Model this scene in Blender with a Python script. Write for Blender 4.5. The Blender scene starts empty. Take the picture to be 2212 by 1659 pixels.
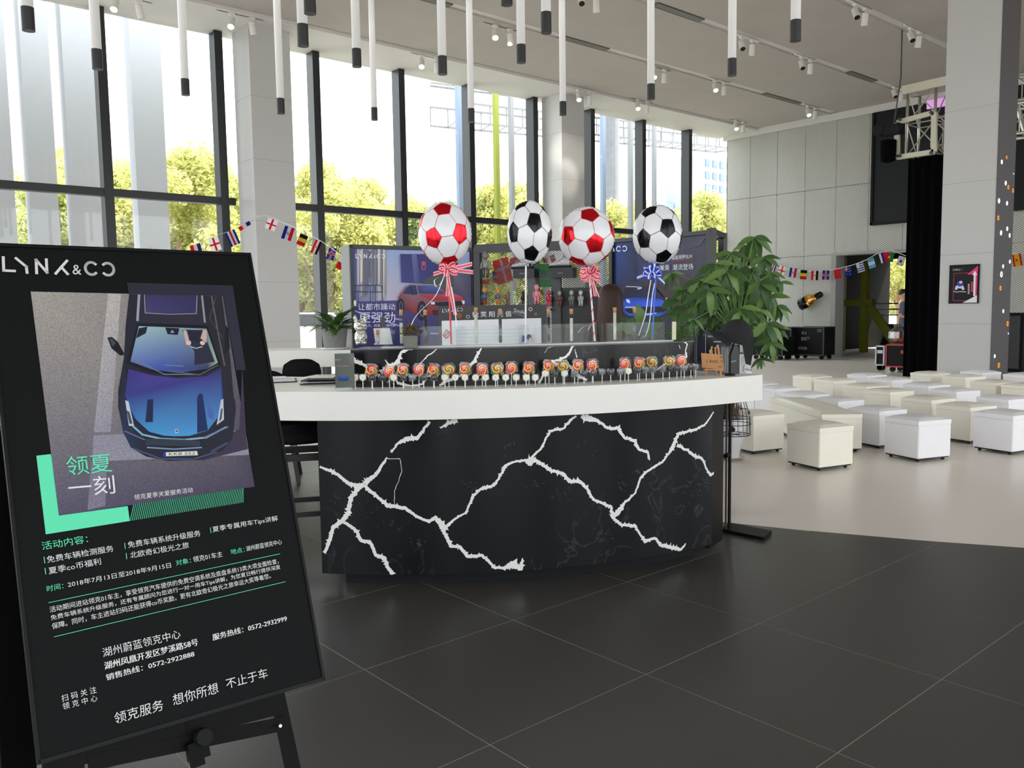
import bpy, bmesh, math, random
import numpy as np
from mathutils import Vector, Matrix, noise as mnoise
random.seed(7)
PI = math.pi
sc = bpy.context.scene
col = sc.collection
# ------------------------------------------------------------------ camera
W_, H_ = 2212.0, 1659.0
FPX, CH = 1814.0, 1.444
YAW, PITCH, ROLL = .713, -.088, -.0142
def _rot():
    a, b, g = YAW, PITCH, ROLL
    fw = np.array([math.sin(a)*math.cos(b), math.cos(a)*math.cos(b), math.sin(b)])
    rt = np.array([math.cos(a), -math.sin(a), 0.]); up = np.cross(rt, fw)
    r2 = rt*math.cos(g)+up*math.sin(g); u2 = -rt*math.sin(g)+up*math.cos(g)
    return np.array([r2, u2, -fw]).T
ROT = _rot()
cam = bpy.data.cameras.new('camera'); cam_o = bpy.data.objects.new('camera', cam); col.objects.link(cam_o)
M4 = Matrix([[*ROT[0], 0], [*ROT[1], 0], [*ROT[2], CH], [0, 0, 0, 1]])
cam_o.matrix_world = M4
cam.sensor_width = 36; cam.sensor_fit = 'HORIZONTAL'; cam.lens = FPX/W_*36
cam.clip_start = .05; cam.clip_end = 400
sc.camera = cam_o
# ------------------------------------------------------------------ world, sun, exposure
sc.view_settings.view_transform = 'Standard'; sc.view_settings.look = 'None'
sc.view_settings.gamma = 1; sc.view_settings.use_curve_mapping = False
sc.view_settings.exposure = 0.85
w = bpy.data.worlds.new('sky'); sc.world = w; w.use_nodes = True
nt = w.node_tree; nt.nodes.clear()
bgn = nt.nodes.new('ShaderNodeBackground'); out = nt.nodes.new('ShaderNodeOutputWorld')
bgn.inputs[0].default_value = (.93, .97, 1, 1); bgn.inputs[1].default_value = 2.3
nt.links.new(bgn.outputs[0], out.inputs[0])
sun = bpy.data.lights.new('sun', 'SUN'); sun.energy = 7; sun.angle = .01; sun.color = (1, .95, .84)
sun_o = bpy.data.objects.new('sun', sun); col.objects.link(sun_o)
sun_o.rotation_euler = Vector((-.50, .17, -.82)).to_track_quat('-Z', 'Y').to_euler()
def portal(name, loc, d, sx, sy):
    l = bpy.data.lights.new(name, 'AREA'); l.shape = 'RECTANGLE'; l.size = sx; l.size_y = sy
    l.cycles.is_portal = True
    o = bpy.data.objects.new(name, l); col.objects.link(o); o.location = loc
    o.rotation_euler = Vector(d).to_track_quat('-Z', 'Z').to_euler()
portal('portal_front', (7, 15.6, 3.3), (0, -1, 0), 30, 6.5)
portal('portal_near', (6, -6.1, 3.0), (0, 1, 0), 26, 6)
portal('portal_back', (-8.1, 4.5, 3.0), (1, 0, 0), 18, 6)
cy = sc.cycles
cy.max_bounces = 7; cy.diffuse_bounces = 4; cy.glossy_bounces = 3; cy.transmission_bounces = 4
cy.transparent_max_bounces = 14; cy.sample_clamp_indirect = 6; cy.caustics_reflective = False; cy.caustics_refractive = False
cy.use_denoising = True; cy.use_adaptive_sampling = True; cy.adaptive_threshold = .03; cy.blur_glossy = .5
# ------------------------------------------------------------------ measuring helpers
CC = np.array([W_/2, H_/2]); OO = np.array([0, 0, CH])
def ray(px, py): return ROT @ np.array([(px-CC[0])/FPX, -(py-CC[1])/FPX, -1.])
def at(px, py, **k):
    d = ray(px, py); (a, v), = k.items(); i = 'xyz'.index(a)
    return Vector(OO + d*(v-OO[i])/d[i])
def dp(px, py, depth):            # point at a depth along the view axis
    return Vector(OO + ray(px, py)*depth)
def proj(p):
    q = ROT.T @ (np.array(p)-OO); return CC[0]-q[0]/q[2]*FPX, CC[1]+q[1]/q[2]*FPX
def on_circle(px, py, c, r):      # near hit of a vertical cylinder
    d = ray(px, py); a = d[0]**2+d[1]**2; b = -2*(d[0]*c[0]+d[1]*c[1]); cc = c[0]**2+c[1]**2-r*r
    t = (-b-math.sqrt(max(0, b*b-4*a*cc)))/(2*a); return Vector(OO+d*t)
# ------------------------------------------------------------------ materials
def lin(c):
    def f(x):
        x /= 255.
        return x/12.92 if x <= .04045 else ((x+.055)/1.055)**2.4
    return (f(c[0]), f(c[1]), f(c[2]), 1)
MATS = {}
def mat(name, c=(200, 200, 200), rough=.5, metal=0, emit=0, var=.06, scale=9, bump=0, spec=.5, trans=0, ecol=None, coat=0):
    if name in MATS: return MATS[name]
    m = bpy.data.materials.new(name); MATS[name] = m; m.use_nodes = True
    n = m.node_tree; b = n.nodes['Principled BSDF']; L = n.links
    b.inputs['Roughness'].default_value = rough; b.inputs['Metallic'].default_value = metal
    b.inputs['Specular IOR Level'].default_value = spec; b.inputs['Coat Weight'].default_value = coat
    if trans: b.inputs['Transmission Weight'].default_value = trans
    tc = n.nodes.new('ShaderNodeTexCoord'); nz = n.nodes.new('ShaderNodeTexNoise')
    nz.inputs['Scale'].default_value = scale; nz.inputs['Detail'].default_value = 3
    L.new(tc.outputs['Object'], nz.inputs['Vector'])
    mx = n.nodes.new('ShaderNodeMix'); mx.data_type = 'RGBA'
    lc = lin(c); mx.inputs[6].default_value = tuple(min(1, x*(1-var)) for x in lc[:3])+(1,)
    mx.inputs[7].default_value = tuple(min(1, x*(1+var)) for x in lc[:3])+(1,)
    L.new(nz.outputs[0], mx.inputs[0]); L.new(mx.outputs[2], b.inputs['Base Color'])
    if emit:
        b.inputs['Emission Color'].default_value = lin(ecol or c); b.inputs['Emission Strength'].default_value = emit
    if bump:
        bp = n.nodes.new('ShaderNodeBump'); bp.inputs['Strength'].default_value = bump; bp.inputs['Distance'].default_value = .01
        L.new(nz.outputs[0], bp.inputs['Height']); L.new(bp.outputs[0], b.inputs['Normal'])
    return m
def clear_mat(name, tint=(255, 255, 255), gloss=.08, rough=.02, fres=True):
    m = bpy.data.materials.new(name); MATS[name] = m; m.use_nodes = True; n = m.node_tree; n.nodes.clear()
    o = n.nodes.new('ShaderNodeOutputMaterial'); t = n.nodes.new('ShaderNodeBsdfTransparent'); g = n.nodes.new('ShaderNodeBsdfGlossy')
    t.inputs[0].default_value = lin(tint); g.inputs['Roughness'].default_value = rough
    x = n.nodes.new('ShaderNodeMixShader')
    if fres:
        f = n.nodes.new('ShaderNodeFresnel'); f.inputs[0].default_value = 1.45; n.links.new(f.outputs[0], x.inputs[0])
    else: x.inputs[0].default_value = gloss
    n.links.new(t.outputs[0], x.inputs[1]); n.links.new(g.outputs[0], x.inputs[2]); n.links.new(x.outputs[0], o.inputs[0])
    return m
def print_mat(name, rough=.45, grain=0, emit=0, spec=.4):
    m = bpy.data.materials.new(name); MATS[name] = m; m.use_nodes = True; n = m.node_tree; b = n.nodes['Principled BSDF']
    a = n.nodes.new('ShaderNodeVertexColor'); a.layer_name = 'Col'; b.inputs['Roughness'].default_value = rough
    b.inputs['Specular IOR Level'].default_value = spec
    src = a.outputs[0]
    if grain:
        tc = n.nodes.new('ShaderNodeTexCoord'); nz = n.nodes.new('ShaderNodeTexNoise'); nz.inputs['Scale'].default_value = 520
        nz.inputs['Detail'].default_value = 4; n.links.new(tc.outputs['Object'], nz.inputs['Vector'])
        mp = n.nodes.new('ShaderNodeMapRange'); mp.inputs[1].default_value = .25; mp.inputs[2].default_value = .75
        mp.inputs[3].default_value = 1-grain; mp.inputs[4].default_value = 1+grain
        n.links.new(nz.outputs[0], mp.inputs[0])
        mu = n.nodes.new('ShaderNodeVectorMath'); mu.operation = 'SCALE'
        n.links.new(src, mu.inputs[0]); n.links.new(mp.outputs[0], mu.inputs['Scale']); src = mu.outputs[0]
    n.links.new(src, b.inputs['Base Color'])
    if emit:
        n.links.new(src, b.inputs['Emission Color']); b.inputs['Emission Strength'].default_value = emit
    return m
BLK = mat('black_matte', (17, 18, 20), .6, spec=.2); BLKG = mat('black_gloss', (14, 15, 18), .25)
BLKS = mat('black_satin', (12, 13, 14), .5, spec=.2); DGREY = mat('dark_grey', (60, 61, 64), .5)
WHT = mat('white_plastic', (236, 236, 236), .35); STEEL = mat('steel', (190, 190, 192), .3, 1)
SLABM = mat('white_solid_surface', (238, 236, 231), .38, var=.015, spec=.3)
FRAME = mat('window_frame_black', (22, 24, 30), .4)
PRINT = print_mat('printed_ink', .5, spec=.2); PRINTG = print_mat('printed_ink_grainy', .5, .55, spec=.2)
GLASS = clear_mat('window_glass', (250, 253, 252)); ACR = clear_mat('acrylic', (248, 250, 250), .012, .03, False); FILM = clear_mat('cellophane', (250, 250, 250), .09, .12, False)
# ------------------------------------------------------------------ mesh builder
class MB:
    def __init__(s): s.v = []; s.f = []; s.m = []; s.c = None
    def add(s, vs, fs, mi=0):
        b = len(s.v); s.v += [tuple(v) for v in vs]
        for f in fs: s.f.append(tuple(i+b for i in f)); s.m.append(mi)
        return s
    def box(s, x0, x1, y0, y1, z0, z1, mi=0):
        return s.add([(x0, y0, z0), (x1, y0, z0), (x1, y1, z0), (x0, y1, z0), (x0, y0, z1), (x1, y0, z1), (x1, y1, z1), (x0, y1, z1)],
                     [(0, 3, 2, 1), (4, 5, 6, 7), (0, 1, 5, 4), (1, 2, 6, 5), (2, 3, 7, 6), (3, 0, 4, 7)], mi)
    def obox(s, c, a, b, d, mi=0):   # centre and three half vectors
        c, a, b, d = map(Vector, (c, a, b, d)); vs = []
        for k in (-1, 1):
            for i, j in ((-1, -1), (1, -1), (1, 1), (-1, 1)): vs.append(c+a*i+b*j+d*k)
        return s.add(vs, [(0, 3, 2, 1), (4, 5, 6, 7), (0, 1, 5, 4), (1, 2, 6, 5), (2, 3, 7, 6), (3, 0, 4, 7)], mi)
    def bar(s, p, q, a, b, mi=0, up=(0, 0, 1)):   # box bar from p to q, section a x b
        p, q = Vector(p), Vector(q); d = (q-p)/2; n = d.normalized(); u = Vector(up)
        if abs(n.dot(u)) > .98: u = Vector((1, 0, 0))
        r = n.cross(u).normalized(); u = r.cross(n)
        return s.obox((p+q)/2, r*a/2, u*b/2, d, mi)
    def tube(s, pts, r, n=8, mi=0, cap=True):
        pts = [Vector(p) for p in pts]; rs = r if isinstance(r, (list, tuple)) else [r]*len(pts); vs = []; prev = None
        for i, p in enumerate(pts):
            t = (pts[min(i+1, len(pts)-1)]-pts[max(i-1, 0)]).normalized()
            u = prev if prev is not None and abs(prev.dot(t)) < .95 else (Vector((0, 0, 1)) if abs(t.z) < .9 else Vector((1, 0, 0)))
            a = t.cross(u).normalized(); b = a.cross(t).normalized(); prev = b
            for k in range(n):
                q = 2*PI*k/n; vs.append(p+(a*math.cos(q)+b*math.sin(q))*rs[i])
        fs = [(i*n+k, i*n+(k+1) % n, (i+1)*n+(k+1) % n, (i+1)*n+k) for i in range(len(pts)-1) for k in range(n)]
        if cap: fs += [tuple(range(n))[::-1], tuple((len(pts)-1)*n+k for k in range(n))]
        return s.add(vs, fs, mi)
    def lathe(s, prof, c=(0, 0, 0), n=20, mi=0):
        c = Vector(c); vs = [c+Vector((r*math.cos(2*PI*k/n), r*math.sin(2*PI*k/n), z)) for r, z in prof for k in range(n)]
        fs = [(i*n+k, i*n+(k+1) % n, (i+1)*n+(k+1) % n, (i+1)*n+k) for i in range(len(prof)-1) for k in range(n)]
        if prof[0][0] > 1e-4: fs.append(tuple(range(n))[::-1])
        if prof[-1][0] > 1e-4: fs.append(tuple((len(prof)-1)*n+k for k in range(n)))
        return s.add(vs, fs, mi)
    def sph(s, c, r, nu=14, nv=8, mi=0):
        r = r if isinstance(r, (tuple, list)) else (r, r, r); c = Vector(c); vs = []
        for j in range(nv+1):
            t = PI*j/nv
            for k in range(nu):
                vs.append(c+Vector((r[0]*math.sin(t)*math.cos(2*PI*k/nu), r[1]*math.sin(t)*math.sin(2*PI*k/nu), r[2]*math.cos(t))))
        fs = [(j*nu+k, (j+1)*nu+k, (j+1)*nu+(k+1) % nu, j*nu+(k+1) % nu) for j in range(nv) for k in range(nu)]
        return s.add(vs, fs, mi)
    def prism(s, pts, z0, z1, mi=0):
        n = len(pts); vs = [(x, y, z0) for x, y in pts]+[(x, y, z1) for x, y in pts]
        return s.add(vs, [tuple(range(n))[::-1], tuple(range(n, 2*n))]+[(k, (k+1) % n, n+(k+1) % n, n+k) for k in range(n)], mi)
    def arcslab(s, c, r0, r1, a0, a1, z0, z1, n=40, mi=0):
        A = [math.radians(a0+(a1-a0)*i/n) for i in range(n+1)]; vs = []
        for a in A:
            for r in (r0, r1):
                for z in (z0, z1): vs.append((c[0]+r*math.cos(a), c[1]+r*math.sin(a), z))
        fs = []
        for i in range(n):
            b = 4*i; e = b+4
            fs += [(b, b+2, e+2, e), (b+1, e+1, e+3, b+3), (b+2, b+3, e+3, e+2), (b, e, e+1, b+1)]
        fs += [(0, 1, 3, 2), (4*n, 4*n+2, 4*n+3, 4*n+1)]
        return s.add(vs, fs, mi)
    def ribbon(s, pts, wv, th=.0006, mi=0):    # band along pts, width vectors wv
        vs = []; n = len(pts)
        for i, p in enumerate(pts):
            wi = Vector(wv[i] if isinstance(wv, list) else wv); p = Vector(p); vs += [p-wi, p+wi]
        return s.add(vs, [(2*i, 2*i+1, 2*i+3, 2*i+2) for i in range(n-1)], mi)
    def build(s, name, mats, parent=None, smooth=False, origin=None, bevel=0, flip=False):
        v = np.array(s.v, float)
        if origin is None:
            mn, mx = v.min(0), v.max(0); origin = Vector(((mn[0]+mx[0])/2, (mn[1]+mx[1])/2, mn[2]))
        origin = Vector(origin)
        me = bpy.data.meshes.new(name); me.from_pydata([Vector(p)-origin for p in s.v], [], s.f)
        for m in (mats if isinstance(mats, (list, tuple)) else [mats]): me.materials.append(m)
        me.polygons.foreach_set('material_index', s.m)
        if smooth: me.polygons.foreach_set('use_smooth', [True]*len(me.polygons))
        if s.c is not None:
            ca = me.color_attributes.new('Col', 'FLOAT_COLOR', 'CORNER')
            arr = [x for c in s.c for x in c]; ca.data.foreach_set('color', arr)
        if bevel:
            bm = bmesh.new(); bm.from_mesh(me); bmesh.ops.remove_doubles(bm, verts=bm.verts, dist=1e-6)
            bmesh.ops.bevel(bm, geom=bm.edges[:], offset=bevel, segments=2, affect='EDGES', clamp_overlap=True); bm.to_mesh(me); bm.free()
        me.update()
        o = bpy.data.objects.new(name, me); col.objects.link(o)
        L = Vector(origin)
        if parent:
            o.parent = parent; q = parent
            while q: L -= Vector(q.location); q = q.parent
        o.location = L
        return o
def tag(o, label=None, cat=None, group=None, kind=None):
    if label: o['label'] = label
    if cat: o['category'] = cat
    if group: o['group'] = group
    if kind: o['kind'] = kind
    return o
def thing(name, label, cat, loc=(0, 0, 0), group=None, kind=None):
    o = bpy.data.objects.new(name, None); col.objects.link(o); o.location = loc; o.empty_display_size = .1
    return tag(o, label, cat, group, kind)
KIDS = {}
def children(o): return [x for x in col.objects if x.parent == o]
def dup(src, loc=None, rotz=None, label=None, group=None, scale=None, _kids=None):
    r = src.copy(); col.objects.link(r)
    if loc is not None: r.location = loc
    if rotz is not None: r.rotation_euler = (0, 0, rotz)
    if scale: r.scale = (scale,)*3 if not isinstance(scale, tuple) else scale
    if label: r['label'] = label
    if group: r['group'] = group
    for ch in src_kids(src):
        c = ch.copy(); col.objects.link(c); c.parent = r
        for g in src_kids(ch):
            d = g.copy(); col.objects.link(d); d.parent = c
    return r
def src_kids(o):
    if o.name not in KIDS: KIDS[o.name] = list(o.children)
    return KIDS[o.name]
# ------------------------------------------------------------------ flat printing on a plane
_tc = {}
def text_geo(s, bold=0):
    if (s, bold) in _tc: return _tc[(s, bold)]
    cu = bpy.data.curves.new('t', 'FONT'); cu.body = s; cu.size = 1; cu.offset = bold; cu.resolution_u = 2
    o = bpy.data.objects.new('t', cu); col.objects.link(o)
    dg = bpy.context.evaluated_depsgraph_get(); me = o.evaluated_get(dg).to_mesh()
    vs = [(v.co.x, v.co.y) for v in me.vertices]; fs = [tuple(p.vertices) for p in me.polygons]
    o.evaluated_get(dg).to_mesh_clear(); bpy.data.objects.remove(o); bpy.data.curves.remove(cu)
    _tc[(s, bold)] = (vs, fs); return vs, fs
def flag_mat():
    m = print_mat('flag_cloth', .8, spec=.1); n = m.node_tree; b = n.nodes['Principled BSDF']; a = [x for x in n.nodes if x.type == 'VERTEX_COLOR'][0]
    t = n.nodes.new('ShaderNodeBsdfTranslucent'); x = n.nodes.new('ShaderNodeMixShader'); x.inputs[0].default_value = .5; o = [q for q in n.nodes if q.type == 'OUTPUT_MATERIAL'][0]
    n.links.new(a.outputs[0], t.inputs[0]); n.links.new(b.outputs[0], x.inputs[1]); n.links.new(t.outputs[0], x.inputs[2]); n.links.new(x.outputs[0], o.inputs[0]); return m
FLAGM = flag_mat()
class Sheet:
    """flat coloured print on the plane (o, ux, uy); points may be given as px() of the photograph's frame or in metres"""
    def __init__(s, o, ux, uy, off=.0012, step=.0003):
        s.o = Vector(o); s.ux = Vector(ux).normalized(); uy = Vector(uy); s.uy = (uy-s.ux*uy.dot(s.ux)).normalized(); s.n = s.ux.cross(s.uy)
        s.mb = MB(); s.mb.c = []; s.h = off; s.step = step
    def px(s, x, y):
        d = Vector(ray(x, y)); t = (s.o-Vector(OO)).dot(s.n)/d.dot(s.n); p = Vector(OO)+d*t-s.o
        return (p.dot(s.ux), p.dot(s.uy))
    def P(s, u, v, h=0): return s.o+s.ux*u+s.uy*v+s.n*h
    def poly(s, pts, c, lay=None):
        h = s.h; s.h += s.step
        n = len(pts); cs = c if isinstance(c[0], (list, tuple)) else [c]*n
        s.mb.add([s.P(*p, h) for p in pts], [tuple(range(n))]); s.mb.c += [lin(x) for x in cs]
    def polys(s, plist, c):
        h = s.h; s.h += s.step
        for pts in plist:
            s.mb.add([s.P(*p, h) for p in pts], [tuple(range(len(pts)))]); s.mb.c += [lin(c)]*len(pts)
    def stroke(s, pts, wd, c, join=True):
        L = []
        for a, b in zip(pts[:-1], pts[1:]):
            a, b = Vector(a), Vector(b); d = b-a
            if d.length < 1e-9: continue
            d.normalize(); n = Vector((-d.y, d.x))*wd/2; e = d*wd/2*(.98 if join else 0)
            L.append([a-n-e, b-n+e, b+n+e, a+n-e])
        s.polys(L, c)
    def disc(s, c, rx, ry, colr, n=20): s.poly([(c[0]+rx*math.cos(2*PI*k/n), c[1]+ry*math.sin(2*PI*k/n)) for k in range(n)], colr)
    def text(s, t, A, B, T, c, bold=0):
        """A bottom-left, B bottom-right, T top-left in (u,v)"""
        if bold >= .01:
            d = Vector(T)-Vector(A); e = (Vector(B)-Vector(A)).normalized()*d.length*.05
            s.text(t, Vector(A)+e, Vector(B)+e, Vector(T)+e, c, 0)
        vs, fs = text_geo(t, 0)
        if not vs: return
        x0 = min(v[0] for v in vs); x1 = max(v[0] for v in vs); y0 = min(v[1] for v in vs); y1 = max(v[1] for v in vs)
        A, B, T = Vector(A), Vector(B), Vector(T); h = s.h; s.h += s.step; P = []
        for x, y in vs:
            q = A+(B-A)*((x-x0)/(x1-x0))+(T-A)*((y-y0)/(y1-y0)); P.append(s.P(q.x, q.y, h))
        s.mb.add(P, fs)
        for f in fs: s.mb.c += [lin(c)]*len(f)
    def logo(s, A, B, T, c):
        A, B, T = Vector(A), Vector(B), Vector(T); H = (T-A).length
        def m(x, y): q = A+(B-A)*(x/665.)+(T-A)*y; return (q.x, q.y)
        w = H*.17
        def arc(cx, a0, a1): return [m(cx+38*math.cos(math.radians(a0+(a1-a0)*i/14)), .5+.45*math.sin(math.radians(a0+(a1-a0)*i/14))) for i in range(15)]
        for st in ([(6, 1), (6, .08), (66, .08)], [(78, .98), (134, .42), (137, 0)], [(192, 0), (192, .93), (252, .07), (252, 1)], [(374, .98), (338, .5), (304, .02)], [(338, .5), (374, .02)]):
            s.stroke([m(*p) for p in st], w, c)
        s.stroke(arc(522, 48, 312), w, c); s.stroke(arc(624, -132, 132), w, c)
        s.text('&', m(404, 0), m(458, 0), m(404, .72), c, .0)
    def build(s, name, parent=None, m=None, top=None):
        return s.mb.build(name, m or PRINT, parent)

# ================================================================== STRUCTURE
XF, YW, ZC, ZS = 22.0, 15.35, 6.62, 6.56
XB, YN = -8.0, -6.0
BND = [(-6, 9.6), (-2.2, 7.5), (1.7, 5.46), (2.16, 5.2), (2.87, 4.86), (3.27, 4.7), (4.2, 4.45), (6, 4.15), (7.75, 3.9)]
def bnd(y):
    if y <= BND[0][0]: return BND[0][1]
    for (ya, xa), (yb, xb) in zip(BND[:-1], BND[1:]):
        if ya <= y <= yb: return xa+(xb-xa)*(y-ya)/(yb-ya)
    return None
FLOORL = mat('polished_light_floor', (236, 227, 219), .28, var=.05, scale=.6, spec=.45)
TILEM = mat('charcoal_stone_tile', (66, 64, 63), .34, var=.14, scale=160, spec=.45, bump=.015)
GROUT = mat('grout', (158, 156, 152), .8)
fm = MB(); ys = sorted(set([YN]+[y for y, _ in BND]+[i*.25-6 for i in range(56)]+[7.75])); ys = [y for y in ys if y <= 7.75]
for y0, y1 in zip(ys[:-1], ys[1:]):
    a, b = bnd(y0), bnd(y1); fm.add([(a, y0, 0), (30, y0, 0), (30, y1, 0), (b, y1, 0)], [(0, 1, 2, 3)])
fm.add([(XB, 7.75, 0), (30, 7.75, 0), (30, 15.6, 0), (XB, 15.6, 0)], [(0, 1, 2, 3)])
fl = fm.build('floor', FLOORL); tag(fl, kind='structure')
g = MB(); g.box(XB, 9.7, YN, 7.8, -.05, -.0009); gr = g.build('grout', GROUT, fl)
X0, Y0, S = 1.688, 2.091, .8
tid = 0
for i in range(-12, 11):
    for j in range(-10, 8):
        x0, y0 = X0+i*S+.002, Y0+j*S+.002; x1, y1 = x0+S-.004, y0+S-.004
        y0 = max(y0, YN); y1 = min(y1, 7.75)
        if y1-y0 < .02 or x0 > 9.6: continue
        yy = [y0+(y1-y0)*k/6 for k in range(7)]; rt = [(min(x1, bnd(y)-.002), y) for y in yy]; rt = [p for p in rt if p[0] > x0+.002]
        if len(rt) < 2: continue
        pts = [(x0, rt[0][1])]+rt+[(x0, rt[-1][1])]
        if all(abs(p[0]-x1) < 1e-6 for p in rt): pts = [(x0, y0), (x1, y0), (x1, y1), (x0, y1)]
        dx = (x0+x1)/2; dy = (y0+y1)/2
        if math.hypot(dx, dy) > 13 or dx < -1.2 or dy < -2.0: far = True
        else: far = False
        if far: continue
        MB().prism(pts, -.012, -random.random()*.0004).build('tile', TILEM, fl); tid += 1
fm = MB()
for i in range(-12, 11):
    for j in range(-10, 8):
        x0, y0 = X0+i*S+.002, Y0+j*S+.002; x1, y1 = x0+S-.004, y0+S-.004
        dx = (x0+x1)/2; dy = (max(y0, YN)+min(y1, 7.75))/2
        if (math.hypot(dx, dy) > 13 or dx < -1.2 or dy < -2.0) and y0 > YN and y1 < 7.7 and x1 < bnd(y1) and x1 < bnd(y0): fm.box(x0, x1, y0, y1, -.012, -.0003)
tag(fm.build('tile_field', TILEM, fl), 'dark tiles behind the viewpoint', kind='stuff')
# ceiling
CEIL = mat('concrete_ceiling', (176, 170, 165), .85, var=.07, scale=1.4, bump=.25)
SOFF = mat('ceiling_white', (208, 206, 204), .7, var=.02)
c_ = MB(); ygr = [7.45, 9.6, 11.84]; e = YN
for y in ygr: c_.box(XB, XF, e, y-.11, ZC, ZC+.1); e = y+.11
c_.box(XB, XF, e, 14.2, ZC, ZC+.1); c_.box(XB, XF+8, YN, YW, ZC+.1, ZC+.2)
ce = c_.build('ceiling', CEIL); tag(ce, kind='structure')
MB().box(XB, XF, 14.2, YW+.3, ZS, ZS+.12).build('soffit', SOFF, ce)
for y in ygr:
    MB().box(XB, XF, y-.11, y+.11, ZC+.03, ZC+.09).build('groove', SOFF, ce)
for px, py, L_ in ((1455, 32, 1.3), (1855, 168, 1.2), (1680, 216, 1.6), (900, 9, 1.0), (1248, 99, 1.3)):
    p = at(px, py, z=ZC); y = min(ygr, key=lambda q: abs(q-p.y))
    v = MB(); v.box(p.x-L_/2, p.x+L_/2, y-.07, y+.07, ZC-.006, ZC+.02)
    v.build('slot_vent', mat('vent_grey', (104, 101, 98), .6), ce)
MB().box(XF-.10, XF, YN, 14.2, ZS-.12, ZC).build('trim_1', SOFF); tag(bpy.data.objects['trim_1'], kind='structure'); tag(MB().box(XF-.10, XF+.04, 14.2, YW+.05, ZS-.12, ZS).build('trim_3', SOFF), kind='structure')
# pillars
PIL = mat('pillar_panel_grey', (192, 192, 191), .4, var=.02, spec=.4); JNT = mat('joint_dark', (140, 140, 141), .7)
def pillar(x0, x1, y0, y1, zt, seams, mleft=None):
    t = thing('pillar', None, None, ((x0+x1)/2, (y0+y1)/2, 0)); t['kind'] = 'structure'
    MB().box(x0+.003, x1-.003, y0+.003, y1-.003, 0, zt).build('pillar_core', JNT, t)
    zz = [0]+seams+[zt]
    for a, b in zip(zz[:-1], zz[1:]): MB().box(x0, x1, y0, y1, a+.0025, b-.0025).build('cladding_panel', PIL, t)
    return t
pillar(6.59, 7.38, 14.63, 15.33, ZS, [.92, 2.02, 3.12, 4.22, 5.33])
pillar(14.34, 15.10, 14.64, 15.33, ZS, [1.2, 2.3, 3.45, 4.55, 5.65])
pillar(14.34, 15.08, 5.06, 5.86, ZC, [1.12, 2.23, 3.36, 4.5])
# window walls
def window(name, xs, x0, x1, y, zt, first=True):
    t = thing(name, None, None, ((x0+x1)/2, y, 0)); t['kind'] = 'structure'
    for x in xs:
        m = MB(); m.box(x-.075, x+.075, y-.04, y+.02, 0, zt); m.box(x-.055, x+.055, y+.02, y+.26, 0, zt); m.build('mullion', FRAME, t)
    e = [x0]+list(xs)+[x1]
    for z in (.12, 3.52):
        for a, b in zip(e[:-1], e[1:]): MB().box(a+.07, b-.07, y-.03, y+.14, z-.065, z+.065).build('transom', FRAME, t)
    for a, b in zip(e[:-1], e[1:]):
        for z0, z1 in ((.18, 3.46), (3.58, zt)):
            MB().add([(a+.05, y+.1, z0), (b-.05, y+.1, z0), (b-.05, y+.1, z1), (a+.05, y+.1, z1)], [(0, 1, 2, 3)]).build('pane', GLASS, t)
    return t
window('window_1', [-5.6, -3.6, -1.65, .3, 2.3, 4.32, 6.32], XB, 6.6, YW, ZS)
window('window_2', [8.27, 10.27, 12.15, 14.12], 7.37, 14.34, YW, ZS)
window('window_3', [16.12, 18.15, 20.2], 15.09, XF, YW, ZS)
# far wall with expanded metal panels
def mesh_mat():
    m = bpy.data.materials.new('expanded_metal_white'); m.use_nodes = True; n = m.node_tree; b = n.nodes['Principled BSDF']; L = n.links
    tc = n.nodes.new('ShaderNodeTexCoord'); sp = n.nodes.new('ShaderNodeSeparateXYZ'); L.new(tc.outputs['Object'], sp.inputs[0])
    def mt(op, a, b_=None):
        q = n.nodes.new('ShaderNodeMath'); q.operation = op
        for i, x in enumerate((a, b_)):
            if x is None: continue
            if isinstance(x, (int, float)): q.inputs[i].default_value = x
            else: L.new(x, q.inputs[i])
        return q.outputs[0]
    u = mt('MULTIPLY', sp.outputs[1], 1/.085); v = mt('MULTIPLY', sp.outputs[2], 1/.05)
    tri = lambda x: mt('ABSOLUTE', mt('SUBTRACT', mt('FRACT', x), .5))
    p = mt('MINIMUM', tri(mt('ADD', u, v)), tri(mt('SUBTRACT', u, v)))
    r = n.nodes.new('ShaderNodeMapRange'); r.inputs[1].default_value = .10; r.inputs[2].default_value = .2; L.new(p, r.inputs[0])
    mx = n.nodes.new('ShaderNodeMix'); mx.data_type = 'RGBA'; mx.inputs[6].default_value = lin((214, 214, 208)); mx.inputs[7].default_value = lin((132, 134, 130))
    L.new(r.outputs[0], mx.inputs[0]); L.new(mx.outputs[2], b.inputs['Base Color']); b.inputs['Roughness'].default_value = .35
    bp = n.nodes.new('ShaderNodeBump'); bp.inputs['Strength'].default_value = .5; bp.inputs['Distance'].default_value = .02; bp.invert = True
    L.new(r.outputs[0], bp.inputs['Height']); L.new(bp.outputs[0], b.inputs['Normal'])
    return m
MESHM = mesh_mat()
wf = thing('wall_far', None, None, (XF, 5, 0)); wf['kind'] = 'structure'
bk = MB(); bk.box(XF+.04, XF+.2, 11.8, YW, 0, ZC); bk.box(XF+.04, XF+.2, 8.3, 11.8, 2.84, ZC); bk.box(XF+.04, XF+.2, YN, 8.3, 0, ZC)
bk.build('wall_backing', mat('wall_back_grey', (110, 112, 110), .8), wf)
ysm = [15.3, 14.5, 13.6, 12.72, 11.8, 10.87, 9.95, 9.1, 8.3]+[8.3-.92*k for k in range(1, 15)]
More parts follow.
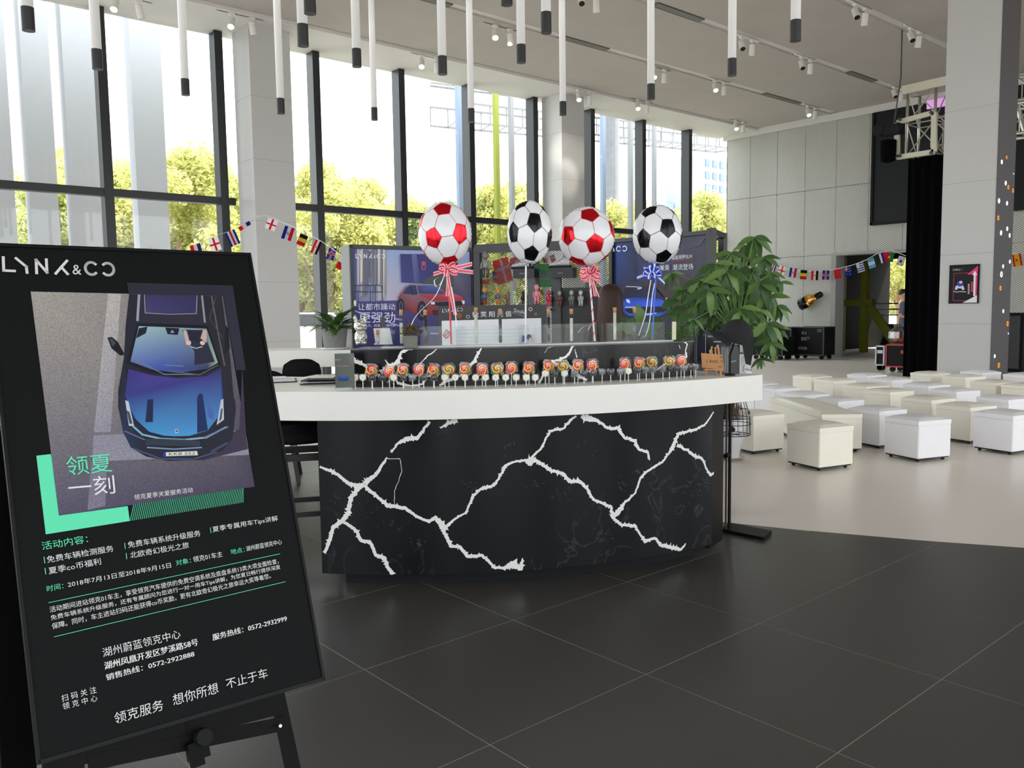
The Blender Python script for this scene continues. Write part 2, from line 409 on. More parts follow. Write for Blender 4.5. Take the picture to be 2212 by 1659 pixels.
for a, b in zip(ysm[:-1], ysm[1:]):
    for z0, z1 in ((.06, 2.84), (2.84, 4.66), (4.66, ZS-.12)):
        if z0 < 1 and b > 8.25 and a < 11.85: continue
        MB().box(XF, XF+.03, b+.005, a-.005, z0+.005, z1-.005).build('mesh_panel', MESHM, wf)
JAMB = mat('door_jamb_grey', (150, 150, 148), .5)
MB().box(XF-.06, XF+.4, 11.72, 11.86, 0, 2.86).build('door_jamb', JAMB, wf)
MB().box(XF-.06, XF+.4, 8.24, 11.72, 2.80, 2.86).build('door_head', JAMB, wf)
# rear walls behind the viewpoint: solid piers with tall openings
WALL = mat('wall_paint', (205, 203, 200), .7)
def rear(name, ax, pos, a0, a1, n):
    t = MB(); wd = (a1-a0)/n
    def bx(u0, u1, z0, z1):
        if ax == 'x': t.box(pos-.2, pos, u0, u1, z0, z1)
        else: t.box(u0, u1, pos-.2, pos, z0, z1)
    for k in range(n+1): bx(a0+wd*k-.3, a0+wd*k+.3, 0, ZC)
    bx(a0, a1, 0, .5); bx(a0, a1, 5.6, ZC+.2)
    tag(t.build(name, WALL), kind='structure')
rear('wall_left', 'x', XB, YN, YW, 6); rear('wall_near', 'y', YN, XB, XF, 7)
tag(MB().box(XB-.5, XF, YN-5.2, YN-.2, ZC-.1, ZC+.2).build('sun_block_canopy', WALL), kind='structure')  # unseen canopy, added to keep direct sun out of the near wall openings
# back room seen through the doorway
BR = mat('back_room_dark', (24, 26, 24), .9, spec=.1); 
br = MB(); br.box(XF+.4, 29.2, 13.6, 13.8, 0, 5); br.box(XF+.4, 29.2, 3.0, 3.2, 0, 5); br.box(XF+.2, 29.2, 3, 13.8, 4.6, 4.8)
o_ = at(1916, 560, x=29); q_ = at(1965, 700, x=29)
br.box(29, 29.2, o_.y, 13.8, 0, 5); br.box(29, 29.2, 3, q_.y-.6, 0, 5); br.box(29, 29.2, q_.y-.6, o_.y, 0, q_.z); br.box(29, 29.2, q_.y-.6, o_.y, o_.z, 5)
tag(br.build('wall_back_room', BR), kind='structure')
OLV = mat('olive_steel', (128, 130, 30), .6, var=.1)
def brt(px0, py0, px1, py1, wd, t):
    t.bar(at(px0, py0, x=25), at(px1, py1, x=25), .12, wd)
t = thing('steel_staircase', 'olive green steel stair frame in the dark room beyond the doorway', 'staircase', (25, 12, 0))
for a in ((1822, 470, 1822, 745, .28), (1870, 560, 1870, 745, .28)):
    b = MB(); p = at(a[0], a[1], x=25); b.box(24.9, 25.1, p.y-.09, p.y+.09, 0, p.z); b.build('post', OLV, t)
b = MB(); p = at(1798, 655, x=24.9); q = at(1886, 655, x=24.9); b.box(24.85, 25.05, q.y, p.y, p.z-.1, p.z+.1); b.build('beam', OLV, t)
b = MB(); b.bar(at(1878, 662, x=24.95), at(1938, 748, x=24.95), .1, .26); b.build('stringer', OLV, t)
for k in range(3):
    p = at(1895+10*k, 656+12*k, x=25); MB().box(24.6, 25.3, p.y-.5, p.y, p.z-.02, p.z+.02).build('tread', STEEL, t)
# ================================================================== OUTSIDE
GRD = mat('paving_outside', (178, 176, 170), .9, var=.1, scale=.3)
tag(MB().box(-60, 90, YW+.3, 120, -.12, -.02).build('ground_outside', GRD), kind='structure')
tag(MB().box(-30, 60, -60, YN-.25, -.12, -.02).build('ground_outside', GRD), kind='structure')
tag(MB().box(-60, XB-.25, YN-.2, YW+.3, -.12, -.02).build('ground_outside', GRD), kind='structure')
tag(MB().box(30, 90, -20, YW+.3, -.12, -.02).build('ground_outside', GRD), kind='structure')
def leafmat(name, c, tr=.5):
    m = bpy.data.materials.new(name); m.use_nodes = True; n = m.node_tree; n.nodes.clear(); L = n.links
    o = n.nodes.new('ShaderNodeOutputMaterial'); d = n.nodes.new('ShaderNodeBsdfDiffuse'); t = n.nodes.new('ShaderNodeBsdfTranslucent'); x = n.nodes.new('ShaderNodeMixShader'); x.inputs[0].default_value = tr
    nz = n.nodes.new('ShaderNodeTexNoise'); nz.inputs['Scale'].default_value = 1.2; tc = n.nodes.new('ShaderNodeTexCoord'); L.new(tc.outputs['Object'], nz.inputs['Vector'])
    mx = n.nodes.new('ShaderNodeMix'); mx.data_type = 'RGBA'; l = lin(c); mx.inputs[6].default_value = (l[0]*.6, l[1]*.65, l[2]*.6, 1); mx.inputs[7].default_value = (min(1, l[0]*1.3), min(1, l[1]*1.25), min(1, l[2]*1.2), 1)
    L.new(nz.outputs[0], mx.inputs[0]); L.new(mx.outputs[2], d.inputs[0]); L.new(mx.outputs[2], t.inputs[0]); L.new(d.outputs[0], x.inputs[1]); L.new(t.outputs[0], x.inputs[2]); L.new(x.outputs[0], o.inputs[0]); return m
LF = [leafmat('foliage_bright', (206, 206, 142)), leafmat('foliage_mid', (188, 194, 128)), leafmat('foliage_cool', (144, 164, 132))]
BARK = mat('bark', (122, 98, 74), .9, var=.3, bump=.4)
def crown(seed, nl, R):
    rd = random.Random(seed); mb = MB(); blobs = []
    for _ in range(26):
        a = rd.uniform(0, 2*PI); h = rd.uniform(-.85, .9); r = math.sqrt(max(.05, 1-h*h))*rd.uniform(.35, .85)
        blobs.append((Vector((r*math.cos(a)*R[0], r*math.sin(a)*R[1], h*R[2])), rd.uniform(.22, .38)*R[0]))
    for _ in range(nl):
        c, br_ = rd.choice(blobs); d = Vector((rd.gauss(0, 1), rd.gauss(0, 1), rd.gauss(0, 1))).normalized(); p = c+d*br_*rd.uniform(.6, 1.05)
        nn = (d+Vector((rd.gauss(0, .6), rd.gauss(0, .6), rd.gauss(.4, .6)))).normalized(); u = nn.cross(Vector((rd.random(), rd.random(), rd.random()))).normalized(); v = nn.cross(u)
        s_ = rd.uniform(.06, .125); mb.add([p-u*s_, p-v*s_*.6, p+u*s_, p+v*s_*.6], [(0, 1, 2, 3)])
    return mb
protos = []
for k in range(3):
    t = thing('tree', '', 'tree', (0, 0, 0)); h = 4.6
    crown(11+k, 15000, (2.6, 2.6, 2.9)).build('crown', LF[k], t, origin=(0, 0, 0))
    c0 = t.children[0]; c0.location = (0, 0, h)
    tr = MB(); tr.tube([(0, 0, 0), (.05, 0, 1.2), (-.04, .05, 2.4), (0, 0, 4.4)], [.2, .16, .14, .08], 7)
    for q in range(4):
        a = q*1.6+k; tr.tube([(0, 0, 2.0+.3*q), (.8*math.cos(a), .8*math.sin(a), 3.1+.3*q), (1.5*math.cos(a), 1.5*math.sin(a), 4.4+.2*q)], [.08, .06, .03], 5)
    tr.build('trunk', BARK, t, origin=(0, 0, 0)); protos.append(t)
trees = [ # px of the crown axis, depth, height factor, kind
 (165, 33, 330, 0), (265, 27, 330, 1), (330, 30, 330, 0), (395, 26, 300, 0), (470, 34, 340, 1), (560, 36, 380, 0), (655, 29, 345, 0), (700, 25, 395, 0), (760, 27, 375, 0),
 (825, 30, 385, 0), (885, 33, 420, 1), (945, 31, 405, 2), (1045, 35, 420, 2), (1100, 30, 395, 0), (1140, 33, 400, 0), (1180, 34, 430, 1), (1290, 34, 440, 0), (1385, 31, 440, 0), (1450, 33, 450, 1), (1530, 37, 425, 0), (1600, 42, 450, 1), (600, 40, 370, 1), (90, 28, 350, 1), (220, 36, 310, 0), (1940, 42, 540, 0), (1990, 46, 540, 1)]
TL = ['pale sunlit tree beyond the windows left of the near pillar', 'mid green tree beyond the left window bay', 'bluish green tree in the distance beyond the middle window bay']
cnt = {}
regs = [(500, 'left window bay'), (640, 'near pillar'), (870, 'red car light box'), (1170, 'first red balloon'), (1700, 'right window bay'), (9999, 'dark doorway')]
ORD = ['first', 'second', 'third', 'fourth', 'fifth', 'sixth', 'seventh', 'eighth', 'ninth', 'tenth']
for i, (px, D, yt, k) in enumerate(sorted(trees)):
    p = dp(px, 700, D); s_ = (CH+(675-yt)/FPX*D)/8.0; side = next(n for e_, n in regs if px < e_)
    cnt[side] = cnt.get(side, 0)+1
    kd = ['yellow-green sunlit tree', 'leafy mid green tree', 'bluish green tree'][k]
    dup(protos[k], (p.x, p.y, -.05), i*1.3, '%s outside behind the %s, %s there from the left' % (kd, side, ORD[cnt[side]-1]), 'trees outside the glazed wall', s_)
for t in protos:
    for c in list(t.children): bpy.data.objects.remove(c)
    bpy.data.objects.remove(t)
# low hedge of shrubs under the trees
for i, px in enumerate((655, 735, 560, 830, 905)):
    p = dp(px, 700, 33+i); b = crown(50+i, 2600, (2.4, 1.6, .9)); o = b.build('shrub', LF[i % 2], origin=(0, 0, -.8)); o.location = (p.x, p.y, .0)
    tag(o, 'low leafy shrub under the trees outside, %s' % ['right of the near pillar', 'left of the tall light box', 'behind the near pillar', 'behind the tall light box', 'far right behind the tall light box'][i], 'shrub', 'shrubs under the trees')
# exterior white fins on the left, slim posts further right
FIN = mat('fin_white', (158, 161, 167), .6, var=.02, spec=.2); YGR = mat('post_lime', (138, 146, 62), .6, spec=.2); PGR = mat('post_grey', (140, 143, 148), .6, spec=.2); PBL = mat('post_pale_blue', (130, 144, 168), .6, spec=.2)
yf = 17.2
for i, (a, b) in enumerate(((-70, 18), (50, 112), (140, 214), (285, 352))):
    xa, xb = at(a, 200, y=yf).x, at(b, 200, y=yf).x
    o = MB(); o.box(xa, xb, yf, yf+.35, -.1, 10.5)
    tag(o.build('facade_fin', FIN), ['broad white vertical facade fin at the left edge outside the glass', 'broad white facade fin outside, second from the left', 'broad white facade fin outside, just left of the first black mullion', 'broad white facade fin outside, standing alone against the trees'][i], 'fin', 'white facade fins outside the glass')
for i, (a, b, m, n_) in enumerate(((990, 999, PBL, 'pale blue slim post outside, left of the mullion'), (1071, 1079, YGR, 'lime green slim post outside the glass'), (1104, 1111, PGR, 'grey slim post outside right of the lime one'), (1302, 1309, PBL, 'pale blue slim post outside, left of the big mast'), (1362, 1368, PGR, 'grey slim post outside, right of the big mast'), (1414, 1419, PGR, 'thin grey post outside above the black and white balloon'))):
    xa, xb = at(a, 300, y=yf).x, at(b, 300, y=yf).x; o = MB(); o.box(xa, xb, yf, yf+.12, -.1, 10.5); tag(o.build('facade_post', m), n_, 'post', 'slim posts outside the glass')
# billboard mast with catwalk
MET = mat('galvanised', (116, 118, 124), .6, 0, var=.25, scale=4)
mp_ = dp(1320, 700, 46); t = thing('billboard_mast', 'pale steel billboard mast with a lattice catwalk seen above the trees', 'mast', (mp_.x, mp_.y, -.1))
MB().lathe([(.46, 0), (.46, 12.2), (.62, 12.4), (.62, 12.6)], mp_-Vector((0, 0, mp_.z+.1)), 14).build('pole', MET, t)
lt = MB(); A = dp(985, 232, 36); B = dp(1600, 318, 62)
A.z = 11.0; B.z = 13.6
ux = (B-A); Ln = ux.length; ux.normalize(); uy = Vector((0, 0, 1)).cross(ux).normalized()*1.6
mp2 = Vector((mp_.x, mp_.y, 0)); 
zz = 11.4
A = at(985, 262, y=dp(985, 262, 40).y); B = at(1600, 322, y=dp(1600, 322, 52).y)
ux = (B-A); Ln = ux.length; ux.normalize()
for off in (Vector((0, 0, 0)), Vector((0, 0, .9)), uy, uy+Vector((0, 0, .9))): lt.bar(A+off, B+off, .09, .09)
for k in range(22):
    p = A+ux*Ln*k/21; q = A+ux*Ln*min(1, (k+1)/21)
    lt.bar(p, p+Vector((0, 0, .9)), .05, .05); lt.bar(p, q+uy, .05, .05); lt.bar(p+uy, p+uy+Vector((0, 0, .9)), .05, .05)
    lt.bar(p+Vector((0, 0, .9)), q+uy+Vector((0, 0, 1.9)), .04, .04)
lt.bar(A+uy+Vector((0, 0, 1.9)), B+uy+Vector((0, 0, 1.9)), .09, .09)
lt.build('catwalk', MET, t)
MB().bar(A+Vector((0, 0, 2.3))+uy, B+Vector((0, 0, 2.3))+uy, .3, .5).build('hoarding_edge', MAT if False else FIN, t)
# far tower block
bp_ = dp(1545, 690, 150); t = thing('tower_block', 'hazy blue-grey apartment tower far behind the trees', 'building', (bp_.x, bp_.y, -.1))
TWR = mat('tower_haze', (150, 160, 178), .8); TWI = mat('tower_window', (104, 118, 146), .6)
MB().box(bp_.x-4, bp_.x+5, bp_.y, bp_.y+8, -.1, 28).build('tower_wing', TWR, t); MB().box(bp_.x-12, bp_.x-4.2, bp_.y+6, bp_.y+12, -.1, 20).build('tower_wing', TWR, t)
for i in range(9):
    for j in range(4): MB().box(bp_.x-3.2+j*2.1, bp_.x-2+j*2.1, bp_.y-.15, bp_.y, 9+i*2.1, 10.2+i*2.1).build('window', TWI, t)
# parked cars
def car(loc, rz, m, lab):
    t = thing('car', lab, 'car', (0, 0, 0), 'parked cars outside')
    side = [(-2.2, .35), (-2.25, .8), (-2.0, 1.0), (-1.5, 1.1), (-.9, 1.46), (.5, 1.48), (1.15, 1.08), (2.0, .92), (2.2, .7), (2.2, .35)]
    b = MB(); n = len(side); ins = [0, 0, 0, .06, .18, .18, .06, .04, 0, 0]
    vs = [(x, -.88+ins[i], z) for i, (x, z) in enumerate(side)]+[(x, .88-ins[i], z) for i, (x, z) in enumerate(side)]
    b.add(vs, [tuple(range(n))[::-1], tuple(range(n, 2*n))]+[(k, (k+1) % n, n+(k+1) % n, n+k) for k in range(n)]); b.build('body', m, t, bevel=.04)
    g_ = MB(); 
    for s_ in (-1, 1): g_.add([(-1.42, s_*.835, 1.1), (-.88, s_*.72, 1.42), (.46, s_*.72, 1.44), (1.0, s_*.835, 1.1)], [(0, 1, 2, 3)])
    g_.add([(1.16, -.74, 1.12), (1.16, .74, 1.12), (.56, .64, 1.46), (.56, -.64, 1.46)], [(0, 1, 2, 3)]); g_.add([(-1.52, -.74, 1.14), (-1.52, .74, 1.14), (-.96, .64, 1.44), (-.96, -.64, 1.44)], [(0, 1, 2, 3)])
    g_.build('windows', BLKG, t)
    for x in (-1.4, 1.35):
        for y in (-.8, .8):
            wv = MB(); wv.tube([(x, y-.1, .32), (x, y+.1, .32)], .32, 16); wv.build('wheel', BLK, t)
    t.location = loc; t.rotation_euler = (0, 0, rz); return t
CW = mat('car_white', (225, 230, 238), .2, coat=.5); CB = mat('car_silver_blue', (150, 170, 200), .25, .3)
for i, (px, D, rz, m, lab) in enumerate(((655, 24, 2.5, CW, 'white car parked outside, nearest the near pillar'), (725, 27, 2.4, CB, 'silver blue car parked outside behind the leafy pot plant'), (688, 31, 2.45, CW, 'white car parked farther back outside, between two others'), (560, 26, 2.4, CB, 'silver blue car parked outside behind the near pillar'))):
    p = dp(px, 700, D); car((p.x, p.y, -.02), rz, m, lab)

# ================================================================== RECEPTION COUNTER
C1 = (4.464, 6.035); R1 = 3.30; C2 = (4.35, 5.76); R2 = 2.93; ZT = 1.047; ZU = 1.25; RU = 3.06
MARB = bpy.data.materials.new('black_marble'); MARB.use_nodes = True
def marble_nodes():
    n = MARB.node_tree; b = n.nodes['Principled BSDF']; L = n.links; b.inputs['Roughness'].default_value = .2; b.inputs['Specular IOR Level'].default_value = .3
    tc = n.nodes.new('ShaderNodeTexCoord'); nz = n.nodes.new('ShaderNodeTexNoise'); nz.inputs['Scale'].default_value = 3.2; nz.inputs['Detail'].default_value = 9; nz.inputs['Distortion'].default_value = 1.6
    L.new(tc.outputs['Object'], nz.inputs['Vector'])
    cr = n.nodes.new('ShaderNodeValToRGB'); e = cr.color_ramp.elements; e[0].position = .0; e[0].color = lin((12, 13, 17)); e[1].position = 1; e[1].color = lin((12, 13, 17))
    for p, c in ((.47, (13, 14, 18)), (.495, (34, 36, 42)), (.5, (62, 64, 68)), (.505, (34, 36, 42)), (.53, (13, 14, 18))):
        q = e.new(p); q.color = lin(c)
    L.new(nz.outputs[0], cr.inputs[0])
    n2 = n.nodes.new('ShaderNodeTexNoise'); n2.inputs['Scale'].default_value = 1.6; L.new(tc.outputs['Object'], n2.inputs['Vector'])
    r = n.nodes.new('ShaderNodeMapRange'); r.inputs[1].default_value = .52; r.inputs[2].default_value = .66; L.new(n2.outputs[0], r.inputs[0])
    mx = n.nodes.new('ShaderNodeMix'); mx.data_type = 'RGBA'; mx.inputs[6].default_value = lin((13, 14, 18)); L.new(r.outputs[0], mx.inputs[0]); L.new(cr.outputs[0], mx.inputs[7]); L.new(mx.outputs[2], b.inputs['Base Color'])
marble_nodes()
VEIN = mat('marble_vein', (232, 232, 230), .25, var=.1, scale=40)
ct = thing('reception_counter', 'curved reception counter of black marble with white veins and thick white top', 'counter', (3.1, 3.6, 0))
pb = MB(); pb.arcslab(C2, R2-.035, R2, -141.4, -97.3, .075, .9, 60); mp_o = pb.build('marble_front', MARB, ct)
def vein(mb, c, r, pts, rd, zlo, zhi, k=2.212, ox=680, oy=880, wk=1.0):
    P = []
    for x, y, wd in pts:
        p = on_circle(ox+x/k, oy+y/k, c, r); P.append((math.atan2(p.y-c[1], p.x-c[0])*r, p.z, wd*wk/k*p.xy.length/FPX))
    Q = []
    for (a, z, wd), (a2, z2, w2) in zip(P[:-1], P[1:]):
        n = max(2, int(math.hypot(a2-a, z2-z)/.005))
        for i in range(n):
            t = i/n; Q.append((a+(a2-a)*t, z+(z2-z)*t, wd+(w2-wd)*t))
    Q.append(P[-1]); vs = []; m = len(Q); jx = jy = 0
    for i, (a, z, wd) in enumerate(Q):
        a0, z0, _ = Q[max(0, i-1)]; a1, z1, _ = Q[min(m-1, i+1)]; d = Vector((a1-a0, z1-z0)).normalized(); nn = Vector((-d.y, d.x))
        jx = jx*.85+rd.gauss(0, .0009); L_ = wd/2*rd.uniform(.7, 1.1); R_ = wd/2*rd.uniform(.7, 1.1)
        if rd.random() < .12: L_ += wd*rd.uniform(.2, .6)
        if rd.random() < .12: R_ += wd*rd.uniform(.2, .6)
        for s_ in (L_, -R_):
            q = Vector((a, z))+nn*(s_+jx); q.y = min(zhi-.002, max(zlo+.002, q.y)); an = q.x/r
            vs.append((c[0]+(r+.0012)*math.cos(an), c[1]+(r+.0012)*math.sin(an), q.y))
    mb.add(vs, [(2*i, 2*i+2, 2*i+3, 2*i+1) for i in range(m-1)])
VE = [[(25, 282, 10), (110, 320, 14), (165, 365, 16), (215, 377, 22), (240, 370, 18)],
 [(240, 365, 22), (290, 322, 16), (335, 262, 12), (345, 238, 6)], [(345, 245, 2.5), (405, 245, 2), (418, 300, 2), (380, 400, 2), (380, 465, 1.5)],
 [(365, 215, 8), (400, 170, 10), (440, 152, 24), (490, 145, 16), (520, 110, 12), (550, 68, 12)], [(600, 100, 6), (640, 75, 16), (682, 64, 26)],
 [(222, 375, 20), (175, 430, 18), (165, 500, 18), (135, 540, 22), (85, 575, 16), (75, 620, 18), (60, 670, 16), (45, 695, 12)],
 [(240, 372, 14), (300, 430, 14), (350, 470, 18), (430, 480, 16), (500, 525, 12), (545, 548, 12), (575, 525, 16), (605, 560, 28), (620, 590, 24)],
 [(135, 545, 12), (190, 580, 15), (225, 635, 16), (265, 645, 16), (295, 705, 15), (335, 720, 18), (345, 760, 16), (380, 800, 20)],
 [(615, 590, 16), (650, 665, 16), (690, 665, 14), (730, 715, 16), (800, 708, 14), (860, 765, 12), (900, 768, 12), (945, 752, 34), (985, 772, 20), (992, 720, 5)],
 [(620, 582, 16), (660, 540, 10), (720, 500, 8), (760, 420, 12), (780, 398, 12), (860, 370, 12), (890, 320, 10), (910, 280, 14), (960, 258, 8), (1005, 250, 12), (1030, 258, 36), (1045, 240, 12)],
 [(1035, 240, 10), (1080, 200, 10), (1105, 150, 9), (1125, 110, 12), (1190, 100, 10), (1225, 60, 12), (1250, 42, 8)],
 [(1272, 42, 14), (1300, 52, 34), (1345, 60, 14), (1400, 100, 12), (1450, 100, 16), (1480, 145, 12), (1530, 160, 14), (1550, 200, 12), (1590, 215, 12), (1600, 252, 6)],
 [(1045, 245, 14), (1130, 300, 15), (1185, 315, 14), (1215, 355, 15), (1260, 350, 16), (1300, 385, 14), (1330, 440, 12), (1385, 465, 12), (1415, 475, 14), (1420, 520, 9)],
 [(1415, 525, 24), (1450, 500, 24), (1480, 460, 12), (1530, 410, 9), (1555, 340, 11), (1580, 310, 11), (1660, 260, 10), (1690, 220, 10), (1715, 180, 24)],
 [(1715, 180, 18), (1735, 125, 12), (1810, 110, 11), (1860, 85, 9), (1905, 22, 6)], [(1730, 180, 14), (1780, 205, 10), (1810, 230, 15), (1850, 245, 11), (1870, 290, 9), (1890, 325, 13), (1905, 310, 7)],
 [(1425, 530, 12), (1460, 560, 13), (1530, 565, 13), (1555, 610, 11), (1575, 645, 15), (1625, 625, 11), (1655, 660, 15), (1710, 670, 18), (1745, 685, 16), (1772, 650, 6)]]
rd = random.Random(5); vb = MB()
for v in VE: vein(vb, C2, R2, v, rd, .075, .9, wk=1.2)
fb = MB()
for cx, cy_, n, sp in ((90, 430, 10, 40), (260, 500, 9, 60), (490, 650, 22, 40), (740, 375, 14, 40), (930, 190, 8, 40), (1045, 370, 10, 50), (1180, 420, 12, 60), (1380, 600, 18, 50), (1290, 180, 5, 60), (1460, 370, 10, 30), (1540, 310, 10, 24), (1800, 400, 10, 60), (1870, 360, 10, 30), (380, 560, 10, 50)):
    for _ in range(n):
        x = cx+rd.gauss(0, sp*.5); y = cy_+rd.gauss(0, sp*.4); dx = rd.uniform(2, 12); vein(fb, C2, R2, [(x, y, .5), (x+dx, y+rd.uniform(-9, 9), 1.2), (x+dx*1.5, y+rd.uniform(-12, 12), .4)], rd, .075, .9)
tag(vb.build('marble_veining', VEIN, ct), kind='stuff'); tag(fb.build('faint_veining', mat('vein_faint', (92, 94, 100), .3), ct), kind='stuff')
cb = MB(); cb.arcslab(C2, R2-.5, R2-.06, -138.5, -97, .05, .9, 30); cb.build('cabinet_body', BLKS, ct)
pb = MB(); pb.arcslab(C2, R2-.5, R2-.1, -139.6, -98.2, 0, .085, 40); pb.build('plinth', BLK, ct)
e0 = Vector((C2[0]+(R2-.03)*math.cos(math.radians(-97.1)), C2[1]+(R2-.03)*math.sin(math.radians(-97.1)), 0)); e1 = at(1561, 1165, z=.04)
dd = Vector((e1.x-e0.x, e1.y-e0.y, 0)); b = MB(); b.bar(Vector((e0.x+.01, e0.y+.12, .04))+dd*0, Vector((e1.x, e1.y, .04)), .0, .0) if False else None
b = MB(); u = dd.normalized(); nn = Vector((-u.y, u.x, 0)); c_m = Vector(((e0.x+e1.x)/2, (e0.y+e1.y)/2, .475))
b.obox(c_m+nn*.012, u*(dd.length/2), nn*.012, Vector((0, 0, .435))); b.build('end_panel', BLKS, ct)
b = MB(); b.arcslab(C1, 2.38, R1, -152, -92.8, .9, ZT, 60); sl = b.build('worktop', SLABM, ct)
b = MB(); b.arcslab(C1, RU-.28, RU, -136.1, -98.6, ZT, ZU-.006, 40); b.build('marble_upstand', MARB, ct)
VU = [[(372, 480, 8), (385, 530, 22), (410, 562, 24), (450, 580, 22), (500, 600, 14), (520, 620, 10)], [(640, 650, 8), (680, 640, 16), (720, 620, 26), (790, 590, 24), (830, 555, 24), (850, 510, 22), (845, 480, 12), (890, 450, 22), (950, 428, 26), (970, 424, 14)],
 [(700, 540, 6), (720, 570, 8), (735, 600, 14)], [(640, 640, 8), (680, 680, 14)], [(790, 720, 8), (830, 770, 18), (900, 790, 16), (960, 805, 22), (1000, 795, 14), (1070, 780, 14), (1120, 710, 4), (1150, 700, 8)], [(1045, 580, 4), (1120, 500, 8), (1180, 460, 8), (1220, 425, 5)],
 [(1540, 610, 14), (1580, 560, 22), (1610, 510, 16), (1630, 470, 16), (1660, 420, 8)], [(1240, 800, 10), (1300, 750, 22), (1380, 720, 14), (1460, 690, 16), (1500, 690, 6)]]
VU2 = [[(270, 455, 10), (330, 445, 14), (390, 425, 14), (420, 390, 12), (435, 350, 12), (460, 322, 7)], [(160, 640, 10), (210, 560, 14), (245, 510, 12), (290, 470, 16), (320, 490, 26)], [(415, 490, 12), (450, 530, 16), (500, 580, 16), (560, 620, 12)],
 [(1365, 290, 12), (1390, 320, 8), (1375, 370, 8), (1385, 420, 10), (1355, 455, 12)], [(1140, 530, 8), (1190, 490, 12), (1240, 475, 9)], [(465, 360, 3), (480, 430, 6)], [(1322, 325, 3), (1332, 355, 4)], [(215, 390, 2), (240, 350, 2), (300, 335, 2)]]
vb = MB()
for v in VU: vein(vb, C1, RU, v, rd, ZT, ZU, 4.608, 680, 660, 1.6)
for v in VU2: vein(vb, C1, RU, v, rd, ZT, ZU, 3.814, 1120, 660, 1.5)
tag(vb.build('upstand_veining', VEIN, ct), kind='stuff')
b = MB(); b.arcslab(C1, RU-.285, RU+.004, -136.1, -98.5, ZU-.006, ZU, 40); b.build('upstand_cap', mat('cap_dark', (70, 72, 76), .15), ct)
bk0, bk1 = dp(470, 757, 7.9), dp(830, 752, 7.9); bkt = thing('back_counter', 'thick white counter slab on steel posts behind the bar stools', 'counter', ((bk0.x+bk1.x)/2, (bk0.y+bk1.y)/2, 0)); bkz = 1.09
bu = Vector((bk1.x-bk0.x, bk1.y-bk0.y, 0)); bl = bu.length; bu.normalize(); bn_ = Vector((-bu.y, bu.x, 0)); bn_ = bn_ if bn_.dot(bk0) > 0 else -bn_; m0 = Vector(((bk0.x+bk1.x)/2, (bk0.y+bk1.y)/2, 0))
b = MB(); b.obox(m0+bn_*.3+Vector((0, 0, bkz-.078)), bu*bl/2, bn_*.3, Vector((0, 0, .078))); b.build('slab', SLABM, bkt, bevel=.003)
for q in (.12, .625, .95): p = m0-bu*bl/2+bu*bl*q+bn_*.25; b = MB(); b.lathe([(.032, 0), (.032, bkz-.156)], (p.x, p.y, 0), 16); b.build('steel_post', STEEL, bkt, smooth=True)
# acrylic rail with test tubes along the top of the upstand
ar = thing('acrylic_rail', 'clear acrylic channel along the counter top holding glass test tubes', 'rail', (3.0, 3.4, ZU))
RA = RU-.10; aL, aR = -131.0, -99.2
def rail_ang(px, py=735):
    p = on_circle(px, py, C1, RA); return math.degrees(math.atan2(p.y-C1[1], p.x-C1[0]))
aL = rail_ang(826); aR = rail_ang(1447)
for r in (RA+.02, RA-.09):
    b = MB(); b.arcslab(C1, r-.002, r+.002, aL, aR, ZU+.001, ZU+.112, 30); b.build('acrylic_sheet', ACR, ar)
b = MB(); b.arcslab(C1, RA-.09, RA+.03, aL, aR, ZU+.0005, ZU+.006, 30); b.build('acrylic_base', mat('acrylic_base', (205, 208, 210), .15, var=.02), ar)
a_ = math.radians(aR); e_ = Vector((C1[0]+(RA+.02)*math.cos(a_), C1[1]+(RA+.02)*math.sin(a_), ZU)); b = MB(); b.box(e_.x-.004, e_.x+.022, e_.y-.012, e_.y-.002, ZU+.007, ZU+.112); b.build('end_block', mat('acrylic_edge', (232, 226, 190), .2), ar)
GL2 = clear_mat('tube_glass', (240, 243, 241), .07, .05, False); CORK = mat('cork', (196, 150, 104), .8, var=.2, scale=200)
FILLS = {'w': ('white', mat('fill_white', (228, 226, 216), .6)), 'd': ('black', mat('fill_dark', (34, 34, 34), .6)), 'g': ('dark grey', mat('fill_grey', (78, 78, 78), .6)), 'c': ('pale grey', mat('fill_clear', (196, 196, 196), .5))}
def tube_at(px, ytop, ybot, kind, level, lab):
    a = rail_ang(px, 735); r = RA-.03; p = Vector((C1[0]+r*math.cos(math.radians(a)), C1[1]+r*math.sin(math.radians(a)), 0)); D = Vector(p-Vector((0, 0, 0))).dot(Vector(-ROT[:, 2]))
    z1 = at(px, ytop, y=p.y).z; z0 = max(ZU+.008, at(px, ybot, y=p.y).z); L_ = z1-z0; R_ = .0098
    t = thing('test_tube', lab, 'test tube', (p.x, p.y, z0), 'corked test tubes in the acrylic rail')
    prof = [(.0001, 0)]+[(R_*math.sin(q), R_-R_*math.cos(q)) for q in (.5, 1.0, 1.4)]+[(R_, L_-.012)]
    MB().lathe(prof, (p.x, p.y, z0), 12).build('tube_glass', GL2, t, smooth=True)
    k = FILLS[kind][1]; zf = L_*level
    MB().lathe([(.0001, .0015)]+[(x*.88, z+.0012) for x, z in prof[1:4]]+[(R_*.88, zf), (.0001, zf)], (p.x, p.y, z0), 12).build('powder', k, t, smooth=True)
    if kind == 'w' and level > .8 and px in (1032,): MB().lathe([(.0001, .001), (.007, .006), (.007, .02), (.0001, .021)], (p.x, p.y, z0), 10).build('plug', FILLS['g'][1], t)
    MB().lathe([(R_*.9, L_-.03), (R_*1.02, L_-.010), (R_*1.1, L_), (.0001, L_)], (p.x, p.y, z0), 12).build('cork', CORK, t)
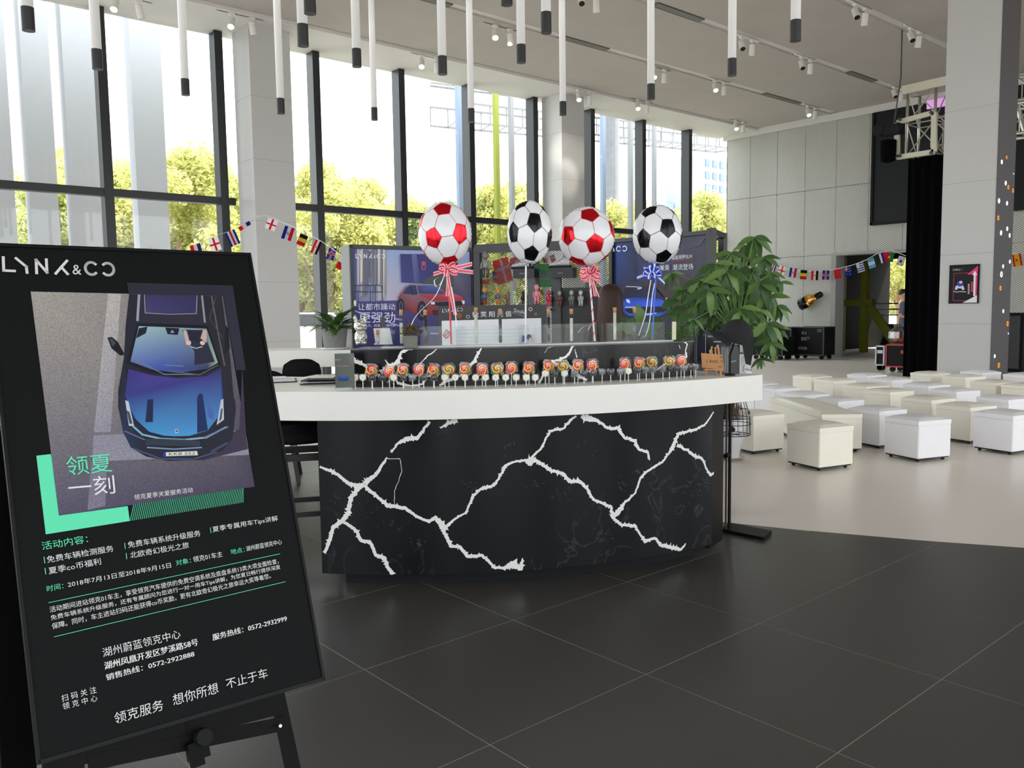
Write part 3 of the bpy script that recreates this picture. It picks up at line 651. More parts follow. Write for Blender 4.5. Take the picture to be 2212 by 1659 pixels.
for a in ((814, 712, 744, 'c', .5, 'short pale test tube in front of the white display stand'), (866, 669, 744, 'w', .62, 'corked test tube with white filling left of the dried potted plant'), (919, 669, 744, 'd', .72, 'corked test tube with black filling right of the dried plant'), (1030, 664, 742, 'w', .8, 'corked test tube with white filling, left of the white stick balloon'), (1083, 667, 741, 'g', .78, 'corked test tube with dark grey filling before the whiteboard'), (1189, 667, 739, 'd', .75, 'corked test tube with black filling, right of the whiteboard'),
          (1239, 667, 738, 'w', .72, 'corked test tube with white filling in front of the black backdrop'), (1334, 664, 735, 'w', .84, 'corked test tube with white filling beside the long brown hair'), (1377, 664, 733, 'g', .3, 'nearly clear corked test tube in front of broad green leaves')): tube_at(*a)
# ================================================================== POSTER ON EASEL
BO = Vector((.3445, 1.9552, .4966)); BX = Vector((.99863, -.0516, -.008)).normalized(); BY = Vector((.0256, .3496, .9366)); BY = (BY-BX*BY.dot(BX)).normalized(); BN = BX.cross(BY)
BW, BH = .66, 1.2022
# the poster board, one thing: backing, frame, printed layers
pbd = thing('poster_board', 'tall black event poster board with a blue car picture leaning on an easel', 'poster', tuple(BO))
def bb(u0, u1, v0, v1, h0, h1, name, m, parent, bevel=0):
    b = MB(); b.obox(BO+BX*(u0+u1)/2+BY*(v0+v1)/2+BN*(h0+h1)/2, BX*(u1-u0)/2, BY*(v1-v0)/2, BN*(h1-h0)/2); return b.build(name, m, parent, bevel=bevel)
PBK = mat('poster_black', (14, 15, 16), .6, var=.03, spec=.12)
bb(0, BW, 0, BH, -.012, 0, 'backing_board', PBK, pbd)
for a in ((0, BW, 0, .009), (0, BW, BH-.009, BH), (0, .007, 0, BH), (BW-.007, BW, 0, BH)): bb(a[0], a[1], a[2], a[3], -.014, .004, 'frame_edge', BLKS, pbd)
def C1p(x, y): return S_.px(x/2.765, 500+y/2.765)
def C2p(x, y): return S_.px(x/2.865, 1080+y/2.865)
def q1(*p): return [C1p(*a) for a in p]
def q2(*p): return [C2p(*a) for a in p]
S_ = Sheet(BO, BX, BY, .0006, .00012); GRN = (98, 226, 178)
S_.poly(q1((217, 1340), (303, 1330), (345, 1500))+[S_.px(127, 1114), S_.px(275.7, 1093.3), S_.px(280.3, 1125.4), S_.px(98.8, 1154.3)], GRN)
hl = []
A, B, Cc, D_ = [Vector(S_.px(*p)) for p in ((278, 1088), (526, 1054), (528, 1085), (280.3, 1125.4))]
n_ = 62
for k in range(n_):
    t0 = k/n_; w_ = .38/n_; sh = .04
    lo = lambda t: D_+(Cc-D_)*min(1, max(0, t)); hi = lambda t: A+(B-A)*min(1, max(0, t))
    hl.append([tuple(lo(t0)), tuple(lo(t0+w_)), tuple(hi(t0+w_+sh)), tuple(hi(t0+sh))])
S_.polys(hl, (80, 190, 150)); S_.build('green_band_print', pbd)
S_ = Sheet(BO, BX, BY, .0012, .00006)
ph = q1((183, 360), (1330, 385), (1520, 1525)); ph = [ph[0], ph[1], ph[2], S_.px(127, 1114)]
S_.poly(ph, [(160, 154, 148), (104, 100, 108), (66, 60, 82), (84, 79, 102)])
S_.poly(q1((645, 372), (722, 375), (660, 1200), (560, 1200)), [(182, 176, 170), (176, 170, 166), (140, 137, 152), (146, 143, 158)])
S_.poly(q1((558, 1218), (1465, 1188), (1487, 1335), (550, 1375)), (138, 136, 152))
S_.poly(q1((545, 1375), (640, 1372), (628, 1640))+[S_.px(189, 1102)], (122, 118, 138))
S_.build('asphalt_print', pbd, PRINTG)
S_ = Sheet(BO, BX, BY, .0017, .00003)
CAR = [(770, 377), (1325, 386), (1350, 600), (1388, 850), (1408, 1060), (1390, 1230), (1330, 1310), (1200, 1365), (1000, 1372), (870, 1345), (780, 1290), (735, 1200), (705, 1050), (705, 950), (740, 750), (750, 560)]
S_.poly(q1((1290, 1250), (1430, 1180), (1445, 800), (1470, 1240), (1480, 1300), (1200, 1372)), (58, 52, 72))
S_.poly(q1(*CAR), [(40, 38, 48)]*4+[(34, 36, 50)]*6+[(40, 50, 80)]*2+[(34, 36, 50)]*4)
S_.poly(q1((840, 378), (1195, 384), (1232, 560), (812, 545)), (44, 42, 58)); S_.poly(q1((872, 380), (1172, 384), (1178, 488), (868, 488)), [(56, 54, 96), (48, 46, 84), (52, 50, 92), (66, 62, 108)])
for st, wd, c in (([(862, 378), (866, 488), (1010, 496), (1172, 492), (1176, 384)], 5, (150, 148, 160)), ([(830, 378), (820, 530)], 15, (152, 152, 170)), ([(1205, 384), (1222, 540)], 13, (140, 140, 156)), ([(1262, 384), (1300, 600), (1340, 800)], 9, (98, 92, 92)), ([(1325, 388), (1372, 700), (1398, 1000)], 5, (96, 96, 108)), ([(1290, 390), (1250, 520), (1330, 640)], 6, (74, 66, 66))):
    S_.stroke(q1(*st), wd/2.765*.00075*1.5, c)
S_.poly(q1((640, 635), (668, 632), (703, 662), (745, 738), (718, 742), (665, 700)), (22, 24, 34)); S_.poly(q1((652, 642), (668, 642), (690, 668), (672, 690)), (66, 70, 84))
S_.poly(q1((1345, 560), (1362, 580), (1372, 700), (1340, 740)), (26, 26, 34))
S_.poly(q1((820, 552), (1238, 562), (1318, 800), (1250, 840), (1060, 868), (880, 842), (752, 785)), (20, 22, 30))
S_.poly(q1((828, 567), (1232, 582), (1300, 785), (1240, 822), (1060, 846), (905, 826), (778, 778)), [(150, 180, 186), (120, 140, 150), (150, 176, 140), (50, 60, 92), (72, 90, 160), (64, 84, 164), (96, 118, 176)])
S_.poly(q1((1085, 590), (1210, 590), (1282, 780), (1160, 800), (1160, 720)), (42, 42, 62)); S_.poly(q1((828, 580), (880, 570), (870, 610), (812, 640)), (30, 34, 50))
S_.poly(q1((1092, 588), (1128, 600), (1140, 660), (1112, 680)), (192, 164, 158)); S_.poly(q1((1212, 588), (1234, 592), (1232, 668), (1196, 640)), (192, 166, 158)); S_.poly(q1((1112, 588), (1206, 592), (1180, 660), (1130, 655)), (34, 36, 60))
S_.disc(C1p(1125, 668), .0065, .006, (214, 184, 170)); S_.disc(C1p(1208, 668), .0065, .006, (214, 184, 170)); S_.stroke(q1((1138, 690), (1170, 700), (1205, 690)), .003, (156, 176, 172)); S_.stroke(q1((1135, 600), (1185, 660)), .005, (30, 32, 44)); S_.stroke(q1((1190, 600), (1140, 650)), .004, (30, 32, 44))
S_.poly(q1((985, 575), (1070, 580), (1060, 620), (1000, 615)), (26, 30, 44)); S_.poly(q1((1015, 606), (1028, 590), (1040, 607)), (150, 160, 190))
S_.stroke(q1((790, 760), (980, 855), (1170, 855)), .0026, (120, 122, 140)); S_.stroke(q1((1000, 835), (1190, 858), (1300, 800)), .0024, (96, 98, 120)); S_.stroke(q1((985, 800), (1090, 806)), .0022, (110, 130, 170))
S_.poly(q1((765, 822), (900, 860), (1060, 878), (1230, 866), (1318, 818), (1332, 985), (1308, 1100), (1240, 1190), (1130, 1222), (1000, 1226), (890, 1198), (805, 1120), (745, 985)),
        [(60, 50, 118), (70, 60, 140), (66, 58, 136), (60, 52, 124), (52, 44, 104), (44, 48, 120), (70, 120, 180), (60, 130, 190), (70, 150, 205), (70, 150, 205), (66, 140, 196), (60, 110, 176), (54, 60, 130)])
S_.poly(q1((880, 1005), (914, 1003), (912, 1140), (866, 1140)), (32, 36, 76)); S_.poly(q1((1175, 995), (1190, 968), (1208, 972), (1240, 1188), (1176, 1205)), (30, 44, 88)); S_.poly(q1((1236, 1030), (1270, 1070), (1276, 1130), (1240, 1110)), (70, 100, 170))
S_.poly(q1((746, 1010), (766, 1016), (800, 1166), (768, 1162)), (186, 192, 204)); S_.poly(q1((1318, 1008), (1332, 1000), (1336, 1125), (1292, 1158)), (186, 192, 204)); S_.poly(q1((754, 1070), (772, 1080), (790, 1150), (772, 1150)), (70, 76, 96)); S_.poly(q1((1318, 1060), (1328, 1060), (1322, 1120), (1306, 1140)), (70, 76, 96))
S_.stroke(q1((798, 1170), (850, 1215), (960, 1240), (1100, 1246), (1230, 1232), (1345, 1172)), .0048, (128, 170, 200)); S_.stroke(q1((790, 1100), (860, 1190), (960, 1222), (1060, 1228)), .0018, (30, 40, 80))
S_.poly(q1((862, 1236), (1200, 1250), (1190, 1288), (890, 1280)), (16, 17, 24))
for k in range(5): S_.stroke(q1((870, 1243+k*8), (1192, 1255+k*7)), .0011, (88, 96, 116))
S_.stroke(q1((880, 1292), (1040, 1302), (1200, 1292)), .0032, (120, 150, 190)); S_.stroke(q1((1220, 1232), (1356, 1170)), .004, (110, 120, 160)); S_.stroke(q1((745, 1195), (860, 1245)), .0034, (96, 104, 140)); S_.stroke(q1((1262, 1315), (1350, 1268)), .006, (64, 70, 100))
S_.stroke(q1((800, 1300), (960, 1360), (1150, 1362), (1290, 1320)), .004, (66, 76, 112)); S_.poly(q1((985, 1321), (1175, 1313), (1180, 1338), (972, 1345)), (214, 216, 206)); S_.poly(q1((972, 1322), (988, 1321), (990, 1344), (968, 1345)), (40, 44, 150))
S_.text('KKB 552', C1p(1006, 1340), C1p(1162, 1334), C1p(1008, 1323), (40, 40, 44)); S_.poly(q1((1042, 1184), (1062, 1184), (1064, 1206), (1044, 1206)), (190, 190, 200)); S_.poly(q1((1046, 1188), (1058, 1188), (1059, 1200), (1048, 1200)), (60, 60, 80))
S_.build('car_print', pbd)
# navy frame overlay drawn around the upper right of the picture
S_ = Sheet(BO, BX, BY, .0029, .0001); NV = (40, 41, 54)
S_.poly(q1((755, 308), (1388, 325), (1330, 386), (768, 377)), NV); S_.poly(q1((1388, 325), (1466, 830), (1408, 830), (1330, 386)), (42, 43, 58)); S_.build('navy_frame_print', pbd)
S_ = Sheet(BO, BX, BY, .0033, .00006); WT = (226, 228, 228)
S_.logo(C1p(15, 243), C1p(683, 270), C1p(12, 158), (208, 208, 208))
S_.text('领夏', C1p(403, 1462), C1p(672, 1436), C1p(388, 1348), GRN, .004); S_.text('一刻', C1p(412, 1592), C1p(688, 1566), C1p(402, 1478), WT, .004)
S_.text('领克夏季关爱服务活动', C1p(800, 1606), C1p(1150, 1560), C1p(798, 1574), WT)
for t, a, b_, c, colr, bo in (('活动内容：', (262, 312), (545, 265), (252, 262), GRN, .006), ('免费车辆检测服务', (292, 392), (703, 320), (284, 350), WT, .006), ('夏季co币福利', (302, 462), (625, 400), (295, 420), WT, .006),
    ('免费车辆系统升级服务', (792, 300), (1240, 225), (786, 260), WT, .006), ('北欧奇幻极光之旅', (805, 364), (1168, 298), (800, 324), WT, .006), ('夏季专属用车Tips讲解', (1315, 207), (1718, 135), (1309, 167), WT, .006),
    ('时间：', (290, 570), (392, 550), (285, 533), GRN, .006), ('2018年7月13日至2018年9月15日', (420, 543), (1057, 420), (415, 508), WT, .004), ('对象：', (1088, 408), (1180, 391), (1083, 374), GRN, .006), ('领克01车主', (1195, 388), (1375, 353), (1189, 352), WT, .004),
    ('地点：', (1427, 340), (1512, 324), (1421, 308), GRN, .004), ('湖州蔚蓝领克中心', (1522, 320), (1742, 275), (1517, 288), WT, 0),
    ('活动期间进站领克01车主，享受领克汽车提供的免费空调系统及底盘系统13类大项全面检查，', (308, 700), (1722, 395), (302, 662), WT, .004), ('免费车辆系统升级服务，还有专属顾问为您进行一对一用车Tips讲解，为您夏日畅行提供深度', (315, 752), (1733, 432), (309, 715), WT, .004), ('保障。同时，车主进站扫码还能获得co币奖励，更有北欧奇幻极光之旅幸运大奖等着您。', (322, 803), (1674, 486), (316, 765), WT, .004),
    ('湖州蔚蓝领克中心', (637, 975), (1117, 855), (627, 918), WT, .004), ('湖州凤凰开发区梦溪路58号', (645, 1052), (1222, 900), (639, 1005), WT, .014), ('销售热线：0572-2922888', (655, 1120), (1200, 970), (650, 1080), WT, .014), ('服务热线：0572-2932999', (1313, 872), (1772, 752), (1308, 832), WT, .014),
    ('扫 码 关 注', (382, 1250), (597, 1193), (375, 1208), WT, .004), ('领 克 中 心', (388, 1300), (602, 1244), (382, 1258), WT, .004), ('领克服务', (708, 1390), (1010, 1300), (701, 1318), WT, .006), ('想你所想', (1070, 1275), (1350, 1195), (1061, 1205), WT, .006), ('不止于车', (1400, 1172), (1655, 1100), (1390, 1108), WT, .006)):
    S_.text(t, C2p(*a), C2p(*b_), C2p(*c), colr, bo)
for a, b_, wd in (((300, 637), (1728, 335), .0012), ((332, 848), (1762, 507), .0012), ((270, 355), (275, 392), .0016), ((276, 425), (281, 460), .0016), ((768, 270), (772, 303), .0016), ((777, 333), (781, 366), .0016), ((1297, 175), (1301, 206), .0016)):
    S_.stroke(q2(a, b_), wd, GRN)
S_.build('lettering', pbd)
# easel
es = thing('easel', 'black metal easel with crossbars carrying the tall event poster', 'easel', (BO.x+.3, BO.y+.2, 0))
def bp(px, py, h=-.03): 
    S0 = Sheet(BO+BN*h, BX, BY); u, v = S0.px(px, py); return BO+BX*u+BY*v+BN*h
def foot(px, py, h=-.03):   # follow the easel plane down to the floor along the board slope
    p = bp(px, py, h); q = bp(px+ (45*.0), py, h); return p-BY*(p.z/BY.z)
EM = mat('easel_black', (9, 9, 10), .55, spec=.12)
LGR = (Vector(bp(630, 1659))-Vector(bp(596, 1500))); LGR = LGR*(1/abs(LGR.z))
pR = bp(596, 1490, -.035); b = MB(); b.bar(pR+(-LGR)*.5*0-BY*0, pR+LGR*(pR.z), .034, .018, up=BN); b.build('leg', EM, es)
pt = bp(150, 1560, -.035); b = MB(); b.bar(pt, pt+Vector((-LGR.x*.6, LGR.y, -1))*pt.z, .034, .018, up=BN); b.build('leg', EM, es)
b = MB(); b.bar(bp(345, 1230, -.03), bp(428, 1655, -.03), .03, .02, up=BN); b.build('centre_post', EM, es)
b = MB(); b.bar(bp(190, 1648, -.02), bp(618, 1562, -.02), .003, .034, up=BY); b.build('crossbar', EM, es)
b = MB(); b.bar(bp(90, 1648, -.022), bp(606, 1520, -.022), .004, .05, up=BY); b.build('crossbar', EM, es)
b = MB(); kp = bp(437, 1592, .004); b.tube([kp, kp+BN*.022], [.021, .019], 20); b.build('clamp_knob', BLK, es)
b = MB(); b.bar(bp(405, 1628, -.005), bp(448, 1612, -.005), .03, .04, up=BY); b.build('clamp_bracket', EM, es)
b = MB(); kp = bp(604, 1568, -.004); b.tube([kp, kp+BN*.006], [.0055, .004], 10); b.build('screw', STEEL, es)
tp = BO+BX*.33+BY*BH*.98-BN*.02; b = MB(); b.bar(tp, (tp.x, tp.y+.55, .0), .03, .03); b.build('rear_leg', EM, es)
t = thing('display_stand', 'black leaning upright of another stand behind the poster at the left edge', 'stand', (.2, 2.3, 0))
b = MB(); pa = bp(40, 1659, -.22); pb_ = bp(2, 1000, -.22); dv = (pb_-pa).normalized(); pa = pa-dv*(pa.z/dv.z); b.bar(pa, pa+dv*1.25, .07, .03, up=BN); b.build('upright', mat('stand_black', (7, 7, 8), .7, spec=.05), t)
b = MB(); b.box(pa.x-.2, pa.x+.12, pa.y-.02, pa.y+.3, 0, .02); b.build('foot_plate', BLK, t)

# ================================================================== PENDANT TUBES
TUBE = mat('pendant_tube_white', (226, 224, 222), .25, emit=.12, var=.01); CAPM = mat('pendant_cap_black', (30, 31, 33), .45)
def pendant_proto():
    t = thing('tube_pendant', '', 'pendant lamp', (0, 0, 0), 'black-tipped tube pendants under the ceiling')
    b = MB(); b.tube([(0, 0, .15), (0, 0, 4)], .038, 20); o = b.build('light_tube', TUBE, t, smooth=True, origin=(0, 0, 0))
    b = MB(); b.tube([(0, 0, 0), (0, 0, .155)], .041, 20); b.build('end_cap', CAPM, t, origin=(0, 0, 0), bevel=0); return t
pp = pendant_proto()
PT = [(62, 69, 26, 'at the far left'), (211, 152, 22, 'over the first window mullion'), (401, 208, 18, 'ending over the left trees'), (607, 248, 17, 'in front of the near pillar'), (655, 102, 24, 'just right of the near pillar'), (670, 32, 26, 'only its black tip showing right of the near pillar'), (771, 147, 20, 'left one of the pair over the red car light box'), (809, 262, 14, 'hanging low, right one of the pair over the red car light box'),
 (956, 163, 20, 'above the first red and white balloon'), (1018, 266, 15, 'lowest, ending on the mullion above the first red balloon'), (1095, 13, 25, 'only its tip showing at the top centre'), (1126, 138, 20, 'above the first black and white balloon'), (1180, 74, 23, 'short one left of the far pillar'), (1216, 251, 15, 'ending low in front of the far pillar'), (1406, 217, 17, 'above the second black and white balloon'), (1581, 166, 19, 'second from the right'), (1718, 91, 23, 'rightmost')]
for px, py, w_, lab in PT:
    D = .082*FPX/w_; p = dp(px, py-2, D); o = dup(pp, p, 0, 'white tube pendant, '+lab)
    for c in o.children:
        if c.name.startswith('light_tube'):
            me = c.data.copy(); c.data = me; L_ = ZC-p.z
            for v in me.vertices:
                if v.co.z > 1: v.co.z = L_
for c in list(pp.children): bpy.data.objects.remove(c)
bpy.data.objects.remove(pp)
# ================================================================== TRACK SPOTLIGHTS
SPW = mat('spot_white', (222, 220, 216), .4); LIT = mat('lamp_glow', (255, 248, 232), .3, emit=14)
def spot_pair(lit):
    t = thing('track_light', '', 'track light', (0, 0, 0), 'white twin track spotlights on the ceiling')
    b = MB(); b.box(-.42, .42, -.02, .02, 0, .03); b.build('track', SPW, t, origin=(0, 0, 0))
    for i, (x, d) in enumerate(((-.16, Vector((-.35, -.45, -.82))), (.2, Vector((.3, .25, -.92))))):
        d.normalize(); b = MB(); b.box(x-.05, x+.05, -.03, .03, -.035, 0); b.tube([(x, 0, -.03), (x, 0, -.10)], .012, 8); c = Vector((x, 0, -.13)); b.tube([c-d*.06, c+d*.15], [.052, .058], 16)
        o = b.build('spot_head', SPW, t, origin=(0, 0, 0))
        b = MB(); b.tube([c+d*.148, c+d*.153], .05, 16); b.build('lens', LIT if (lit and i == 0) else BLKG, o, origin=(0, 0, 0))
    return t
s1, s0 = spot_pair(True), spot_pair(False)
SPL = [(272, 4, 1, 'at the upper left corner of the windows'), (520, 42, 1, 'beside the top of the near pillar'), (1084, 74, 1, 'near the ceiling centre, left of the short pendant'), (925, 130, 1, 'above the red car light box'), (1260, 203, 1, 'at the top of the far pillar'), (1386, 228, 1, 'right of the far pillar'), (1422, 160, 1, 'behind the pendant over the second black balloon'), (1553, 188, 1, 'left of the second pendant from the right'),
 (1752, 242, 1, 'nearest the top of the mesh wall'), (1596, 272, 1, 'in the far corner above the last window'), (1612, 98, 0, 'right of the second pendant from the right'), (1740, 140, 0, 'below the rightmost pendant'), (1857, 30, 0, 'upper row, nearest the camera'), (1975, 80, 0, 'upper row, beside the right pillar'), (1938, 202, 0, 'by the truss chain hoist'), (1270, 0, 0, 'cut by the top edge of the picture')]
for px, py, l, lab in SPL:
    p = at(px, py, z=ZC-.13); dup(s1 if l else s0, (p.x, min(p.y, 14.9), ZC if p.y < 14.2 else ZS), 0, ('lit ' if l else 'unlit ')+'white twin spotlight '+lab)
for t in (s1, s0):
    for c in list(t.children):
        for g_ in list(c.children): bpy.data.objects.remove(g_)
        bpy.data.objects.remove(c)
    bpy.data.objects.remove(t)
def spot(px, py, tgt, e, sz=.5):
    p = at(px, py, z=ZC-.22); l = bpy.data.lights.new('lamp', 'SPOT'); l.energy = e; l.spot_size = sz; l.spot_blend = .8; l.shadow_soft_size = .05; l.color = (1, .93, .82)
    o = bpy.data.objects.new('lamp', l); col.objects.link(o); o.location = p+(Vector(tgt)-p).normalized()*.08; o.rotation_euler = (Vector(tgt)-p).to_track_quat('-Z', 'Y').to_euler()
spot(1084, 74, (14.6, 14.64, 5.2), 500, .22); spot(1422, 160, (14.5, 14.64, 4.6), 160, .3); spot(1975, 80, (14.34, 5.3, 6.0), 160, .5)
# ================================================================== OTTOMANS
def leather(name, c):
    return mat(name, c, .34, var=.05, scale=3, bump=.05, spec=.5)
LW = leather('white_leatherette', (243, 242, 246)); LC = leather('cream_leatherette', (243, 239, 226)); SEAM = mat('seam', (196, 194, 184), .6); FT = mat('foot_black', (20, 20, 20), .5)
def ottoman(m, L_=.40, Wd=.40):
    t = thing('ottoman', '', 'ottoman', (0, 0, 0))
    b = MB(); b.box(0, L_, 0, Wd, .035, .338); b.build('upholstered_body', m, t, origin=(0, 0, 0), bevel=.006)
    n = 6; b = MB(); vs = []; fs = []
    N = 8
    for i in range(N+1):
        for j in range(N+1):
            u, v = i/N, j/N; e = min(u, 1-u, v, 1-v); h = .385+.022*(1-(2*u-1)**4)*(1-(2*v-1)**4)-(.006 if e == 0 else 0)
            vs.append((.002*(1-2*u)*0+u*L_, v*Wd, h))
    for i in range(N):
        for j in range(N): fs.append((i*(N+1)+j, (i+1)*(N+1)+j, (i+1)*(N+1)+j+1, i*(N+1)+j+1))
    ring = [i*(N+1) for i in range(N+1)]+[N*(N+1)+j for j in range(1, N+1)]+[i*(N+1)+N for i in range(N-1, -1, -1)]+[j for j in range(N-1, 0, -1)]
    base = len(vs); vs += [(vs[k][0], vs[k][1], .338) for k in ring]; m_ = len(ring)
    for k in range(m_): fs.append((ring[(k+1) % m_], ring[k], base+k, base+(k+1) % m_))
    b.add(vs, fs); b.build('padded_lid', m, t, origin=(0, 0, 0), smooth=False)
    b = MB(); b.box(.012, L_-.012, .012, Wd-.012, .022, .036); b.build('base_board', FT, t, origin=(0, 0, 0))
    for x in (.045, L_-.045):
        for y in (.045, Wd-.045):
            b = MB(); b.lathe([(.013, 0), (.02, .023)], (x, y, 0), 8); b.build('foot', FT, t, origin=(0, 0, 0))
    return t
ow, oc = ottoman(LW), ottoman(LC)
OT = [('c', 1771, 921, 'cream', 'front row, nearest and leftmost'), ('w', 1985, 906, 'white', 'front row, middle one'), ('w', 2189, 894, 'white', 'front row, cut by the right picture edge'), ('c', 1626.8, 895, 'cream', 'behind the wire cage stand by the counter end'), ('w', 1899.7, 885, 'white', 'directly behind the front white one'), ('w', 1811, 864, 'white', 'just behind the near end of the long bench'),
 ('w', 1735.6, 851, 'white', 'behind the middle of the long bench'), ('w', 1675, 837.5, 'white', 'beside the far end of the long bench'), ('w', 1630, 828, 'white', 'half hidden by the counter top end'), ('c', 1754, 812, 'cream', 'farthest left in the back row'), ('c', 1800.7, 820, 'cream', 'second from the left in the back row'), ('w', 1872, 809, 'white', 'in the back row below the red-edged case'), ('w', 1926, 818.5, 'white', 'in front of the black column base'),
 ('c', 1870.6, 832.7, 'cream', 'left of a cream pair in the middle rows'), ('c', 1922.8, 844, 'cream', 'right of a cream pair in the middle rows'), ('c', 2012, 805.6, 'cream', 'at the left foot of the right pillar'), ('c', 2085.6, 812.4, 'cream', 'with a bright highlight, below the pillar poster'), ('w', 2135, 800, 'white', 'with a patch of light, at the right pillar foot'), ('c', 2152, 824.6, 'cream', 'in the right rear rows below the dotted pillar side'),
 ('w', 2005.6, 830.7, 'white', 'left of a white pair in the middle rows'), ('w', 2066, 843, 'white', 'right of a white pair in the middle rows'), ('c', 2012.4, 861, 'cream', 'behind and right of the front white one'), ('c', 2096.5, 876.8, 'cream', 'between the two front white ones'), ('w', 2178.5, 860, 'white', 'third row, at the right edge'), ('c', 2225, 832, 'cream', 'cut by the right edge, rear rows'), ('w', 2232, 806, 'white', 'barely showing at the right edge, farthest row')]
RZ = math.radians(-17)
for k, px, py, cn, lab in OT:
    p = at(px, py, z=.40); p.x -= .30*(px in (2135, 2232)); p.y -= .03*(px in (2135, 2232)); dup(oc if k == 'c' else ow, (p.x, p.y, 0), RZ+random.uniform(-.05, .05), cn+' leatherette cube ottoman, '+lab, 'cube ottomans set out in rows')
bn = ottoman(LC, .40, 1.62); p = at(1775.6, 891, z=.40); q = at(1655, 852, z=.40); bn.location = (p.x, p.y, 0); d = Vector((q.x-p.x, q.y-p.y, 0)); bn.rotation_euler = (0, 0, math.atan2(d.y, d.x)-PI/2)
bn.name = 'bench'; tag(bn, 'long low cream leatherette bench beside the rows of cube ottomans', 'bench')
for t in (ow, oc):
    for c in list(t.children): bpy.data.objects.remove(c)
    bpy.data.objects.remove(t)
# ================================================================== SOCCER BALLOONS
def ti_dirs():
    ph = (1+5**.5)/2; ic = []
    for a in (-1, 1):
        for b in (-1, 1): ic += [(0, a, b*ph), (a, b*ph, 0), (b*ph, 0, a)]
    ic = [np.array(v)/np.linalg.norm(v) for v in ic]; fc = []
    for i in range(12):
        for j in range(i+1, 12):
            for k in range(j+1, 12):
                if ic[i]@ic[j] > .4 and ic[j]@ic[k] > .4 and ic[i]@ic[k] > .4: c = ic[i]+ic[j]+ic[k]; fc.append(c/np.linalg.norm(c))
    return np.array(ic), np.array(fc)
IC, FC = ti_dirs()
FOILW = mat('foil_white', (228, 228, 232), .3, .0, spec=.6, coat=.3, bump=.12, scale=14); 
def foil(n, c): return mat(n, c, .16, .75, bump=.25, scale=12, var=.15)
FOILR = foil('foil_red', (214, 24, 36)); FOILK = foil('foil_black', (30, 30, 32)); LNR = mat('line_red', (176, 30, 44), .4); LNK = mat('line_black', (26, 26, 28), .4)
bmx = bmesh.new(); bmesh.ops.create_icosphere(bmx, subdivisions=7, radius=1); ICO_V = np.array([v.co[:] for v in bmx.verts]); ICO_F = np.array([[v.index for v in f.verts] for f in bmx.faces]); bmx.free()
FCEN = ICO_V[ICO_F].mean(1); FCEN /= np.linalg.norm(FCEN, axis=1)[:, None]
ap = np.arccos(np.clip(FCEN@IC.T, -1, 1)); af = np.arccos(np.clip(FCEN@FC.T, -1, 1))
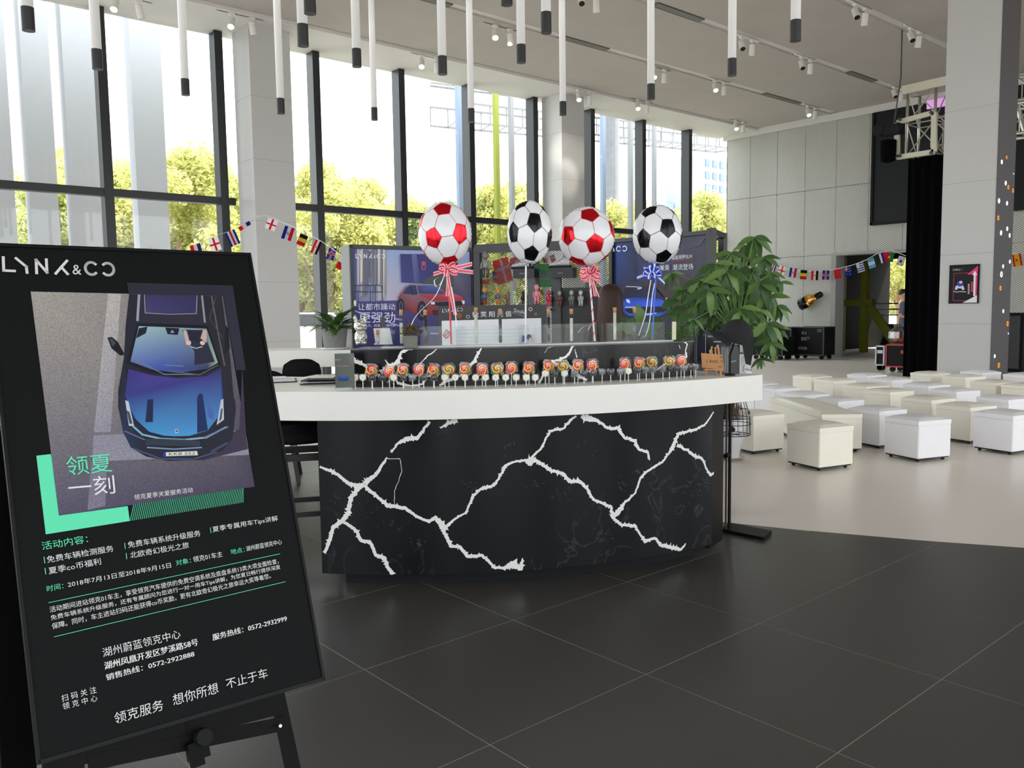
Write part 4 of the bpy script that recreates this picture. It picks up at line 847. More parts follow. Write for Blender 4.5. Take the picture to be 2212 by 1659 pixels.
# flat-faced truncated icosahedron: support planes
dp5 = (FCEN@IC.T)/.9393; dh6 = (FCEN@FC.T)/.9150
al = np.concatenate([dp5, dh6], 1); so = np.sort(al, 1); win = al.argmax(1); gap = so[:, -1]-so[:, -2]
MI = np.where(gap < .0085, 2, np.where(win < 12, 1, 0))
def balloon(cx, cy_, rx, ry, P0, P1, mats, lab, stick, foot_px, stick_px0, bowc, name):
    a = rail_ang(foot_px, 740); r = RA-.03; f = Vector((C1[0]+r*math.cos(math.radians(a)), C1[1]+r*math.sin(math.radians(a)), 0)); D = f.dot(Vector(-ROT[:, 2]))
    c = dp(cx, cy_, D); R_ = (rx/FPX*D, ry/FPX*D)
    t = thing('balloon', lab, 'balloon', (f.x, f.y, ZU+.01), 'foil football balloons on sticks')
    vx, vy, vz = Vector(ROT[:, 0]), Vector(ROT[:, 1]), Vector(ROT[:, 2])
    vz = Vector((c.x, c.y, 0)).normalized()*-1; vy = Vector((0, 0, 1)); vx = vy.cross(vz)
    def fr(x, y):
        u = np.array([x/rx, -y/ry]); z = math.sqrt(max(.05, 1-u@u)); w_ = np.array([u[0], u[1], z]); return w_/np.linalg.norm(w_)
    p0, p1 = fr(*P0), fr(*P1); i0 = 0; j0 = [j for j in range(12) if abs(IC[0]@IC[j]-.447) < .01][0]
    def basis(a_, b_): b2 = b_-a_*(a_@b_); b2 /= np.linalg.norm(b2); return np.array([a_, b2, np.cross(a_, b2)]).T
    Rm = basis(p0, p1)@basis(IC[i0], IC[j0]).T; V = ICO_V@Rm.T
    # foil puckers near the rim seam
    ang = np.arctan2(V[:, 1], V[:, 0]); rim = np.exp(-(V[:, 2]/.28)**2); puck = 1-rim*.018*(.5+.5*np.cos(ang*34+5*np.sin(ang*3+1)))
    dent = 1+.006*np.sin(V[:, 0]*9+V[:, 1]*7)
    P = [c+vx*(v[0]*R_[0]*k*d_)+vy*(v[1]*R_[1]*k*d_)+vz*(v[2]*R_[0]*.62*d_) for v, k, d_ in zip(V, puck, dent)]
    mb = MB(); mb.v = [tuple(p) for p in P]; mb.f = [tuple(x) for x in ICO_F.tolist()]; mb.m = MI.tolist(); mb.build('foil_ball', mats, t, smooth=True)
    kn = c-vy*R_[1]*1.0; b = MB(); b.tube([kn+vy*.008, kn-vy*.014], [.004, .010], 8); b.build('knot', mats[1], t)
    sp0 = dp(stick_px0[0], stick_px0[1], D); sp1 = Vector((f.x, f.y, ZU+.012)); b = MB()
    b.tube([sp0, sp1], .0052, 10); b.build('stick', stick[0], t)
    if stick[1]:
        b = MB(); n = 60; pts = []; ax = (sp1-sp0); 
        for i in range(n+1):
            q = sp0+ax*i/n; an = i*.62; pts.append(q+vx*math.cos(an)*.006+vz*math.sin(an)*.006)
        b.tube(pts, .0028, 5); b.build('spiral_ribbon', stick[1], t)
    if bowc:
        bc = dp(bowc[0], bowc[1], D)+vz*.01; b = MB(); bw = MB(); rr = random.Random(int(cx))
        for k in range(bowc[3]):
            an = bowc[4]+k*2*PI/bowc[3]+rr.uniform(-.2, .2); L_ = rr.uniform(.045, .075)*bowc[5]; d_ = vx*math.cos(an)+vy*math.sin(an)*.6+vz*rr.uniform(.0, .7); wd = vz.cross(d_).normalized()*.011+vz*.004; m_ = b
            loop = [bc, bc+d_*L_*.5+vy*.016, bc+d_*L_+vy*.012, bc+d_*L_*1.05-vy*.006, bc+d_*L_*.6-vy*.014, bc]
            sm = []
            for i in range(len(loop)-1):
                for q in range(4): sm.append(loop[i].lerp(loop[i+1], q/4))
            b.ribbon(sm, wd); bw.ribbon([x+d_.cross(vz)*0+vz*.0012 for x in sm], wd*.38)
        for tx, ty, cv in bowc[6]:
            e_ = dp(tx, ty, D); mid = bc.lerp(e_, .5)+vx*cv*.03; pts = [bc.lerp(mid, q/6).lerp(mid.lerp(e_, q/6), q/6) for q in range(7)]
            wd = vx*.009 if abs((e_-bc).z) > abs((e_-bc).dot(vx)) else vy*.011
            b.ribbon(pts, wd); bw.ribbon([x+vz*.0012 for x in pts], wd*.4)
        b.build('bow', bowc[2][0], t); bw.build('bow_stripe', bowc[2][1], t)
        for pts in bowc[7]:
            b = MB(); Q = [dp(x, y, D-.02) for x, y in pts]; S2 = []
            for i in range(len(Q)-1):
                pa_, pb_, pc, pd = Q[max(0, i-1)], Q[i], Q[i+1], Q[min(len(Q)-1, i+2)]
                for q in range(8):
                    s_ = q/8; S2.append(.5*((2*pb_)+(pc-pa_)*s_+(2*pa_-5*pb_+4*pc-pd)*s_*s_+(3*pb_-pa_-3*pc+pd)*s_**3))
            S2.append(Q[-1]); b.ribbon(S2, vx*.0028+vy*.001); b.build('curled_ribbon', bowc[8], t)
    return t
PNK = mat('ribbon_pink', (240, 176, 188), .35, var=.05); RRD = mat('ribbon_red', (222, 40, 62), .3); RBL = mat('ribbon_blue', (30, 66, 214), .25); RWH = mat('ribbon_white', (226, 230, 240), .35); STR = mat('stick_red', (214, 34, 40), .35); STW = mat('stick_white', (228, 228, 232), .35); STB = mat('stick_blue', (28, 92, 214), .35)
balloon(961, 505, 58, 68.5, (-26, 12), (-3, -54), [FOILW, FOILR, LNR], 'red and white football balloon on a red stick, leftmost of the four', (STR, None), 975, (969, 590), (966, 582, (PNK, RRD), 5, .6, .9, [(1020, 570, .2), (1022, 588, -.2), (966, 640, .3), (984, 680, -.3), (936, 592, .3)], [[(962, 590), (952, 612), (942, 618), (938, 606), (946, 600)], [(958, 600), (940, 640), (908, 672), (893, 692), (886, 712)], [(975, 620), (982, 660), (986, 700), (990, 712)]], RWH), 'red_ball')
balloon(1144, 502, 49, 68.5, (-36, 2), (20, -22), [FOILW, FOILK, LNK], 'black and white football balloon on a plain white stick', (STW, None), 1138, (1136, 575), None, 'black_ball')
balloon(1267, 511, 61, 64, (19, 19), (-45, -3.5), [FOILW, FOILR, LNR], 'red and white football balloon on a twisted red and white stick', (STW, STR), 1290, (1273, 590), (1275, 592, (PNK, RRD), 7, .2, .95, [(1262, 610, .2), (1298, 612, -.2), (1286, 640, .3)], [[(1282, 610), (1290, 630), (1294, 642)], [(1288, 697), (1272, 700), (1258, 708), (1248, 719)], [(1286, 698), (1276, 702), (1270, 714)]], PNK), 'red_ball')
balloon(1420, 507, 53.5, 64, (-30, 11), (32, -16), [FOILW, FOILK, LNK], 'black and white football balloon with a blue bow, rightmost', (STB, None), 1416, (1417, 590), (1408, 588, (RBL, RWH), 8, .4, .85, [(1376, 600, .2), (1390, 578, -.2), (1436, 612, .2)], [[(1406, 605), (1400, 640), (1394, 680), (1384, 712), (1380, 725)], [(1414, 612), (1409, 640), (1404, 690), (1396, 722), (1384, 732)]], RWH), 'black_ball')

# ================================================================== DOTTED SIDE OF THE RIGHT PILLAR, ITS POSTER
pl3 = bpy.data.objects['pillar.002']; PD = mat('dark_wrap', (84, 82, 86), .5, var=.03)
MB().box(14.335, 15.085, 5.052, 5.058, 0, ZC-.01).build('dark_wrap', PD, pl3)
DW = mat('dot_white', (236, 236, 250), .4, emit=.55); DO = mat('dot_orange', (240, 150, 30), .4, emit=.3)
for x, y, r, k in ((158, 495, 9, 'w'), (184, 470, 7, 'o'), (221, 558, 3, 'w'), (128, 590, 8, 'w'), (179, 608, 9, 'w'), (193, 630, 9, 'o'), (218, 648, 9, 'o'), (143, 703, 10, 'w'), (186, 716, 9, 'w'), (139, 794, 10, 'o'), (217, 824, 9, 'o'), (187, 852, 9, 'w'), (154, 874, 10, 'w'), (200, 888, 9, 'w'), (118, 962, 11, 'o'), (201, 1028, 8, 'w'), (165, 1053, 8, 'w'), (156, 1096, 12, 'w'), (151, 1170, 10, 'o'), (115, 1305, 15, 'w'), (166, 1293, 8, 'w'), (189, 1360, 11, 'o'), (193, 1412, 4, 'w'), (120, 1534, 8, 'w'), (142, 1582, 11, 'o'), (207, 1290, 5, 'w')):
    p = at(2100+x/2.476, 150+y/2.476, y=5.05); R_ = r/2.476/FPX*17*1.05; b = MB(); b.tube([p, p-Vector((0, .004, 0))], R_, 14)
    if k == 'o' or r >= 12: b.tube([p-Vector((0, .004, 0)), p-Vector((0, .006, 0))], R_*.35, 8, 1)
    if 14.36+R_ < p.x < 15.06-R_*0: b.build('round_dot', [DW if k == 'w' else DO, DGREY], pl3)
pp_ = at(2052, 573, x=14.33); qq = at(2114, 655, x=14.33); t = thing('wall_poster', 'small black and magenta poster with a white arrow on the right pillar', 'poster', (14.33, (pp_.y+qq.y)/2, qq.z))
MB().box(14.318, 14.335, qq.y, pp_.y, qq.z, pp_.z).build('backing', BLK, t)
S_ = Sheet((14.318, pp_.y, qq.z), (0, -1, 0), (0, 0, 1), .001, .0004)
def C3(*a): return [S_.px(1560+x/3.393, 400+y/3.393) for x, y in a]
S_.poly(C3((1683, 598), (1876, 590), (1868, 862), (1674, 863)), (26, 24, 28)); S_.stroke(C3((1830, 640), (1700, 648), (1692, 846), (1790, 846)), .008, (170, 60, 90)); S_.poly(C3((1876, 590), (1872, 655), (1796, 655)), (228, 62, 128)); S_.poly(C3((1848, 655), (1872, 655), (1866, 806), (1844, 812)), (228, 62, 128))
S_.poly(C3((1868, 806), (1867, 860), (1762, 862)), (232, 226, 232)); S_.stroke(C3((1852, 640), (1848, 806)), .03, (240, 236, 240)); S_.poly(C3((1852, 628), (1870, 658), (1834, 658)), (240, 236, 240))
S_.logo(C3((1694, 626))[0], C3((1768, 624))[0], C3((1694, 614))[0], (230, 230, 230))
S_.poly(C3((1706, 760), (1714, 738), (1740, 728), (1770, 738), (1778, 762), (1766, 772), (1752, 756), (1730, 756), (1718, 770)), (214, 214, 226)); S_.disc(C3((1745, 722))[0], .05, .045, (60, 60, 190)); S_.disc(C3((1750, 711))[0], .025, .022, (232, 200, 190))
S_.stroke(C3((1700, 778), (1720, 784), (1745, 780), (1786, 782)), .012, (214, 214, 220))
for k in range(7): S_.stroke(C3((1829, 712+k*11), (1839, 712+k*11)), .016, (210, 80, 120)); S_.stroke(C3((1806, 728+k*11), (1812, 728+k*11)), .016, (200, 190, 200))
S_.build('poster_print', t)
# ================================================================== BAR STOOLS BEHIND THE COUNTER
FAB = mat('stool_fabric_black', (22, 22, 24), .95, var=.2, scale=120, spec=.2); LEG = mat('stool_leg_black', (24, 24, 26), .4)
def stool(loc, rz, lab, zb=1.19, wd_=2.1, br=.225):
    t = thing('bar_stool', lab, 'bar stool', (0, 0, 0), 'black bar stools behind the counter')
    b = MB(); prof = [(.0001, .70), (.19, .70), (.225, .72), (.225, .75), (.20, .775), (.0001, .785)]; b.lathe(prof, (0, 0, 0), 28); b.build('seat', FAB, t, smooth=True)
    b = MB(); N = 18; vs = []; rows = [(.74+(z-.74)*(zb-.74)/.45, k) for z, k in [(.74, 1.0), (.84, 1.04), (.96, 1.05), (1.08, .98), (1.16, .84), (1.19, .62)]]
    for o_ in (0, .028):
        for z, wf_ in rows:
            for i in range(N+1):
                a = PI/2+(i/N-.5)*wd_*wf_; R_ = br+(z-.74)*.10+o_; vs.append((R_*math.cos(a), R_*math.sin(a)*.95, z-(abs(i/N-.5)*2)**4*.03))
    M = len(rows); fs = []; nn_ = N+1
    for L_ in (0, 1):
        for r in range(M-1):
            for i in range(N):
                q = (L_*M*nn_+r*nn_+i, L_*M*nn_+r*nn_+i+1, L_*M*nn_+(r+1)*nn_+i+1, L_*M*nn_+(r+1)*nn_+i); fs.append(q if L_ == 1 else q[::-1])
    for i in range(N): fs.append(((M-1)*nn_+i, (M-1)*nn_+i+1, M*nn_+(M-1)*nn_+i+1, M*nn_+(M-1)*nn_+i)); fs.append((i, i+1, M*nn_+i+1, M*nn_+i)[::-1])
    for r in range(M-1):
        for i in (0, N): fs.append((r*nn_+i, (r+1)*nn_+i, M*nn_+(r+1)*nn_+i, M*nn_+r*nn_+i))
    b.add(vs, fs); b.build('backrest', FAB, t, smooth=True)
    F = {}
    for sx in (-1, 1):
        for sy in (-1, 1):
            b = MB(); a_, c_ = Vector((sx*.14, sy*.14, .71)), Vector((sx*.235, sy*.235, 0)); b.bar(a_, c_, .034, .034); b.build('leg', LEG, t); F[(sx, sy)] = (a_, c_)
    def L(k, z): a_, c_ = F[k]; return a_.lerp(c_, 1-z/.71)
    for z, wd in ((.62, .04), (.30, .03)):
        for k1, k2 in (((-1, -1), (1, -1)), ((1, -1), (1, 1)), ((1, 1), (-1, 1)), ((-1, 1), (-1, -1))):
            b = MB(); b.bar(L(k1, z), L(k2, z), .022, wd); b.build('stretcher', LEG, t)
    t.location = loc; t.rotation_euler = (0, 0, rz); return t
p = dp(640, 780, 4.9); stool((p.x, p.y, 0), -.467, 'black bar stool tucked under the white counter top, only seat and legs showing', .97)
p = dp(651, 780, 7.3); stool((p.x, p.y, 0), -.467+PI, 'black stool with a rounded fabric back in front of the white back counter', 1.055, 1.9, .15)
p = dp(577, 780, 7.2); stool((p.x, p.y, 0), -.5+PI, 'black stool whose rounded back just clears the right edge of the big poster', .965, 1.9, .15)
# ================================================================== LIGHT BOXES
def hz(P0, P1, px, ):  # frame helper
    pass
def plane_pts(pxL, dL, pxR, dR, ztop, py=600):
    A = dp(pxL, py, dL); B = dp(pxR, py, dR); A.z = 0; B.z = 0; return A, B
BOXM = mat('lightbox_grey', (120, 124, 126), .45); BOXK = mat('lightbox_frame', (30, 32, 36), .4)
def lightbox(name, lab, A, B, zt, dep, side):
    ux = (B-A).normalized(); Wd = (B-A).length; n = ux.cross(Vector((0, 0, 1))); 
    if n.dot(-(A+B)/2) < 0: n = -n
    t = thing(name, lab, 'display', ((A.x+B.x)/2, (A.y+B.y)/2, 0))
    b = MB(); b.obox((A+B)/2-n*(dep/2+.02)+Vector((0, 0, zt/2)), ux*Wd/2, n*dep/2, Vector((0, 0, zt/2))); b.build('cabinet', side, t)
    f = .035
    for c, hx, hz_ in (((A+B)/2+Vector((0, 0, zt-f/2)), Wd/2, f/2), ((A+B)/2+Vector((0, 0, f/2+.02)), Wd/2, f/2), (A+ux*f/2+Vector((0, 0, zt/2)), f/2, zt/2), (B-ux*f/2+Vector((0, 0, zt/2)), f/2, zt/2)):
        b = MB(); b.obox(c-n*.005, ux*hx, n*.02, Vector((0, 0, hz_))); b.build('frame_profile', BOXK, t)
    return t, Sheet(Vector((A.x, A.y, 0))-n*.018, ux, (0, 0, 1), .001, .0006), Wd
PRL = print_mat('lightbox_print', .35, emit=.15, spec=.2)
A, B = plane_pts(756, 8.2, 1024, 8.85, 2.1); zt = 2.10
t, S_, Wd = lightbox('light_box', 'tall light box showing a red car, behind the left end of the counter', A, B, zt, .24, BOXM)
def C4(*a): return [S_.px(700+x/4.6075, 400+y/4.6075) for x, y in a]
f = .04; 
def clipv(pts): return [(min(Wd-f, max(f, u)), min(zt-f, max(.06, v))) for u, v in pts]
S_.poly([(f, .06), (Wd-f, .06), (Wd-f, zt-f), (f, zt-f)], [(38, 34, 84), (38, 34, 84), (120, 134, 176), (52, 58, 120)])
S_.poly(clipv(C4((610, 600), (1500, 600), (1500, 1100), (620, 1165))), [(140, 158, 196), (140, 158, 196), (112, 112, 140), (178, 170, 186)])
S_.poly(clipv(C4((320, 600), (606, 600), (620, 1165), (320, 1160))), [(156, 154, 158), (166, 164, 168), (150, 152, 168), (104, 112, 150)])
S_.poly(clipv(C4((250, 600), (322, 600), (322, 1160), (262, 1160))), [(44, 56, 120), (70, 84, 150), (84, 96, 150), (40, 40, 90)])
rr = random.Random(3); st = []
for k in range(34):
    x = 325+k*8.6+rr.uniform(-2, 2); C_ = C4((x, 620+rr.uniform(0, 40)), (x+rr.uniform(-6, 6), 900+rr.uniform(0, 250)))
    S_.stroke(clipv(C_), rr.uniform(.004, .009), rr.choice([(96, 98, 112), (196, 192, 186), (70, 78, 118), (206, 200, 190), (120, 112, 108)]))
S_.poly(clipv(C4((750, 686), (1330, 690), (1300, 1000), (762, 968))), [(44, 48, 104), (40, 44, 100), (48, 48, 104), (56, 60, 120)]); S_.poly(C4((862, 690), (912, 690), (948, 976), (890, 972)), [(92, 94, 140), (84, 86, 130), (60, 62, 114), (84, 84, 134)])
S_.stroke(C4((966, 765), (998, 765), (998, 838), (966, 838), (966, 765)), .006, (200, 90, 90)); S_.poly(C4((974, 772), (990, 772), (988, 800), (974, 800)), (200, 80, 80))
S_.poly(clipv(C4((970, 985), (1010, 930), (1080, 890), (1150, 880), (1320, 905), (1480, 900), (1480, 1130), (980, 1100))), [(70, 72, 74)]*8); S_.poly(clipv(C4((1280, 880), (1480, 800), (1480, 1200), (1290, 1110))), [(96, 92, 110), (72, 76, 100), (64, 62, 92), (60, 58, 84)])
S_.poly(clipv(C4((255, 1160), (1480, 1125), (1480, 1700), (255, 1700))), [(66, 62, 116), (78, 72, 112), (34, 30, 78), (34, 30, 78)])
for st in (((270, 998), (540, 996), (570, 1010), (574, 1160)), ((330, 1000), (330, 1160)), ((450, 998), (452, 1160)), ((268, 1060), (570, 1065)), ((500, 1000), (500, 1150))): S_.stroke(C4(*st), .008, (38, 52, 96))
for st in (((250, 1255), (740, 1400)), ((1300, 1320), (1480, 1345)), ((700, 1330), (760, 1340)), ((1050, 1475), (1250, 1480))): S_.stroke(clipv(C4(*st)), .014, (150, 146, 190))
S_.poly(C4((728, 1120), (742, 1090), (800, 1010), (830, 990), (905, 984), (1070, 988), (1130, 1020), (1190, 1062), (1300, 1084), (1360, 1108), (1386, 1160), (1382, 1255), (1340, 1296), (1220, 1300), (1030, 1290), (900, 1280), (780, 1235), (724, 1205)), [(120, 40, 50), (140, 50, 58), (110, 60, 70), (120, 110, 124), (150, 140, 150), (150, 140, 150), (140, 60, 80), (170, 60, 86), (182, 76, 100), (170, 60, 80), (150, 44, 60), (120, 32, 44), (90, 26, 36), (120, 34, 40), (140, 44, 40), (130, 38, 40), (112, 30, 36), (100, 28, 36)])
S_.poly(C4((772, 1080), (806, 1022), (836, 1002), (900, 996), (918, 1076), (910, 1094)), (44, 48, 84)); S_.poly(C4((912, 1000), (1068, 994), (1130, 1030), (1186, 1072), (1160, 1084), (935, 1080)), [(52, 58, 104), (80, 96, 160), (70, 84, 146), (60, 66, 116), (50, 54, 96), (44, 48, 90)]); S_.stroke(C4((850, 996), (868, 1092)), .008, (26, 26, 40))
S_.poly(C4((930, 1090), (1170, 1088), (1300, 1096), (1360, 1120), (1130, 1148), (1040, 1140)), [(160, 50, 66), (176, 60, 84), (198, 90, 116), (170, 56, 74), (140, 40, 52), (140, 44, 50)])
for c, rx, ry in (((752, 1205), .038, .078), ((962, 1250), .052, .10)): S_.disc(C4(c)[0], rx, ry, (28, 26, 44)); S_.disc(C4(c)[0], rx*.6, ry*.62, (86, 84, 104)); S_.disc(C4(c)[0], rx*.4, ry*.45, (40, 38, 60))
S_.poly(C4((1090, 1168), (1370, 1152), (1362, 1196), (1180, 1206), (1060, 1196)), (36, 28, 38)); S_.poly(C4((1042, 1166), (1082, 1160), (1090, 1188), (1056, 1188)), (206, 206, 216)); S_.poly(C4((1352, 1150), (1382, 1150), (1382, 1180), (1364, 1186)), (214, 214, 224)); S_.poly(C4((1062, 1245), (1340, 1232), (1320, 1290), (1080, 1292)), (60, 28, 36)); S_.stroke(C4((1165, 1260), (1190, 1258)), .012, (200, 200, 200))
S_.logo(C4((300, 730))[0], C4((588, 730))[0], C4((300, 688))[0], (214, 220, 232)); LT = (208, 212, 228)
S_.text('让都市躁动', *C4((322, 1245), (690, 1243), (322, 1178)), LT, .004); S_.text('更强劲', *C4((330, 1370), (690, 1368), (330, 1262)), LT, .004); S_.text('强劲动力，创造另一种可能', *C4((322, 1412), (694, 1408), (322, 1384)), LT); S_.text('驾驭', *C4((636, 1478), (694, 1478), (636, 1444)), (150, 150, 190))
S_.build('light_box_print', t, PRL)
A, B = plane_pts(1318, 8.05, 1534, 7.2, 2.1)
t, S_, Wd = lightbox('light_box', 'tall dark light box showing a blue car, behind the large green plant', A, B, 2.10, .05, BOXK)
def C5(*a): return [S_.px(1300+x/4.148, 400+y/4.148) for x, y in a]
S_.poly([(f, .06), (Wd-f, .06), (Wd-f, zt-f), (f, zt-f)], [(22, 22, 34), (30, 28, 38), (62, 64, 76), (28, 44, 92)]); S_.poly(clipv(C5((130, 480), (300, 470), (330, 900), (130, 900))), [(40, 62, 128), (34, 40, 66), (34, 34, 50), (34, 46, 92)])
S_.poly(clipv(C5((130, 900), (800, 800), (800, 1180), (130, 1180))), [(44, 40, 60), (58, 48, 52), (66, 52, 54), (34, 34, 52)])
for k in range(16): S_.stroke(clipv(C5((700+k*12, 600-k*4), (800+k*12, 470-k*2))), .003, (88, 90, 100))
S_.logo(C5((-100, 602))[0], C5((235, 592))[0], C5((-100, 556))[0], (226, 228, 234)); S_.text('高能轿跑SUV', *C5((640, 672), (824, 656), (637, 632)), (206, 208, 214), .004); S_.text('兼乘  潮流登场', *C5((530, 768), (830, 756), (530, 716)), (198, 200, 208), .004)
S_.stroke(C5((640, 686), (830, 668)), .006, (150, 40, 60))
S_.poly(C5((172, 1075), (205, 1040), (240, 1015), (400, 1005), (540, 1015), (600, 1050), (625, 1100), (600, 1150), (520, 1172), (260, 1170), (190, 1130)), [(24, 40, 110), (40, 70, 190), (60, 100, 220), (30, 40, 110), (40, 60, 160), (50, 90, 210), (40, 80, 180), (30, 60, 150), (60, 120, 220), (40, 90, 200), (20, 40, 110)])
S_.poly(C5((190, 1010), (225, 920), (300, 905), (470, 905), (560, 1005)), [(26, 30, 60), (24, 26, 40), (30, 32, 46), (30, 32, 50), (26, 34, 80)]); S_.stroke(C5((232, 908), (300, 910), (366, 916)), .01, (150, 160, 190)); S_.stroke(C5((336, 930), (366, 922)), .012, (190, 190, 200))
S_.poly(C5((232, 1092), (600, 1086), (598, 1120), (560, 1136), (262, 1150), (222, 1120)), (18, 22, 36)); S_.stroke(C5((228, 1094), (340, 1094)), .016, (140, 160, 200)); S_.poly(C5((232, 1020), (262, 1030), (268, 1058), (240, 1050)), (206, 216, 240)); S_.stroke(C5((596, 1020), (612, 1050)), .02, (200, 210, 236)); S_.stroke(C5((126, 998), (150, 985), (180, 994)), .012, (120, 150, 200)); S_.stroke(C5((400, 1160), (500, 1148)), .01, (190, 200, 230))
S_.build('light_box_print', t, PRL)
# plain black truss frame right of it
t = thing('stand_frame', 'open black frame stand right of the dark blue car light box', 'frame', tuple(dp(1556, 700, 7.5).xy)+(0,))
p0, p1 = dp(1536, 700, 7.4), dp(1560, 700, 7.9)
for p in (p0, p1):
    b = MB(); b.box(p.x-.03, p.x+.03, p.y-.03, p.y+.03, 0, 2.13); b.build('upright', BOXK, t)
for z in (1.9, 2.1): b = MB(); b.bar((p0.x, p0.y, z), (p1.x, p1.y, z), .05, .05); b.build('crossbar', BOXK, t)
# ================================================================== MESH DISPLAY RACK BETWEEN THE LIGHT BOXES
A, B = plane_pts(1030, 8.85, 1332, 8.35, 2.1); ux = (B-A).normalized(); n = Vector((-ux.y, ux.x, 0)); n = -n if n.dot(A) > 0 else n; Wd = (B-A).length
rk = thing('display_rack', 'black wire mesh display rack between the two car light boxes', 'rack', ((A.x+B.x)/2, (A.y+B.y)/2, 0))
def rb(u0, u1, z0, z1, d0, d1, nm, m=BOXK, par=rk):
    b = MB(); b.obox(A+ux*(u0+u1)/2+n*(d0+d1)/2+Vector((0, 0, (z0+z1)/2)), ux*(u1-u0)/2, n*(d1-d0)/2, Vector((0, 0, (z1-z0)/2))); return b.build(nm, m, par)
rb(0, Wd, 2.04, 2.13, -.05, .05, 'top_rail'); rb(-.02, .05, 0, 2.1, -.04, .04, 'upright'); rb(Wd-.05, Wd+.02, 0, 2.1, -.04, .04, 'upright'); rb(Wd*.55, Wd*.55+.10, 1.0, 1.9, -.03, .02, 'upright'); rb(Wd*.55, Wd, 1.0, 1.66, -.03, -.02, 'black_backdrop')
me_ = MB(); z0, z1 = .95, 2.04; sp, sl = .036, .55
WIRE = mat('mesh_wire', (62, 64, 62), .5)
for sg in (1, -1):
    k = -60
    for k in range(-40, 120):
        c0 = k*sp   # line z - z0 = sg*sl*(u-c)
        pts = []
        ua, ub = (c0, c0+(z1-z0)/sl) if sg == 1 else (c0, c0+(z1-z0)/sl)
        u0_, u1_ = max(ua, .04), min(ub, Wd-.04)
        if u1_-u0_ < .02: continue
        za = z0+(u0_-c0)*sl if sg == 1 else z1-(u0_-c0)*sl; zb = z0+(u1_-c0)*sl if sg == 1 else z1-(u1_-c0)*sl
        P0, P1 = A+ux*u0_+Vector((0, 0, za)), A+ux*u1_+Vector((0, 0, zb)); wv = Vector((0, 0, .0029)); me_.add([P0-wv, P1-wv, P1+wv, P0+wv], [(0, 1, 2, 3)])
tag(me_.build('wire_mesh', WIRE, rk), kind='stuff')
rackpt = lambda px, py, d=.06: (lambda S: A+ux*S[0]+Vector((0, 0, S[1]))+n*d)(Sheet(A+n*d, ux, (0, 0, 1)).px(px, py))
def K(x, y): return 1020+x/6.9125, 520+y/6.9125
# big flags hanging behind the mesh
def flagsheet(name, lab, pts, build_, cat='flag', grp=None, th=.003, d=-.06):
    pass
FS = Sheet(A-n*.07, ux if ux.cross(Vector((0, 0, 1))).dot(n) > 0 else ux, (0, 0, 1), .0, .0015)
def flag_at(lab, layers, name='flag', grp='flags hanging behind the wire mesh'):
    S = Sheet(A-n*.06, ux, (0, 0, 1), 0, .0015)
    if S.n.dot(n) < 0: S.step = -.0015
    for pts, c in layers: S.poly([S.px(*K(*p)) for p in pts], c)
    o = S.build(name, None, FLAGM); tag(o, lab, 'flag', grp); return o
RD = (214, 44, 50); WH = (226, 226, 232)
flag_at('tilted red flag with a white cross behind the wire mesh', [(((298, 308), (528, 238), (612, 590), (372, 668), ), RD), (((405, 285), (440, 275), (530, 612), (492, 624)), WH), (((335, 440), (555, 352), (572, 392), (352, 476)), WH)])
flag_at('narrow red flag edge beside the upright of the mesh rack', [(((40, 335), (125, 335), (118, 690), (48, 690)), RD)])
flag_at('red flag with a white cross low behind the tilted one', [(((310, 575), (470, 560), (470, 630), (320, 636)), RD), (((160, 580), (255, 575), (252, 646), (160, 650)), RD), (((186, 592), (230, 588), (205, 612)), WH)])
flag_at('green and white striped flag behind the wire mesh', [(((1004, 345), (1210, 345), (1236, 692), (1008, 692)), (40, 160, 80)), (((1004, 460), (1180, 460), (1236, 580), (1008, 580)), WH)])
flag_at('yellow flag corner behind the mesh by the right shoe box', [(((1440, 340), (1520, 350), (1610, 470), (1560, 575)), (222, 214, 50))])
flag_at('red bent flag behind the left silver shoe', [(((560, 270), (640, 240), (760, 300), (620, 420), (560, 400)), RD), (((640, 300), (700, 280), (720, 330), (650, 350)), WH)])
flag_at('blue and white flag corner left of the tilted red flag', [(((300, 460), (355, 450), (380, 590), (310, 590)), (40, 60, 160)), (((310, 520), (372, 515), (378, 560), (312, 565)), WH)])
flag_at('green flag tip behind the white balloon stick', [(((870, 345), (1000, 330), (1000, 470), (930, 485)), (40, 150, 80)), (((880, 370), (990, 350), (990, 410), (890, 430)), WH)])
flag_at('small red flag piece with a white bar at the rack top', [(((1155, 235), (1225, 200), (1250, 290), (1190, 330)), (206, 50, 60)), (((1175, 250), (1235, 225), (1240, 250), (1180, 275)), WH)])
flag_at('yellow, black and red flag piece near the rack top', [(((1015, 290), (1050, 265), (1070, 330), (1030, 330)), (222, 204, 50)), (((1050, 265), (1080, 260), (1095, 330), (1070, 330)), (30, 30, 30)), (((1080, 260), (1115, 265), (1125, 330), (1095, 330)), RD)])
